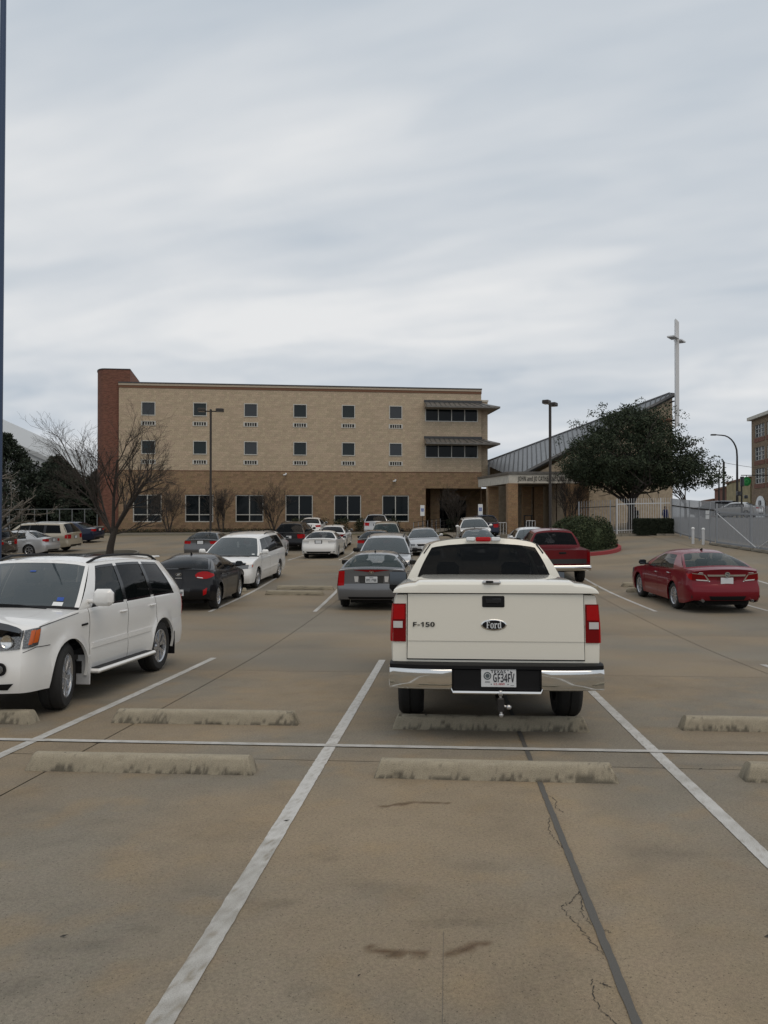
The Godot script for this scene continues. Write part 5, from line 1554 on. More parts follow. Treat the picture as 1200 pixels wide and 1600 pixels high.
func wheel_stops() -> void:
	var spots := [[.84, 5.86, "concrete wheel stop in the empty bay nearest the camera, beside the sealed joint"], [-1.91, 6.07, "weathered concrete wheel stop in the near bay left of the thick white line"], [3.63, 5.74, "chipped concrete wheel stop cut off by the right edge, in the nearest row"],
		[1.03, 7.5, "concrete wheel stop in the shade under the white pickup's bumper"], [-1.8, 7.78, "concrete wheel stop in the empty bay beside the white SUV"], [-4.46, 7.83, "concrete wheel stop under the front of the white SUV"], [3.82, 7.42, "concrete wheel stop in the empty bay right of the white pickup"],
		[-2.72, 23.4, "nearer of two wheel stops in the empty bay left of the grey sedan"], [-2.55, 24.9, "farther of two wheel stops in the empty bay left of the grey sedan"], [-5.25, 24.3, "wheel stop between the black hatchback and the white minivan"],
		[6.0, 24.75, "wheel stop behind the dark red pickup's tailgate"], [8.75, 25.3, "farther wheel stop beyond the red sedan's nose"], [8.5, 23.9, "nearer wheel stop at the red sedan's nose"]]
	var prof := [[.086, 0.0], [.084, .012], [.078, .04], [.07, .075], [.06, .105], [.046, .123], [.025, .131], [.0, .133], [-.025, .131], [-.046, .123], [-.06, .105], [-.07, .07], [-.085, 0.0]]
	for e in spots:
		var X: float = e[0]; var Z: float = e[1]
		var near := Z < 10
		var n := 150 if near else 14
		var L := 1.86 + .04 * sin(X * 7 + Z)
		var p := []; var c := []
		for j in range(-1, n + 2):
			var t := clampf(float(j) / n, 0, 1)
			var r := []; var cr := []
			for q in prof:
				var y: float = q[1]
				var x := (t - .5) * L
				# battered ends lean inwards
				x -= signf(x) * y * .38 * smoothstep(.42, .5, absf(t - .5))
				var zz: float = q[0]
				if j < 0 or j > n: y *= .02; zz *= .1; x = (t - .5) * (L + .0)
				var k := n3.get_noise_3d(x * 2 + X * 9, y * 14, zz * 12 + Z)
				var chip := maxf(0, n1.get_noise_3d(x * 9 + X * 5, y * 30, Z * 3 + zz * 20) - .34) * .05 * (1.0 + 2.0 * smoothstep(.4, .5, absf(t - .5)))
				var f := 1 + .012 * k
				r.append(Vector3(x + .003 * k, y * f - chip * (1 if y > .02 else 0), zz * (1 + .012 * k) - signf(zz) * chip))
				# grime on the battered ends and foot, plus contact shade painted along the foot
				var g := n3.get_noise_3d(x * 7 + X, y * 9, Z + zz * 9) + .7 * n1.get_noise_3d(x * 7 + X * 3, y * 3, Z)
				var grime_and_shade := smoothstep(.0, .35, g * .9 - y * 9.0 + .3) * (.7 if q[0] > 0 else .35)
				grime_and_shade = maxf(grime_and_shade, smoothstep(.1, .45, g + smoothstep(.4, .5, absf(t - .5)) * .3 - .36) * .55)
				grime_and_shade = maxf(grime_and_shade, .10 * smoothstep(.0, .5, n3.get_noise_3d(x * 14, y * 30, zz * 30 + Z)))
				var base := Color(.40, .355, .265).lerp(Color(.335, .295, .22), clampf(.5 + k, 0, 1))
				cr.append(base.lerp(Color(.05, .045, .036), grime_and_shade))
			p.append(r); c.append(cr)
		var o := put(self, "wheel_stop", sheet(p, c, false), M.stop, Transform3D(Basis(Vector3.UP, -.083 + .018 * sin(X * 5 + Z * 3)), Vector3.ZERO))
		var y0 := minf(ground_y(X - .8, Z), ground_y(X + .8, Z))
		o.position = Vector3(X, minf(y0, ground_y(X, Z)) - .002, -Z)
		var sl := (ground_y(X, Z + .5) - ground_y(X, Z - .5))
		o.basis = Basis(Vector3.RIGHT, sl) * o.basis
		o.position.y = ground_y(X, Z) - .003
		if near:
			for sx in [-.62, .58]:
				var pb := B.new(); pb.lathe([[0, .004], [.011, .004], [.014, 0]], 8, Transform3D(Basis.IDENTITY, Vector3(sx, .128, .0)))
				part(o, "anchor_pin", pb, M.joint, 40)
		tag(o, e[2], "wheel stop", "concrete wheel stops")

# ------------------------------------------------------------------ plants
func rv() -> Vector3:
	return Vector3(rng.randf_range(-1, 1), rng.randf_range(-1, 1), rng.randf_range(-1, 1))

func grow(b: B, p: Vector3, d: Vector3, ln: float, r: float, lvl: int, o: Dictionary) -> void:
	var n := 4 if lvl < 2 else 3
	var pts := [p]; var rr := [r]
	for i in n:
		d = (d + rv() * o.wander + Vector3.UP * o.lift).normalized()
		p += d * ln / n
		pts.append(p); rr.append(maxf(lerpf(r, r * .5, float(i + 1) / n), o.twig))
	b.tube(pts, rr, 6 if lvl == 0 else (4 if lvl == 1 else 3), false)
	if lvl >= o.levels: return
	var kids: int = o.kids[lvl]
	for k in kids:
		var t := lerpf(o.get("from", .3), 1.0, (k + rng.randf()) / kids) * n
		var i := mini(int(t), n - 1)
		var q: Vector3 = pts[i].lerp(pts[i + 1], t - i)
		var dd := (pts[i + 1] - pts[i] as Vector3).normalized()
		var ax := dd.cross(rv()).normalized()
		var nd := dd.rotated(ax, rng.randf_range(.5, 1.15) * o.spread)
		grow(b, q, nd, ln * o.shrink * rng.randf_range(.7, 1.15), maxf(rr[i] * .62, o.twig), lvl + 1, o)

func bare_tree(called: String, at: Vector3, label: String, group: String, o: Dictionary) -> void:
	rng.seed = o.seed
	var t := node(self, called, Transform3D(Basis.IDENTITY, at))
	tag(t, label, "tree", group)
	var tb := B.new()
	var p := Vector3(0, -.15, 0); var d: Vector3 = o.lean.normalized()
	var pts := [p]; var rr := [o.r * 1.35]
	for i in 6:
		d = (d + rv() * .09).normalized(); p += d * (o.trunk + .15) / 6.0
		pts.append(p); rr.append(o.r * lerpf(1.12, .8, i / 5.0))
	if o.trunk > .2:
		tb.tube(pts, rr, 9)
		part(t, "trunk", tb, o.bark, 60)
	for k in o.limbs.size():
		var b := B.new()
		var l: Array = o.limbs[k]     # [azimuth, lift, length, radius]
		var q: Vector3 = pts[-1] - Vector3(0, rng.randf_range(0, .25) * o.trunk, 0) if o.trunk > .2 else Vector3(rng.randf_range(-.15, .15), -.05, rng.randf_range(-.15, .15))
		if o.trunk > .2: q = pts[4].lerp(pts[6], rng.randf())
		grow(b, q, Vector3(cos(l[0]), l[1], sin(l[0])).normalized(), l[2], l[3], 0, o)
		part(t, "limb", b, o.bark, 60)

func leaves(b: B, c: Vector3, rad: Vector3, n: int, size: float, pal: Array, flat := 0.0) -> void:
	for i in n:
		var q := rv()
		while q.length_squared() > 1: q = rv()
		var p := c + q * rad
		var s := size * rng.randf_range(.6, 1.3)
		var a := rv().normalized(); a.y *= 1 - flat; a = a.normalized()
		var w := a.cross(rv()).normalized()
		b.col = pal[rng.randi() % pal.size()]
		b.quad(p - a * s, p + w * s * .45, p + a * s, p - w * s * .45)

func shell_leaves(b: B, n: int, size: float, pal: Array, place: Callable) -> void:
	for i in n:
		var p: Vector3 = place.call()
		var s := size * rng.randf_range(.6, 1.35)
		var a := rv().normalized(); var w := a.cross(rv()).normalized()
		b.col = pal[rng.randi() % pal.size()]
		b.quad(p - a * s, p + w * s * .5, p + a * s, p - w * s * .5)

func live_oak() -> void:
	rng.seed = 77
	var base := on_ground(16.9, 52.5, .0)
	var t := node(self, "live_oak_tree", Transform3D(Basis.IDENTITY, base))
	tag(t, "large dark evergreen oak tree behind the white fence, in front of the church wall", "tree")
	var tb := B.new()
	tb.tube([Vector3(0, -.2, 0), Vector3(.02, .6, 0), Vector3(.0, 1.6, .05), Vector3(.1, 2.5, .1)], [.34, .26, .22, .2], 10)
	part(t, "trunk", tb, M.bark, 60)
	var o := {"wander": .16, "lift": .05, "levels": 2, "kids": [5, 4], "spread": .9, "shrink": .55, "twig": .012}
	var cl := B.new(); cl.colored = true
	var pal := [Color(.022, .034, .016), Color(.027, .04, .018), Color(.032, .045, .02), Color(.018, .028, .014), Color(.038, .048, .024)]
	for k in 9:
		var az := TAU * k / 9 + rng.randf_range(-.25, .25)
		var b := B.new()
		grow(b, Vector3(0, rng.randf_range(1.6, 2.5), 0), Vector3(cos(az), rng.randf_range(.45, 1.5), sin(az)).normalized(), rng.randf_range(3.2, 4.4), .12, 0, o)
		part(t, "limb", b, M.bark, 60)
	# crown: clumps of leaves filling a broad dome with an uneven edge
	var n := 0
	while n < 640:
		var q := rv()
		if q.length() > 1.0: continue
		var az := atan2(q.z, q.x)
		var lump := 1.0 + .16 * sin(az * 3 + 1.0) + .12 * sin(az * 5 + q.y * 4)
		var p := Vector3(q.x * 4.9 * lump * (1.0 - .33 * maxf(q.y, 0)), 4.75 + q.y * (3.6 if q.y > 0 else 2.1), q.z * 4.2 * lump)
		if p.x > 3.2: p.y -= (p.x - 3.2) * .55
		if p.x < -3.5: p.y -= (-3.5 - p.x) * .2
		if q.length() < .42 and rng.randf() < .5: continue
		leaves(cl, p, Vector3(.6, .42, .6), 88, .095, pal)
		n += 1
	for k in 60:      # sprays standing out of the outline
		var az := rng.randf() * TAU; var el := rng.randf_range(-.25, 1.3)
		var p := Vector3(cos(az) * cos(el) * 5.2, 4.8 + sin(el) * 4.0, sin(az) * cos(el) * 4.4)
		if p.x > 3.2: p.y -= (p.x - 3.2) * .55
		leaves(cl, p, Vector3(.35, .3, .35), 24, .08, pal)
	part(t, "crown", cl, M.leaf, 0)

func conifer(x: float, z: float, h: float, r: float, sd: int, label: String) -> void:
	rng.seed = sd
	var t := node(self, "cedar_tree", Transform3D(Basis.IDENTITY, on_ground(x, z)))
	tag(t, label, "tree", "dark evergreens at the left")
	var tb := B.new(); tb.tube([Vector3(0, -.2, 0), Vector3(0, h * .5, 0), Vector3(0, h * .93, 0)], [.2, .12, .02], 7)
	part(t, "trunk", tb, M.bark, 60)
	var b := B.new(); b.colored = true
	var pal := [Color(.014, .024, .013), Color(.02, .031, .016), Color(.026, .036, .02), Color(.012, .02, .012)]
	for k in 330:
		var f := rng.randf()
		var az := rng.randf() * TAU
		var rr := r * (1.0 - pow(f, 2.2)) * rng.randf_range(.45, 1.08)
		leaves(b, Vector3(cos(az) * rr, .25 + f * h * .97, sin(az) * rr), Vector3(.6, .42, .6), 52, .15, pal)
	part(t, "crown", b, M.leaf, 0)

func hedges() -> void:
	rng.seed = 5
	var pal := [Color(.03, .045, .018), Color(.04, .058, .022), Color(.055, .07, .03), Color(.022, .035, .015)]
	var dark := [Color(.013, .02, .011), Color(.019, .027, .014), Color(.025, .034, .018)]
	# rounded hedge on the red-kerbed island
	var hb := node(self, "rounded_hedge", Transform3D(Basis.IDENTITY, on_ground(10.15, 39.3)))
	tag(hb, "large rounded green hedge on the red-kerbed island", "hedge")
	var core := B.new()
	core.lathe([[0, 1.5], [.7, 1.44], [1.2, 1.15], [1.4, .6], [1.3, 0]], 16)
	part(hb, "hedge_core", core, mat(Color(.035, .05, .02), 1.0), 60)
	var b := B.new(); b.colored = true
	shell_leaves(b, 15000, .05, pal, func() -> Vector3:
		var az := rng.randf() * TAU; var e := asin(rng.randf_range(-.05, 1.0)); var k := rng.randf_range(.9, 1.06) * (1 + .06 * sin(az * 4) + .04 * sin(az * 7 + e * 5))
		return Vector3(cos(az) * pow(cos(e), .7) * 1.55 * k, maxf(.03, .05 + pow(maxf(sin(e), 0), .8) * 1.62 * k), sin(az) * pow(cos(e), .7) * 1.5 * k))
	part(hb, "foliage", b, M.leaf, 0)
	# lower shrubs beyond it
	for e in [[8.3, 41.6, 1.0, .95, 1], [9.0, 44.5, 1.3, .9, 2]]:
		var s := node(self, "low_shrub", Transform3D(Basis.IDENTITY, on_ground(e[0], e[1])))
		tag(s, "low dark green shrub left of the rounded hedge" if e[4] == 1 else "low spreading shrub behind the rounded hedge", "shrub", "shrubs on the island")
		var sb := B.new(); sb.colored = true
		for k in 40: leaves(sb, Vector3(rng.randf_range(-1, 1) * e[2], rng.randf_range(.2, .9) * e[3], rng.randf_range(-.8, .8)), Vector3(.35, .25, .35), 50, .05, dark)
		part(s, "foliage", sb, M.leaf, 0)
	# clipped box hedge in front of the white fence
	var bx := node(self, "box_hedge", Transform3D(Basis.IDENTITY, on_ground(16.55, 47.3)))
	tag(bx, "dark clipped box hedge in front of the white fence", "hedge")
	core = B.new(); core.box(Vector3(-1.02, 0, -.45), Vector3(1.02, .9, .45))
	part(bx, "hedge_core", core, mat(Color(.019, .027, .014), 1.0), 20)
	b = B.new(); b.colored = true
	shell_leaves(b, 9000, .045, dark, func() -> Vector3:
		var p := Vector3(rng.randf_range(-1.12, 1.12), rng.randf_range(.02, .99), rng.randf_range(-.52, .52))
		var k := rng.randi() % 4
		if k == 0: p.y = rng.randf_range(.88, 1.02)
		elif k < 3: p.z = rng.randf_range(.42, .55)
		else: p.x = (1 if rng.randf() < .5 else -1) * rng.randf_range(1.0, 1.13)
		return p)
	part(bx, "foliage", b, M.leaf, 0)

# ------------------------------------------------------------------ buildings
func window(parent: Node, x0: float, x1: float, y0: float, y1: float, z: float, mull: Array, trans: Array, m: Material, fw := .07) -> void:
	# a framed window set 12 cm deep in the wall, each pane a sheet of its own
	var w := node(parent, "window")
	var f := B.new()
	for e in [[x0, x0 + fw, y0, y1], [x1 - fw, x1, y0, y1]]: f.box(Vector3(e[0], e[2], z - .1), Vector3(e[1], e[3], z + .035))
	f.box(Vector3(x0 + fw, y0, z - .1), Vector3(x1 - fw, y0 + fw, z + .045)); f.box(Vector3(x0 + fw, y1 - fw, z - .1), Vector3(x1 - fw, y1, z + .035))
	for q in mull: f.box(Vector3(q - fw / 2, y0 + fw, z - .1), Vector3(q + fw / 2, y1 - fw, z + .02))
	var xs := [x0 + fw]
	for q in mull: xs.append(q)
	xs.append(x1 - fw)
	var ys := [y0 + fw]
	for q in trans: ys.append(q)
	ys.append(y1 - fw)
	for q in trans:
		for i in xs.size() - 1: f.box(Vector3(xs[i] + (fw / 2 if i else 0.0), q - fw / 2, z - .1), Vector3(xs[i + 1] - (fw / 2 if i < xs.size() - 2 else 0.0), q + fw / 2, z + .015))
	part(w, "frame", f, M.frame, 20)
	for i in xs.size() - 1:
		for j in ys.size() - 1:
			var b := B.new()
			var q := Vector3(rng.randf_range(-.006, .006), rng.randf_range(-.006, .006), 0)     # panes are never quite in one plane
			b.quad(Vector3(xs[i], ys[j], z - .06 + q.x), Vector3(xs[i], ys[j + 1], z - .06 + q.y), Vector3(xs[i + 1], ys[j + 1], z - .06 - q.x), Vector3(xs[i + 1], ys[j], z - .06 - q.y))
			part(w, "pane", b, m, 20)

func wall_with_holes(x0: float, x1: float, y0: float, y1: float, z: float, holes: Array, depth := .14) -> B:
	# a wall face in z, cut on a grid of the openings' edges, with the reveals of each opening
	var b := B.new()
	var xs := [x0, x1]; var ys := [y0, y1]
	for h in holes:
		xs.append_array([h[0], h[1]]); ys.append_array([h[2], h[3]])
	xs = merge(xs); ys = merge(ys)
	for i in xs.size() - 1:
		for j in ys.size() - 1:
			var mx: float = (xs[i] + xs[i + 1]) / 2; var my: float = (ys[j] + ys[j + 1]) / 2
			var open := false
			for h in holes:
				if mx > h[0] and mx < h[1] and my > h[2] and my < h[3]: open = true
			if not open: b.quad(Vector3(xs[i], ys[j], z), Vector3(xs[i], ys[j + 1], z), Vector3(xs[i + 1], ys[j + 1], z), Vector3(xs[i + 1], ys[j], z))
	for h in holes:
		var k := z - depth
		b.quad(Vector3(h[0], h[2], z), Vector3(h[0], h[2], k), Vector3(h[0], h[3], k), Vector3(h[0], h[3], z))
		b.quad(Vector3(h[1], h[2], k), Vector3(h[1], h[2], z), Vector3(h[1], h[3], z), Vector3(h[1], h[3], k))
		b.quad(Vector3(h[0], h[3], z), Vector3(h[0], h[3], k), Vector3(h[1], h[3], k), Vector3(h[1], h[3], z))
		b.quad(Vector3(h[0], h[2], k), Vector3(h[0], h[2], z), Vector3(h[1], h[2], z), Vector3(h[1], h[2], k))
	return b

func dormitory() -> void:
	rng.seed = 12
	var t := node(self, "block_building", Transform3D(Basis(Vector3.UP, deg_to_rad(6.5)), Vector3(-23.5, 0, -68)))
	tag(t, "three-storey tan block building with brown brick base and red brick stair tower", "building")
	var W := 32.8
	var ux := [1.94, 6.44, 10.93, 15.36, 19.76, 24.13]
	var holes := []; var low := []
	for x in ux:
		for y in [10.74, 7.31]:
			holes.append([x, x + 1.22, y, y + 1.23])
			holes.append([x - .04, x + 1.26, y - .88, y - .48])
	for y in [10.57, 7.2]: holes.append([27.49, 32.47, y, y + 1.22])
	for x in [1.23, 5.75, 10.2, 14.65, 19.06, 23.48]: low.append([x, x + 2.48, 1.26, 3.7])
	low.append([27.53, W, -.2, 4.37])
	part(t, "upper_wall", wall_with_holes(0, W, 5.87, 13.2, 0, holes), M.block, 20)
	part(t, "brick_base", wall_with_holes(0, W, -.6, 5.87, .03, low, .25), M.brick_low, 20)
	var ledge := B.new(); ledge.box(Vector3(0, 5.83, -.2), Vector3(W, 5.89, .055))
	part(t, "ledge", ledge, M.band_brown, 20)
	# parapet bands
	var b := B.new(); b.box(Vector3(-.03, 13.2, -.3), Vector3(W + .03, 13.42, .04)); part(t, "brown_band", b, M.band_brown, 20)
	b = B.new(); b.box(Vector3(-.03, 13.421, -.3), Vector3(W + .03, 13.6, .07)); part(t, "cream_band", b, M.band_cream, 20)
	b = B.new(); b.box(Vector3(-.06, 13.601, -.35), Vector3(W + .06, 13.7, .11)); part(t, "coping", b, M.coping, 20)
	# sides, back and roof
	b = B.new()
	b.quad(Vector3(0, -.6, 0), Vector3(0, 13.2, 0), Vector3(0, 13.2, -16), Vector3(0, -.6, -16))
	b.quad(Vector3(W, 4.4, 0), Vector3(W, 13.2, 0), Vector3(W, 13.2, -16), Vector3(W, 4.4, -16))
	b.quad(Vector3(0, -.6, -16), Vector3(0, 13.6, -16), Vector3(W, 13.6, -16), Vector3(W, -.6, -16))
	b.quad(Vector3(0, 13.0, -.3), Vector3(W, 13.0, -.3), Vector3(W, 13.0, -16), Vector3(0, 13.0, -16))
	part(t, "side_wall", b, M.block, 20)
	# lower wing that shows past the right corner
	b = B.new(); b.box(Vector3(W + .002, 4.9, -9), Vector3(W + .74, 12.55, -.5)); part(t, "wing_wall", b, M.block, 20)
	b = B.new(); b.box(Vector3(W + .002, 12.551, -9), Vector3(W + .79, 12.72, -.44)); part(t, "wing_coping", b, M.fascia, 20)
	# windows
	for x in ux:
		for y in [10.74, 7.31]:
			window(t, x, x + 1.22, y, y + 1.23, 0, [], [], M.pane if rng.randf() < .6 else M.pane_warm)
			var v := node(t, "air_vent")
			var f := B.new()
			var vy: float = y - .88
			f.box(Vector3(x - .04, vy, -.1), Vector3(x + .09, vy + .4, .03)); f.box(Vector3(x + 1.13, vy, -.1), Vector3(x + 1.26, vy + .4, .03))
			f.box(Vector3(x + .09, vy, -.1), Vector3(x + 1.13, vy + .05, .03)); f.box(Vector3(x + .09, vy + .35, -.1), Vector3(x + 1.13, vy + .4, .03))
			part(v, "vent_frame", f, M.frame, 20)
			var bk := B.new(); bk.quad(Vector3(x + .09, vy + .05, -.12), Vector3(x + .09, vy + .35, -.12), Vector3(x + 1.13, vy + .35, -.12), Vector3(x + 1.13, vy + .05, -.12))
			part(v, "vent_core", bk, M.louver, 20)
			for k in 4:
				var sl := B.new(); var sx: float = x + .09 + (k + 1) * 1.04 / 5
				sl.box(Vector3(sx - .035, vy + .05, -.1), Vector3(sx + .035, vy + .35, .01))
				part(v, "vent_bar", sl, M.frame, 20)
	for y in [10.57, 7.2]: window(t, 27.49, 32.47, y, y + 1.22, 0, [28.735, 29.98, 31.225], [], M.pane_dark)
	for h in low.slice(0, 6): window(t, h[0], h[1], h[2], h[3], -.05, [(h[0] + h[1]) / 2], [1.92], M.pane_dark, .08)
	# metal awnings that wrap round the corner
	for y in [11.78, 8.42]:
		var aw := node(t, "awning")
		var ex := 34.25
		b = B.new()
		b.quad(Vector3(27.4, y + .58, .02), Vector3(W + .05, y + .58, .02), Vector3(ex, y + .1, 1.25), Vector3(27.4, y + .1, 1.25))
		b.quad(Vector3(W + .05, y + .58, .02), Vector3(W + .05, y + .58, -6), Vector3(ex, y + .1, -6), Vector3(ex, y + .1, 1.25))
		part(aw, "awning_roof", b, M.awning, 20)
		b = B.new()
		b.box(Vector3(27.38, y - .06, 1.25), Vector3(ex + .03, y + .1, 1.29)); b.box(Vector3(ex, y - .06, -6), Vector3(ex + .03, y + .1, 1.25))
		part(aw, "awning_fascia", b, M.awning, 20)
		b = B.new()
		b.quad(Vector3(27.4, y - .02, .02), Vector3(27.4, y - .02, 1.25), Vector3(ex, y - .02, 1.25), Vector3(ex, y - .02, .02))
		b.quad(Vector3(W, y - .02, .02), Vector3(ex, y - .02, .02), Vector3(ex, y - .02, -6), Vector3(W, y - .02, -6))
		b.tri(Vector3(27.4, y - .06, .02), Vector3(27.4, y + .58, .02), Vector3(27.4, y + .1, 1.25))
		part(aw, "awning_soffit", b, M.soffit, 20)
		b = B.new(); b.box(Vector3(27.38, y + .58, .002), Vector3(W + .06, y + .78, .06)); part(aw, "flashing", b, M.roof_dark, 20)
		for k in 14:
			var x := 27.42 + k * .45
			if x > W: continue
			var sm := B.new()
			sm.tube([Vector3(x, y + .6, .03), Vector3(x + (ex - W) * clampf((x - 30.5) / 2.3, 0, 1) * .8, y + .12, 1.25)], [.035, .035], 4)
			part(aw, "seam", sm, M.roof_dark, 20)
		for k in 10:
			var zz := .5 - k * .5
			var sm := B.new(); sm.tube([Vector3(W + .07, y + .6, minf(zz, .0)), Vector3(ex, y + .12, zz)], [.022, .022], 4)
			part(aw, "seam", sm, M.roof_dark, 20)
	# entrance recess: ceiling, inner walls, glazed doors deep inside
	b = B.new()
	b.quad(Vector3(27.53, -.2, .0), Vector3(27.53, 4.37, .0), Vector3(27.53, 4.37, -6), Vector3(27.53, -.2, -6))
	b.quad(Vector3(27.53, 4.37, .0), Vector3(27.53, 4.37, -6), Vector3(38, 4.37, -6), Vector3(38, 4.37, .0))
	b.quad(Vector3(27.53, -.2, -6), Vector3(27.53, 4.37, -6), Vector3(40, 4.37, -6), Vector3(40, -.2, -6))
	part(t, "recess_wall", b, M.brick_low, 20)
	b = B.new(); b.quad(Vector3(29.2, .35, -5.95), Vector3(29.2, 3.4, -5.95), Vector3(32.6, 3.4, -5.95), Vector3(32.6, .35, -5.95))
	part(t, "entrance_glazing", b, M.pane_dark, 20)
	for x in [29.2, 30.3, 31.45, 32.6]:
		b = B.new(); b.box(Vector3(x - .04, .3, -5.94), Vector3(x + .04, 3.4, -5.86)); part(t, "door_post", b, M.dark_metal, 20)
	b = B.new(); b.box(Vector3(28.4, -.3, -3.2), Vector3(29.3, 4.36, -2.4)); part(t, "recess_column", b, M.brick_low, 20)
	# red brick stair tower at the left end, flat-topped with a rounded flank
	var plan := []
	for a in 9:
		var f := PI / 2 + PI / 2 * a / 8.0
		plan.append(Vector3(-1.25 + cos(f) * 1.12, -.6, -2.9 + sin(f) * 2.6))
	var ring := [Vector3(.9, -.6, -.3)]; ring.append_array(plan); ring.append(Vector3(-2.37, -.6, -6.6)); ring.append(Vector3(.45, -.6, -6.6))
	b = B.new(); b.prism(ring, Vector3(0, 15.44, 0)); part(t, "stair_tower", b, M.brick_red, 40)
	var cop := []
	for p in ring: cop.append(Vector3(p.x * 1.02, 14.841, p.z * 1.01 + .04))
	b = B.new(); b.prism(cop, Vector3(0, .08, 0)); part(t, "tower_coping", b, M.coping, 20)
	# lamps and cameras on the wall
	for e in [[14.7, 5.62], [24.7, 5.1]]:
		var c := node(t, "wall_camera")
		b = B.new(); b.cbox(Vector3(e[0], e[1], .14), Vector3(.16, .14, .2), .03); b.cbox(Vector3(e[0] - .12, e[1] - .1, .22), Vector3(.28, .12, .16), .04)
		part(c, "camera_housing", b, M.white_metal, 30)
	# planting bed along the foot of the wall
	var bed := node(t, "planting_bed")
	var pts := []; var cols := []
	for j in 9:
		var r := []; var c := []
		for i in 70:
			var x := -1.5 + i * .43; var z := .1 + j * .55
			var wp := t.transform * Vector3(x, 0, z)
			r.append(Vector3(x, ground_y(wp.x, -wp.z) + .1 + .03 * n1.get_noise_2d(x * 3, z * 3), z))
			var f := n1.get_noise_2d(x * 1.2, z * 2)
			c.append(Color(.075, .062, .035).lerp(Color(.05, .06, .025), clampf(.5 + f, 0, 1)))
		pts.append(r); cols.append(c)
	put(bed, "soil", sheet(pts, cols), M.soil)
	var kb := B.new()
	for i in 34:
		var x := -1.5 + i * .87
		var wp := t.transform * Vector3(x + .43, 0, 4.6)
		kb.box(Vector3(x + .004, ground_y(wp.x, -wp.z) - .2, 4.5), Vector3(x + .866, ground_y(wp.x, -wp.z) + .14, 4.68))
	part(bed, "kerb", kb, M.kerb, 20)
	# tufts of ground cover on the bed
	var gb := B.new(); gb.colored = true
	var pal := [Color(.03, .035, .015), Color(.045, .042, .02), Color(.06, .05, .03), Color(.022, .03, .012)]
	for k in 420:
		var x := rng.randf_range(-1, 27); var z := rng.randf_range(.3, 2.4)
		var wp := t.transform * Vector3(x, 0, z)
		leaves(gb, Vector3(x, ground_y(wp.x, -wp.z) + .22, z), Vector3(.3, .2, .25), 14, .07, pal)
	var go := part(bed, "ground_cover", gb, M.leaf, 0)
	go.set_meta("kind", "stuff")

func dormitory_plants() -> void:
	var xf := Transform3D(Basis(Vector3.UP, deg_to_rad(6.5)), Vector3(-23.5, 0, -68))
	rng.seed = 61
	var pal := [Color(.02, .03, .012), Color(.03, .04, .016), Color(.045, .05, .02)]
	for e in [[15.9, "rounded shrub below the fourth ground-floor window"], [17.7, "shrub between the fourth and fifth ground-floor windows"], [19.6, "shrub below the fifth ground-floor window"], [21.6, "shrub between the fifth and sixth ground-floor windows"], [24.2, "dark shrub below the sixth ground-floor window"]]:
		var p := xf * Vector3(e[0], 0, 1.6)
		var s := node(self, "foundation_shrub", Transform3D(Basis.IDENTITY, on_ground(p.x, -p.z, .1)))
		tag(s, e[1], "shrub", "shrubs along the building")
		var b := B.new(); b.colored = true
		for k in 34: leaves(b, Vector3(rng.randf_range(-.6, .6), rng.randf_range(.2, 1.15), rng.randf_range(-.5, .5)), Vector3(.3, .22, .3), 34, .065, pal)
		part(s, "foliage", b, M.leaf, 0)
	var lab := ["leafless crape myrtle in front of the brick base, between the first two ground-floor windows", "leafless crape myrtle between the second and third ground-floor windows", "leafless crape myrtle between the third and fourth ground-floor windows"]
	var k := 0
	for x in [4.75, 9.2, 13.7]:
		var p := xf * Vector3(x, 0, 2.6)
		var lim := []
		rng.seed = 300 + k
		for q in 6: lim.append([rng.randf() * TAU, rng.randf_range(2.2, 3.4), rng.randf_range(1.9, 2.3), .045])
		bare_tree("crape_myrtle", on_ground(p.x, -p.z, .08), lab[k], "leafless crape myrtles", {"seed": 400 + k, "lean": Vector3(0, 1, 0), "trunk": .1, "r": .06, "limbs": lim, "bark": M.bark, "wander": .1, "lift": .06, "levels": 4, "kids": [5, 4, 4, 4], "spread": .6, "shrink": .62, "twig": .0052, "from": .4})
		k += 1
	for e in [[6.3, 66.5, "leafless crape myrtle in front of the shaded entrance recess", 5, 1.9], [13.4, 55.0, "leafless small tree in front of the canopy lettering", 6, 2.1]]:
		var lim := []
		rng.seed = 320 + e[3]
		for q in 6: lim.append([rng.randf() * TAU, rng.randf_range(2.2, 3.6), e[4] * rng.randf_range(.95, 1.15), .045])
		bare_tree("crape_myrtle", on_ground(e[0], e[1], .05), e[2], "leafless crape myrtles", {"seed": 420 + e[3], "lean": Vector3(0, 1, 0), "trunk": .1, "r": .06, "limbs": lim, "bark": M.bark, "wander": .1, "lift": .06, "levels": 4, "kids": [5, 4, 4, 4], "spread": .55, "shrink": .62, "twig": .0052, "from": .4})

func V(x: float, y: float, Z: float) -> Vector3:
	return Vector3(x, y, -Z)

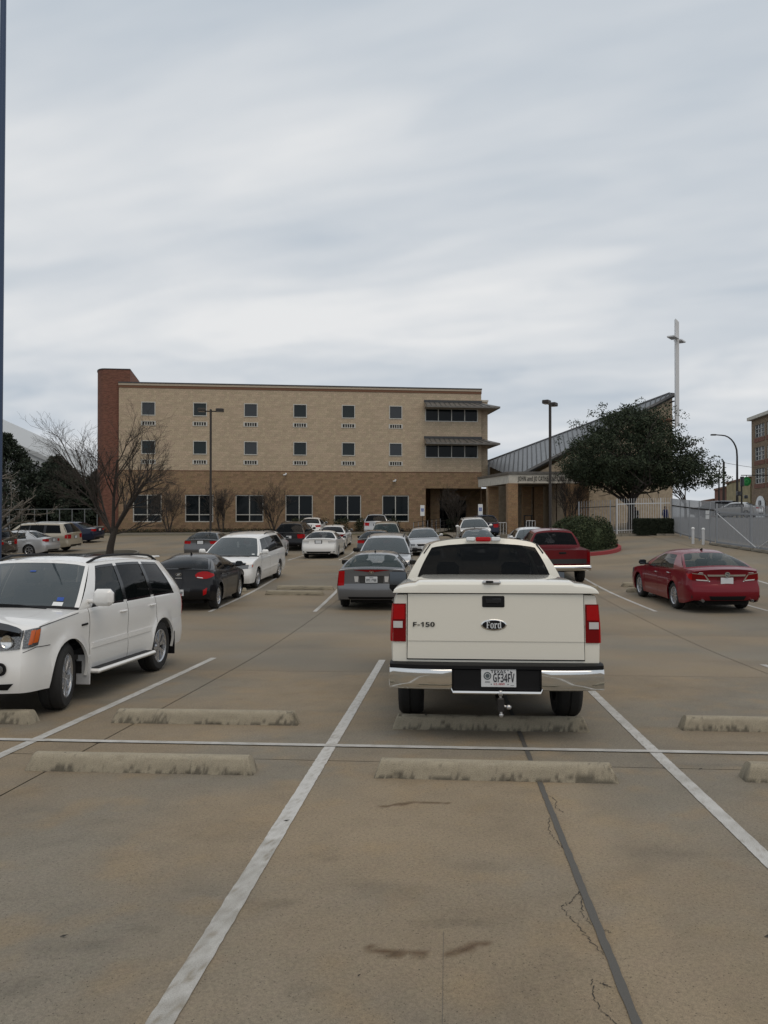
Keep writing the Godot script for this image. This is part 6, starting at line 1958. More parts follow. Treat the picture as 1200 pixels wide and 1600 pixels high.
func church() -> void:
	var t := node(self, "church_building")
	tag(t, "church with tall sloping grey metal roof and tan walls behind the oak tree", "building")
	# gable wall facing the lot, its top following the slope
	var b := B.new()
	var A := V(11.75, 5.0, 60); var P := V(23.4, 11.42, 62)
	b.prism([V(13.6, -.4, 60.383), V(13.6, 5.02, 60.383), V(11.75, 5.02, 60.075), V(23.3, 11.35, 62), V(23.3, -.4, 62)], Vector3(.1, 0, -.4))
	part(t, "gable_wall", b, M.stucco, 20)
	b = B.new()
	b.quad(V(23.3, -.4, 62), V(23.3, 11.35, 62), V(23.6, 11.3, 66), V(23.6, -.4, 66))
	b.quad(V(9.0, -.4, 67.6), V(9.0, 5.2, 67.6), V(15.9, 5.2, 67.6), V(15.9, -.4, 67.6))
	b.quad(V(13.6, -.4, 60.7), V(13.6, 5.2, 60.7), V(14.0, 5.2, 67.6), V(14.0, -.4, 67.6))
	b.quad(V(10.2, -.4, 74), V(10.2, 6.9, 74), V(23.6, 11.3, 66), V(23.6, -.4, 66))
	part(t, "rear_wall", b, M.stucco, 20)
	# roof plane from the front rake back to the ridge line
	var F0 := V(10.2, 4.72, 59.5); var F1 := V(23.6, 11.62, 61.8); var R0 := V(9.6, 6.95, 75); var R1 := V(23.7, 11.95, 63.6)
	b = B.new()
	b.quad(F0, R0, R1, F1)
	part(t, "metal_roof", b, M.roof_metal, 20)
	var n := (R0 - F0).cross(F1 - F0).normalized()
	if n.y < 0: n = -n
	for k in 44:
		# standing seams run up the slope; they start on the front edge or on the low end
		var f := float(k) / 43.0
		var s := F0.lerp(F1, maxf(0, f * 1.25 - .25)) if f > .2 else F0.lerp(R0, 1 - f / .2)
		var e := R0.lerp(R1, minf(1, f * 1.06))
		var sm := B.new()
		sm.tube([s + n * .03, e + n * .03], [.045, .045], 4)
		part(t, "roof_seam", sm, M.roof_dark, 20)
	b = B.new()
	b.tube([F0 + Vector3(0, .02, 0), F1 + Vector3(0, .02, 0)], [.16, .16], 4); part(t, "rake_trim", b, M.roof_dark, 20)
	b = B.new(); b.tube([R0, R1], [.12, .12], 4); part(t, "ridge_trim", b, M.coping, 20)
	b = B.new(); b.box(V(22.0, 9.36, 61.9), V(23.1, 9.62, 61.6)); part(t, "louvre_slot", b, M.band_brown, 20)
	# a further roof just visible behind
	b = B.new(); b.prism([V(9.2, 5.0, 79), V(10.6, 7.05, 79), V(14.5, 5.0, 79)], Vector3(0, 0, -6)); part(t, "rear_roof", b, M.roof_metal, 20)

func cross() -> void:
	var t := node(self, "steel_cross")
	tag(t, "tall white steel cross standing off the corner of the church wall", "cross")
	var b := B.new()
	# upright, with top and foot cut at a slant
	var x0 := 23.04; var x1 := 23.32; var z := 60.6
	var top0 := 17.4; var top1 := 17.12; var bot0 := 8.75; var bot1 := 9.0
	var d := Vector3(.1, 0, -.5)
	b.prism([V(x0, bot0, z), V(x0, top0, z), V(x1, top1, z), V(x1, bot1, z)], d)
	part(t, "upright", b, M.white_metal, 20)
	b = B.new()
	var c := V(23.16, 15.8, z) + d * .5
	var dir := V(2.2, 0, 2.8).normalized(); var side := dir.cross(Vector3.UP).normalized()
	for q in [[-1.4, -.27], [.27, 1.4]]:
		var p0: Vector3 = c + dir * q[0]; var p1: Vector3 = c + dir * q[1]
		b.prism([p0 + side * .3 + Vector3(0, -.05, 0), p0 + side * .3 + Vector3(0, .05, 0), p0 - side * .3 + Vector3(0, .05, 0), p0 - side * .3 + Vector3(0, -.05, 0)], p1 - p0)
	part(t, "crossbar", b, M.white_metal, 20)
	b = B.new()
	for y in [10.9, 9.4]: b.box(V(23.02, y, 61.95), V(23.14, y + .08, 61.1))
	part(t, "wall_bracket", b, M.dark_metal, 20)

func entrance_canopy() -> void:
	var t := node(self, "entrance_canopy")
	tag(t, "entrance canopy with brick piers and a pale lettered fascia", "canopy")
	var y0 := 4.26; var y1 := 4.94
	var b := B.new()
	b.prism([V(9.42, y0, 58), V(15.5, y0, 58), V(15.5, y1, 58), V(9.42, y1, 58)], Vector3(0, 0, -.25)); part(t, "fascia", b, M.fascia, 20)
	b = B.new()
	var dl := (V(8.1, 0, 66) - V(9.42, 0, 58.252))
	b.prism([V(9.42, y0, 58.252), V(9.42, y1, 58.252), V(9.42, y1, 58.252) + dl, V(9.42, y0, 58.252) + dl], Vector3(.25, 0, 0)); part(t, "side_fascia", b, M.fascia, 20)
	b = B.new(); b.prism([V(9.35, y1 + .001, 57.93), V(15.57, y1 + .001, 57.93), V(15.6, y1 + .001, 66.2), V(8.05, y1 + .001, 66.2)], Vector3(0, .2, 0)); part(t, "roof_edge", b, M.awning, 20)
	b = B.new(); b.quad(V(9.6, y0 + .1, 58.2), V(15.5, y0 + .1, 58.2), V(15.5, y0 + .1, 66), V(8.3, y0 + .1, 66)); part(t, "soffit", b, M.soffit, 20)
	for e in [[9.33, 10.11, 57.97, 58.75], [8.75, 9.55, 64.0, 64.8], [12.55, 13.28, 64.0, 64.8], [13.75, 15.5, 58.02, 58.8], [11.6, 12.3, 64.1, 64.8]]:
		b = B.new(); b.box(V(e[0], -.2, e[3]), V(e[1], y0 - .001, e[2])); part(t, "brick_pier", b, M.brick_pier, 20)
	var txt := text_on(t, "lettering", "JOHN and JO CATHERINE CREED CENTER", .34, Transform3D(Basis.IDENTITY, V(12.45, 4.6, 57.985)), M.letter, 4.7)
	txt.set_meta("label", "dark capital lettering on the pale fascia")
	# paved walk under it
	var p := []; var c := []
	for j in 12:
		var r := []; var cr := []
		for i in 12:
			var x := lerpf(5.0, 16.0, i / 11.0); var z := lerpf(55.5, 68.0, j / 11.0)
			r.append(on_ground(x, z, .12)); cr.append(Color(.23, .2, .16))
		p.append(r); c.append(cr)
	put(t, "paved_walk", sheet(p, c), M.concrete)
	b = B.new(); b.box(V(5.0, .0, 55.6), V(16.0, ground_y(10, 55.5) + .125, 55.4)); part(t, "kerb", b, M.kerb, 20)
	# bench, bin and low rails in the shade
	var bn := node(self, "litter_bin", Transform3D(Basis.IDENTITY, on_ground(11.1, 59.2, .12)))
	tag(bn, "dark litter bin standing under the entrance canopy", "bin")
	b = B.new(); b.cbox(Vector3(0, .45, 0), Vector3(.55, .9, .5), .04); part(bn, "bin_body", b, M.dark_metal, 30)
	b = B.new(); b.cbox(Vector3(0, 1.28, 0), Vector3(.66, .08, .6), .03)
	for sx in [-.28, .28]: b.cbox(Vector3(sx, 1.07, 0), Vector3(.05, .36, .4), .01)
	part(bn, "bin_hood", b, M.dark_metal, 30)
	for e in [[8.35, 56.6, "pale tubular rail beside the navy SUV"], [10.6, 57.2, "pale tubular rail in front of the litter bin"]]:
		var rn := node(self, "tubular_rail", Transform3D(Basis.IDENTITY, on_ground(e[0], e[1], .1)))
		tag(rn, e[2], "railing", "low rails at the entrance")
		for k in 4:
			b = B.new(); b.tube([Vector3(k * .22, 0, 0), Vector3(k * .22, .95, 0)], [.022, .022], 6); part(rn, "rail_post", b, M.white_metal, 40)
		b = B.new(); b.tube([Vector3(0, .95, 0), Vector3(.66, .95, 0)], [.022, .022], 6); part(rn, "top_rail", b, M.white_metal, 40)

func ramp_and_signs() -> void:
	# walk with handrails climbing to the entrance recess
	var t := node(self, "entrance_ramp")
	tag(t, "concrete ramp with thin handrails leading to the shaded entrance", "ramp")
	var a := on_ground(2.4, 62.5, .04); var c := on_ground(5.1, 69.5, .35)
	var d := (c - a); var s := Vector3(1.4, 0, .35)
	var b := B.new(); b.prism([a, a + s, c + s, c], Vector3(0, .06, 0)); part(t, "ramp_slab", b, M.kerb, 20)
	b = B.new(); b.quad(a, c, c - Vector3(0, .6, 0), a - Vector3(0, .3, 0)); part(t, "ramp_side", b, M.kerb, 20)
	for sd in [0.0, 1.0]:
		var hr := node(t, "handrail")
		var o: Vector3 = s * sd
		for k in 7:
			b = B.new(); var p := a + d * (k / 6.0) + o; b.tube([p, p + Vector3(0, .95, 0)], [.025, .025], 6); part(hr, "baluster", b, M.dark_metal if sd > 0 else M.fence_grey, 40)
		for y in [.55, .95]:
			b = B.new(); b.tube([a + o + Vector3(0, y, 0), c + o + Vector3(0, y, 0)], [.025, .025], 6); part(hr, "rail", b, M.dark_metal, 40)
	# patch of winter grass beside it
	var p := []; var cl := []
	for j in 16:
		var r := []; var cr := []
		for i in 20:
			var x := lerpf(4.1, 9.2, i / 19.0); var z := lerpf(60.2, 68.0, j / 15.0)
			r.append(on_ground(x, z, .10 + .02 * n1.get_noise_2d(x * 4, z * 4)))
			cr.append(Color(.12, .10, .05).lerp(Color(.085, .09, .035), clampf(.5 + n1.get_noise_2d(x * 2, z * 2), 0, 1)))
		p.append(r); cl.append(cr)
	setting(put(self, "lawn", sheet(p, cl), M.soil))
	rng.seed = 9
	var sh := node(self, "dark_shrub", Transform3D(Basis.IDENTITY, on_ground(6.6, 67.0, .1)))
	tag(sh, "dark rounded shrub on the grass by the entrance ramp", "shrub")
	b = B.new(); b.colored = true
	for k in 40: leaves(b, Vector3(rng.randf_range(-1.0, 1.0), rng.randf_range(.2, 1.1), rng.randf_range(-.6, .6)), Vector3(.35, .25, .35), 40, .07, [Color(.015, .022, .01), Color(.022, .03, .014)])
	part(sh, "foliage", b, M.leaf, 0)
	for e in [[3.1, 62.0, "blue and white accessible parking sign by the ramp's handrail"], [7.15, 57.0, "blue and white accessible parking sign above the white SUV by the canopy"]]:
		var sn := node(self, "parking_sign", Transform3D(Basis.IDENTITY, on_ground(e[0], e[1])))
		tag(sn, e[2], "sign", "accessible parking signs")
		var y: float = 2.23 - sn.position.y
		b = B.new(); b.tube([Vector3(0, 0, 0), Vector3(0, y + .45, 0)], [.03, .03], 6); part(sn, "sign_post", b, M.dark_metal, 40)
		b = B.new(); b.cbox(Vector3(0, y, .04), Vector3(.34, .86, .012), .004); part(sn, "sign_plate", b, M.sign_white, 20)
		b = B.new(); b.cbox(Vector3(0, y + .05, .048), Vector3(.2, .26, .008), .003); var bl := part(sn, "sign_field", b, M.sign_blue, 20)
		b = B.new()
		b.lathe([[0, .004], [.025, .004]], 8, Transform3D(Basis(Vector3.RIGHT, PI / 2), Vector3(-.015, y + .14, .051)))
		b.tube([Vector3(-.015, y + .11, .054), Vector3(-.01, y + .04, .054), Vector3(.045, y + .035, .054), Vector3(.06, y - .03, .054)], [.01, .01, .01, .01], 4)
		b.tube([Vector3(-.02, y + .07, .054), Vector3(-.055, y + .03, .054), Vector3(-.05, y - .025, .054), Vector3(0, y - .05, .054), Vector3(.04, y - .02, .054)], [.008, .008, .008, .008, .008], 4)
		part(bl, "wheelchair_symbol", b, M.sign_white, 40)

func light_pole(called: String, at: Vector3, h: float, yaw: float, label: String, m: Material, heads: Array) -> void:
	var t := node(self, called, Transform3D(Basis(Vector3.UP, yaw), at))
	tag(t, label, "light pole", "parking lot light poles")
	var b := B.new(); b.lathe([[0, .6], [.24, .6], [.26, .57], [.26, -.3]], 14); part(t, "pole_base", b, M.kerb, 40)
	b = B.new(); b.cbox(Vector3(0, h / 2 + .3, 0), Vector3(.125, h - .6, .125), .02); part(t, "pole", b, m, 30)
	for s in heads:
		b = B.new(); b.cbox(Vector3(s * .2, h - .12, 0), Vector3(.3, .07, .07), .01)
		var a := part(t, "lamp_arm", b, m, 30)
		b = B.new(); b.cbox(Vector3(s * .52, h - .05, 0), Vector3(.46, .2, .36), .03); part(a, "lamp_head", b, m, 30)
		b = B.new(); b.box(Vector3(s * .52 - .18, h - .156, -.14), Vector3(s * .52 + .18, h - .151, .14)); part(a, "lamp_lens", b, M.clear_lens, 30)

func poles() -> void:
	light_pole("light_pole", on_ground(-10.16, 45.0), 8.45, .15, "brown double-headed light pole in front of the building's left half", M.pole, [-1, 1])
	light_pole("light_pole", on_ground(8.96, 41.4), 7.95, 1.0, "dark double-headed light pole in front of the entrance canopy", M.pole, [-1, 1])
	# tall slim pole just inside the left edge
	var t := node(self, "flag_pole", Transform3D(Basis(Vector3.FORWARD, .007), on_ground(-6.575, 13.05)))
	tag(t, "tall slim blue-grey pole along the left edge of the picture", "pole")
	var b := B.new(); b.lathe([[.062, -.3], [.06, 3.0], [.052, 9.0], [.045, 13.0], [0, 13.0]], 14); part(t, "pole", b, M.blue_pole, 40)
	b = B.new(); b.lathe([[0, .04], [.17, .04], [.18, .03], [.18, -.1]], 16); part(t, "base_plate", b, M.blue_pole, 40)
	# kerbed island of the bare tree and of the rounded hedge
	for e in [[-15.6, 43.2, 1.5, 3.4, M.kerb, "planted_island", "kerbed planting island under the bare tree at the left", .12], [9.9, 40.3, 2.25, 3.9, M.red_kerb, "red_island", "red-kerbed planting island under the rounded hedge", .16], [-12.9, 21.5, 1.4, 3.0, M.kerb, "kerb_island", "kerbed planting island at the left edge", .12]]:
		var n := node(self, e[5]); tag(n, e[6], "kerb island")
		b = B.new()
		var N := 40
		for k in N:
			var pts := []
			for q in [k, k + 1]:
				var a = TAU * q / N
				for rr in [1.0, .93]:
					var x: float = e[0] + cos(a) * e[2] * rr * (1 + .0 * a); var z: float = e[1] + sin(a) * e[3] * rr
					pts.append(Vector3(x, ground_y(x, z), -z))
			var up := Vector3(0, e[7], 0); var dn := Vector3(0, -.2, 0)
			b.quad(pts[0] + dn, pts[0] + up, pts[2] + up, pts[2] + dn)
			b.quad(pts[0] + up, pts[1] + up, pts[3] + up, pts[2] + up)
			b.quad(pts[1] + up, pts[1] + dn, pts[3] + dn, pts[3] + up)
		part(n, "kerb", b, e[4], 30)
		b = B.new()
		for k in N:
			var c := on_ground(e[0], e[1], .09); var a0 := TAU * k / N; var a1 := TAU * (k + 1) / N
			b.tri(c, on_ground(e[0] + cos(a1) * e[2] * .94, e[1] + sin(a1) * e[3] * .94, e[7] - .04), on_ground(e[0] + cos(a0) * e[2] * .94, e[1] + sin(a0) * e[3] * .94, e[7] - .04))
		b.colored = true
		for k in b.c.size(): b.c[k] = Color(.07, .055, .035)
		part(n, "soil", b, M.soil, 30)

func picket_fence(called: String, label: String, A: Vector2, Bp: Vector2, h: float, gap: float, m: Material, rails_at: Array, post_every: int, tops := true, pw := .022) -> Node3D:
	var t := node(self, called)
	tag(t, label, "fence")
	var d := Bp - A; var n := int(d.length() / gap); var dn := d.normalized()
	var yaw := atan2(dn.y, dn.x)
	var pb := B.new(); pb.box(Vector3(-pw / 2, .08, -pw / 2), Vector3(pw / 2, h, pw / 2)); var pm := pb.mesh(20)
	var qb := B.new(); qb.cbox(Vector3(0, h / 2 - .15, 0), Vector3(.075, h + .3, .075), .006); var qm := qb.mesh(20)
	for k in n + 1:
		var p := A + d * (float(k) / n)
		var at := on_ground(p.x, p.y)
		var post := k % post_every == 0
		put(t, "post" if post else "picket", qm if post else pm, m, Transform3D(Basis(Vector3.UP, yaw), at))
	for r in rails_at:
		var b := B.new()
		for k in range(0, n, 4):
			var p := A + d * (float(k) / n); var q := A + d * (float(mini(k + 4, n)) / n)
			var P := on_ground(p.x, p.y, r[0]); var Q := on_ground(q.x, q.y, r[0])
			var s := Vector3(dn.y, 0, dn.x).normalized() * .022; var u := Vector3(0, r[1], 0)
			for f in [[P - s, Q - s, Q - s + u, P - s + u], [P + s, P + s + u, Q + s + u, Q + s], [P - s + u, Q - s + u, Q + s + u, P + s + u], [P - s, P + s, Q + s, Q - s]]: b.quad(f[0], f[1], f[2], f[3])
		part(t, "rail", b, r[2] if r.size() > 2 else m, 20)
	return t

func fences() -> void:
	picket_fence("picket_fence", "white picket fence between the brick pier and the box hedge", Vector2(14.75, 48.6), Vector2(18.05, 48.4), 2.25, .15, M.fence_white, [[.22, .05], [1.88, .06]], 18)
	picket_fence("picket_fence", "grey picket fence with a dark rail beside the brick pier", Vector2(12.8, 50.4), Vector2(14.7, 48.7), 2.2, .17, M.fence_grey, [[.22, .05], [1.75, .05, M.dark_metal]], 12)
	var f := picket_fence("picket_fence", "grey picket fence panel with a dark rail, between the box hedge and the sliding gate", Vector2(18.12, 48.3), Vector2(17.05, 39.6), 2.2, .125, M.fence_grey, [[.12, .05], [1.72, .07, M.dark_metal]], 16)
	var g := picket_fence("sliding_gate", "long grey sliding picket gate at the right edge with a diagonal brace", Vector2(16.98, 39.2), Vector2(17.75, 26.5), 2.1, .125, M.fence_grey, [[.1, .09], [1.62, .08, M.fence_grey]], 26)
	for e in [[39.0, 35.4, 1.6, .15], [35.2, 33.2, .15, 1.1]]:
		var x0 = 16.95 + (39.2 - e[0]) * .0606; var x1: float = 16.95 + (39.2 - e[1]) * .0606
		var b := B.new(); b.tube([on_ground(x0 - .04, e[0], e[2]), on_ground(x1 - .04, e[1], e[3])], [.018, .018], 6); part(g, "brace", b, M.fence_white, 40)
	var sg := B.new()
	var sp := on_ground(16.93, 40.2)
	for y in [1.62, 1.38]: sg.cbox(sp + Vector3(0, y, .0), Vector3(.02, .2, .42), .004)
	part(f, "notice", sg, M.sign_white, 20)
	var rb := B.new()
	for k in 13: rb.box(on_ground(16.75 + k * .06, 39.6 - k, -.02) + Vector3(0, 0, 0), on_ground(16.95 + k * .06, 39.6 - k, .07) + Vector3(0, 0, .99))
	part(g, "gate_track", rb, M.kerb, 20)
	for e in [[16.25, 40.4, "left one of two white bollards by the gate"], [16.5, 39.7, "right one of two white bollards by the gate"]]:
		var t := node(self, "bollard", Transform3D(Basis.IDENTITY, on_ground(e[0], e[1])))
		tag(t, e[2], "bollard", "white bollards by the gate")
		var b := B.new(); b.lathe([[.07, -.2], [.07, .78]], 12); part(t, "bollard_shaft", b, M.fence_white, 40)
		b = B.new(); b.lathe([[.085, .74], [.088, .8], [.05, .84], [0, .85]], 12); part(t, "bollard_cap", b, M.sign_white, 40)
	# low kerb in front of the fences
	var kb := B.new()
	for k in 12: kb.box(on_ground(11.6 + k * .5, 47.9 - k * .1, -.1), on_ground(12.1 + k * .5, 47.75 - k * .1, .1))
	var ko := part(self, "kerb", kb, M.kerb, 20)
	setting(ko)

func left_background() -> void:
	var t := node(self, "shed_building")
	tag(t, "low grey building with white sloping roof edge behind the dark evergreens", "building")
	var b := B.new()
	b.prism([V(-62, 17.65, 85), V(-31.5, 4.25, 85), V(-31.5, -1, 85), V(-62, -1, 85)], Vector3(0, 0, -20)); part(t, "end_wall", b, tri_mat(grey_tex(128, noise(3, .05), .85, 1.0, .03, 2), .2, .8, lin(.3, .31, .31)), 20)
	b = B.new(); b.prism([V(-62, 19.45, 84.2), V(-31.0, 5.65, 84.2), V(-31.0, 4.3, 84.2), V(-62, 17.95, 84.2)], Vector3(0, 0, -21)); part(t, "roof_slab", b, mat(Color(.42, .44, .45), .6), 20)
	b = B.new(); b.prism([V(-62, 19.0, 84.15), V(-31.0, 5.2, 84.15), V(-31.0, 5.05, 84.15), V(-62, 18.85, 84.15)], Vector3(0, 0, .04)); part(t, "painted_shadow_gap", b, mat(Color(.2, .21, .22), .5), 20)  # grey strip painted in place of the shadow gap along the roof edge
	conifer(-33.6, 68, 8.6, 4.2, 21, "tallest dark evergreen, cut off by the left edge")
	conifer(-29.4, 69, 6.6, 3.9, 22, "dark evergreen second from the left edge")
	conifer(-27.0, 73, 5.6, 3.2, 23, "short dark evergreen next to the brick tower")
	conifer(-31.4, 75, 6.2, 3.6, 24, "dark evergreen at the back, between the two taller ones")
	# pipe fence behind the left row of cars
	t = node(self, "pipe_fence")
	tag(t, "grey pipe fence under the dark evergreens, behind the left row of cars", "fence")
	for k in 9:
		var x := -31.5 + k * 1.02
		b = B.new(); b.tube([on_ground(x, 62.5), on_ground(x, 62.5, 2.15)], [.04, .04], 6); part(t, "post", b, M.pipe, 40)
	b = B.new(); b.tube([on_ground(-31.6, 62.5, 2.12), on_ground(-23.2, 62.5, 2.12)], [.03, .03], 6); part(t, "rail", b, M.pipe, 40)
	# steps at the foot of the tower
	t = node(self, "concrete_steps", Transform3D(Basis(Vector3.UP, deg_to_rad(6.5)), on_ground(-24.6, 64.5)))
	tag(t, "short flight of concrete steps at the foot of the brick tower", "steps")
	for k in 4:
		b = B.new(); b.box(Vector3(-.75, -.2, -.32 * k - .31), Vector3(.75, .17 * (k + 1), -.32 * k)); part(t, "step", b, M.kerb, 20)

func street_side() -> void:
	# line of buildings along the street: x = 38.7 + .127 Z
	var L := func(Z: float, y: float, out := 0.0) -> Vector3: return V(38.7 + .127 * Z - out, y, Z)
	var t := node(self, "brick_warehouse")
	tag(t, "brown brick three-storey building with grid windows at the right edge", "building")
	var zs := [[105.0, 108.6], [100.2, 104.1], [95.0, 99.0], [90.0, 94.0]]
	var ys := [[12.85, 14.65], [9.65, 11.5], [6.4, 8.5]]
	var b := B.new()
	var zz := [86.0, 110.0]; var yy := [0.0, 15.5]
	for e in zs: zz.append_array(e)
	for e in ys: yy.append_array(e)
	zz = merge(zz); yy = merge(yy)
	for i in zz.size() - 1:
		for j in yy.size() - 1:
			var mz: float = (zz[i] + zz[i + 1]) / 2; var my: float = (yy[j] + yy[j + 1]) / 2
			var hole := false
			for e in zs:
				for f in ys:
					if mz > e[0] and mz < e[1] and my > f[0] and my < f[1]: hole = true
			if not hole: b.quad(L.call(zz[i], yy[j]), L.call(zz[i], yy[j + 1]), L.call(zz[i + 1], yy[j + 1]), L.call(zz[i + 1], yy[j]))
	b.quad(L.call(110.0, 0), L.call(110.0, 15.5), L.call(110.0, 15.5) + Vector3(30, 0, 4), L.call(110.0, 0) + Vector3(30, 0, 4))
	part(t, "street_wall", b, M.brick_far, 20)
	b = B.new()
	b.quad(L.call(86.0, 15.4), L.call(110.0, 15.4), L.call(110.0, 15.4) + Vector3(30, 0, 0), L.call(86.0, 15.4) + Vector3(30, 0, 0)); part(t, "roof", b, M.roof_dark, 20)
	b = B.new(); b.prism([L.call(85.5, 15.5, -.2), L.call(85.5, 15.5, .5), L.call(110.5, 15.5, .5), L.call(110.5, 15.5, -.2)], Vector3(0, .45, 0)); part(t, "cornice", b, M.fascia, 20)
	for e in zs:
		for f in ys:
			var w := node(t, "window")
			b = B.new(); b.quad(L.call(e[0], f[0], -.2), L.call(e[0], f[1], -.2), L.call(e[1], f[1], -.2), L.call(e[1], f[0], -.2)); part(w, "pane", b, M.pane_warm, 20)
			b = B.new()
			for k in 4:
				var z: float = lerpf(e[0], e[1], k / 3.0); b.tube([L.call(z, f[0], -.14), L.call(z, f[1], -.14)], [.07, .07], 4)
			for k in 4:
				var y: float = lerpf(f[0], f[1], k / 3.0); b.tube([L.call(e[0], y, -.14), L.call(e[1], y, -.14)], [.055, .055], 4)
			part(w, "grid_frame", b, M.frame, 20)
			b = B.new(); b.prism([L.call(e[0] - .2, f[0] - .65, -.02), L.call(e[0] - .2, f[0] - .65, .06), L.call(e[1] + .2, f[0] - .65, .06), L.call(e[1] + .2, f[0] - .65, -.02)], Vector3(0, .6, 0)); part(w, "sill", b, M.brick_red, 20)
	# pale arched doorway
	var arc := []
	for k in 13:
		var a := PI * k / 12.0; arc.append(L.call(106.2 - cos(a) * 1.7, 3.2 + sin(a) * 1.7 * .85, .08))
	var poly := [L.call(104.5, 1.5, .08)]; poly.append_array(arc); poly.append(L.call(107.9, 1.5, .08))
	b = B.new(); b.prism(poly, Vector3(-.12, 0, 0)); part(t, "arched_door", b, M.sign_white, 20)
	b = B.new(); b.prism([L.call(105.7, 3.5, .22), L.call(105.9, 4.0, .22), L.call(106.5, 4.0, .22), L.call(106.7, 3.5, .22), L.call(106.2, 3.2, .22)], Vector3(-.08, 0, 0)); part(t, "door_light", b, M.pane_dark, 20)
	for e in [[110.6, 121.3, 7.3, 6.9, M.stucco_far, "tan_shop", "low tan building beyond the brown brick one on the street", 20.0], [121.5, 127.5, 6.3, 6.1, M.brick_red, "red_shop", "dark red brick building at the far end of the street", 12.0], [127.7, 135.0, 4.5, 4.3, M.brick_red, "small_shop", "lowest red brick shop, farthest along the street", 8.0]]:
		var s := node(self, e[5]); tag(s, e[6], "building", "low buildings along the street")
		b = B.new(); b.prism([L.call(e[0], 0), L.call(e[0], e[2]), L.call(e[1], e[3]), L.call(e[1], 0)], Vector3(e[7], 0, 2)); part(s, "wall", b, e[4], 20)
		b = B.new(); b.prism([L.call(e[0], e[2], .15), L.call(e[1], e[3], .15), L.call(e[1], e[3], .15) + Vector3(e[7], 0, 2), L.call(e[0], e[2], .15) + Vector3(e[7], 0, 2)], Vector3(0, .3, 0)); part(s, "roof", b, M.band_brown, 20)
		for k in 4:
			var z: float = lerpf(e[0], e[1], (k + .3) / 4.0); var z2: float = lerpf(e[0], e[1], (k + .75) / 4.0)
			b = B.new(); b.prism([L.call(z, 2.0, .04), L.call(z, 3.9, .04), L.call(z2, 3.9, .04), L.call(z2, 2.0, .04)], Vector3(-.06, 0, 0)); part(s, "window", b, M.pane_dark, 20)
	# round green shop sign hung from an arm
	t = node(self, "shop_sign"); tag(t, "round green hanging shop sign on the brown brick building", "sign")
	var c := V(47.2, 6.35, 100)
	b = B.new(); b.lathe([[0, .06], [.56, .06], [.6, .03], [.6, -.03], [.56, -.06], [0, -.06]], 32, Transform3D(Basis(Vector3.RIGHT, PI / 2), c)); part(t, "sign_disc", b, M.sign_green, 40)
	b = B.new(); b.lathe([[.16, .01], [.3, .01], [.3, -.01], [.16, -.01]], 28, Transform3D(Basis(Vector3.RIGHT, PI / 2), c + Vector3(0, 0, .06))); part(t, "sign_ring", b, M.sign_mint, 40)
	b = B.new(); b.tube([c + Vector3(-.7, .8, 0), c + Vector3(4.2, .8, 0)], [.06, .06], 6); b.tube([c + Vector3(0, .8, 0), c + Vector3(0, .58, 0)], [.05, .05], 5); part(t, "sign_arm", b, M.dark_metal, 40)
	# street lamps, utility pole and wires, traffic signal
	t = node(self, "street_lamp", Transform3D(Basis.IDENTITY, on_ground(34.5, 75))); tag(t, "tall curved-arm street lamp beyond the grey gate", "street lamp")
	var y0: float = 9.8 - t.position.y
	var pts := [Vector3(0, -.2, 0), Vector3(0, 4, 0), Vector3(0, y0 - 2.2, 0)]; var rr := [.14, .11, .09]
	for k in 7:
		var a := PI / 2 * (k + 1) / 7.0; pts.append(Vector3(-1.5 + 1.5 * cos(a), y0 - 2.0 + 1.9 * sin(a), 0)); rr.append(.085 - k * .004)
	pts.append(Vector3(-2.1, y0 - .06, 0)); rr.append(.05)
	b = B.new(); b.tube(pts, rr, 8); part(t, "lamp_post", b, M.dark_metal, 50)
	b = B.new(); b.cbox(Vector3(-2.3, y0 - .06, 0), Vector3(.55, .14, .3), .05); part(t, "lamp_head", b, M.dark_metal, 40)
	t = node(self, "street_lamp", Transform3D(Basis.IDENTITY, on_ground(34.9, 80))); tag(t, "small hooked lantern lamp post beside the utility pole", "street lamp")
	y0 = 5.95 - t.position.y
	b = B.new(); b.tube([Vector3(0, -.2, 0), Vector3(0, y0 + .35, 0)], [.1, .07], 8); part(t, "lamp_post", b, M.dark_metal, 50)
	b = B.new(); b.tube([Vector3(0, y0, 0), Vector3(-.6, y0 + .1, 0), Vector3(-.85, y0, 0), Vector3(-.88, y0 - .2, 0)], [.06, .05, .05, .05], 6); part(t, "lamp_arm", b, M.dark_metal, 50)
	b = B.new(); b.lathe([[.06, .0], [.12, -.1], [.32, -.42], [.3, -.45], [0, -.5]], 12, Transform3D(Basis.IDENTITY, Vector3(-.88, y0 - .2, 0))); part(t, "lantern", b, M.dark_metal, 50)
	t = node(self, "utility_pole", Transform3D(Basis.IDENTITY, on_ground(42.0, 95))); tag(t, "dark wooden utility pole carrying thin wires over the street", "utility pole")
	y0 = 8.55 - t.position.y
	b = B.new(); b.tube([Vector3(0, -.3, 0), Vector3(.05, y0, 0)], [.17, .13], 8); part(t, "pole", b, M.wood_pole, 50)
	for e in [[Vector3(.05, y0 - .1, 0), Vector3(13, y0 - 1.2, 3), .5], [Vector3(.05, y0 - .2, 0), Vector3(-9, y0 - 4.4, -40), .6]]:
		var w := []; var wr := []
		for k in 13:
			var f := k / 12.0; w.append((e[0] as Vector3).lerp(e[1], f) - Vector3(0, e[2] * 4 * f * (1 - f), 0)); wr.append(.022)
		b = B.new(); b.tube(w, wr, 4); part(t, "wire", b, M.dark_metal, 50)
	t = node(self, "utility_pole", Transform3D(Basis.IDENTITY, on_ground(40.0, 118))); tag(t, "short far utility pole standing left of the red brick shops", "utility pole")
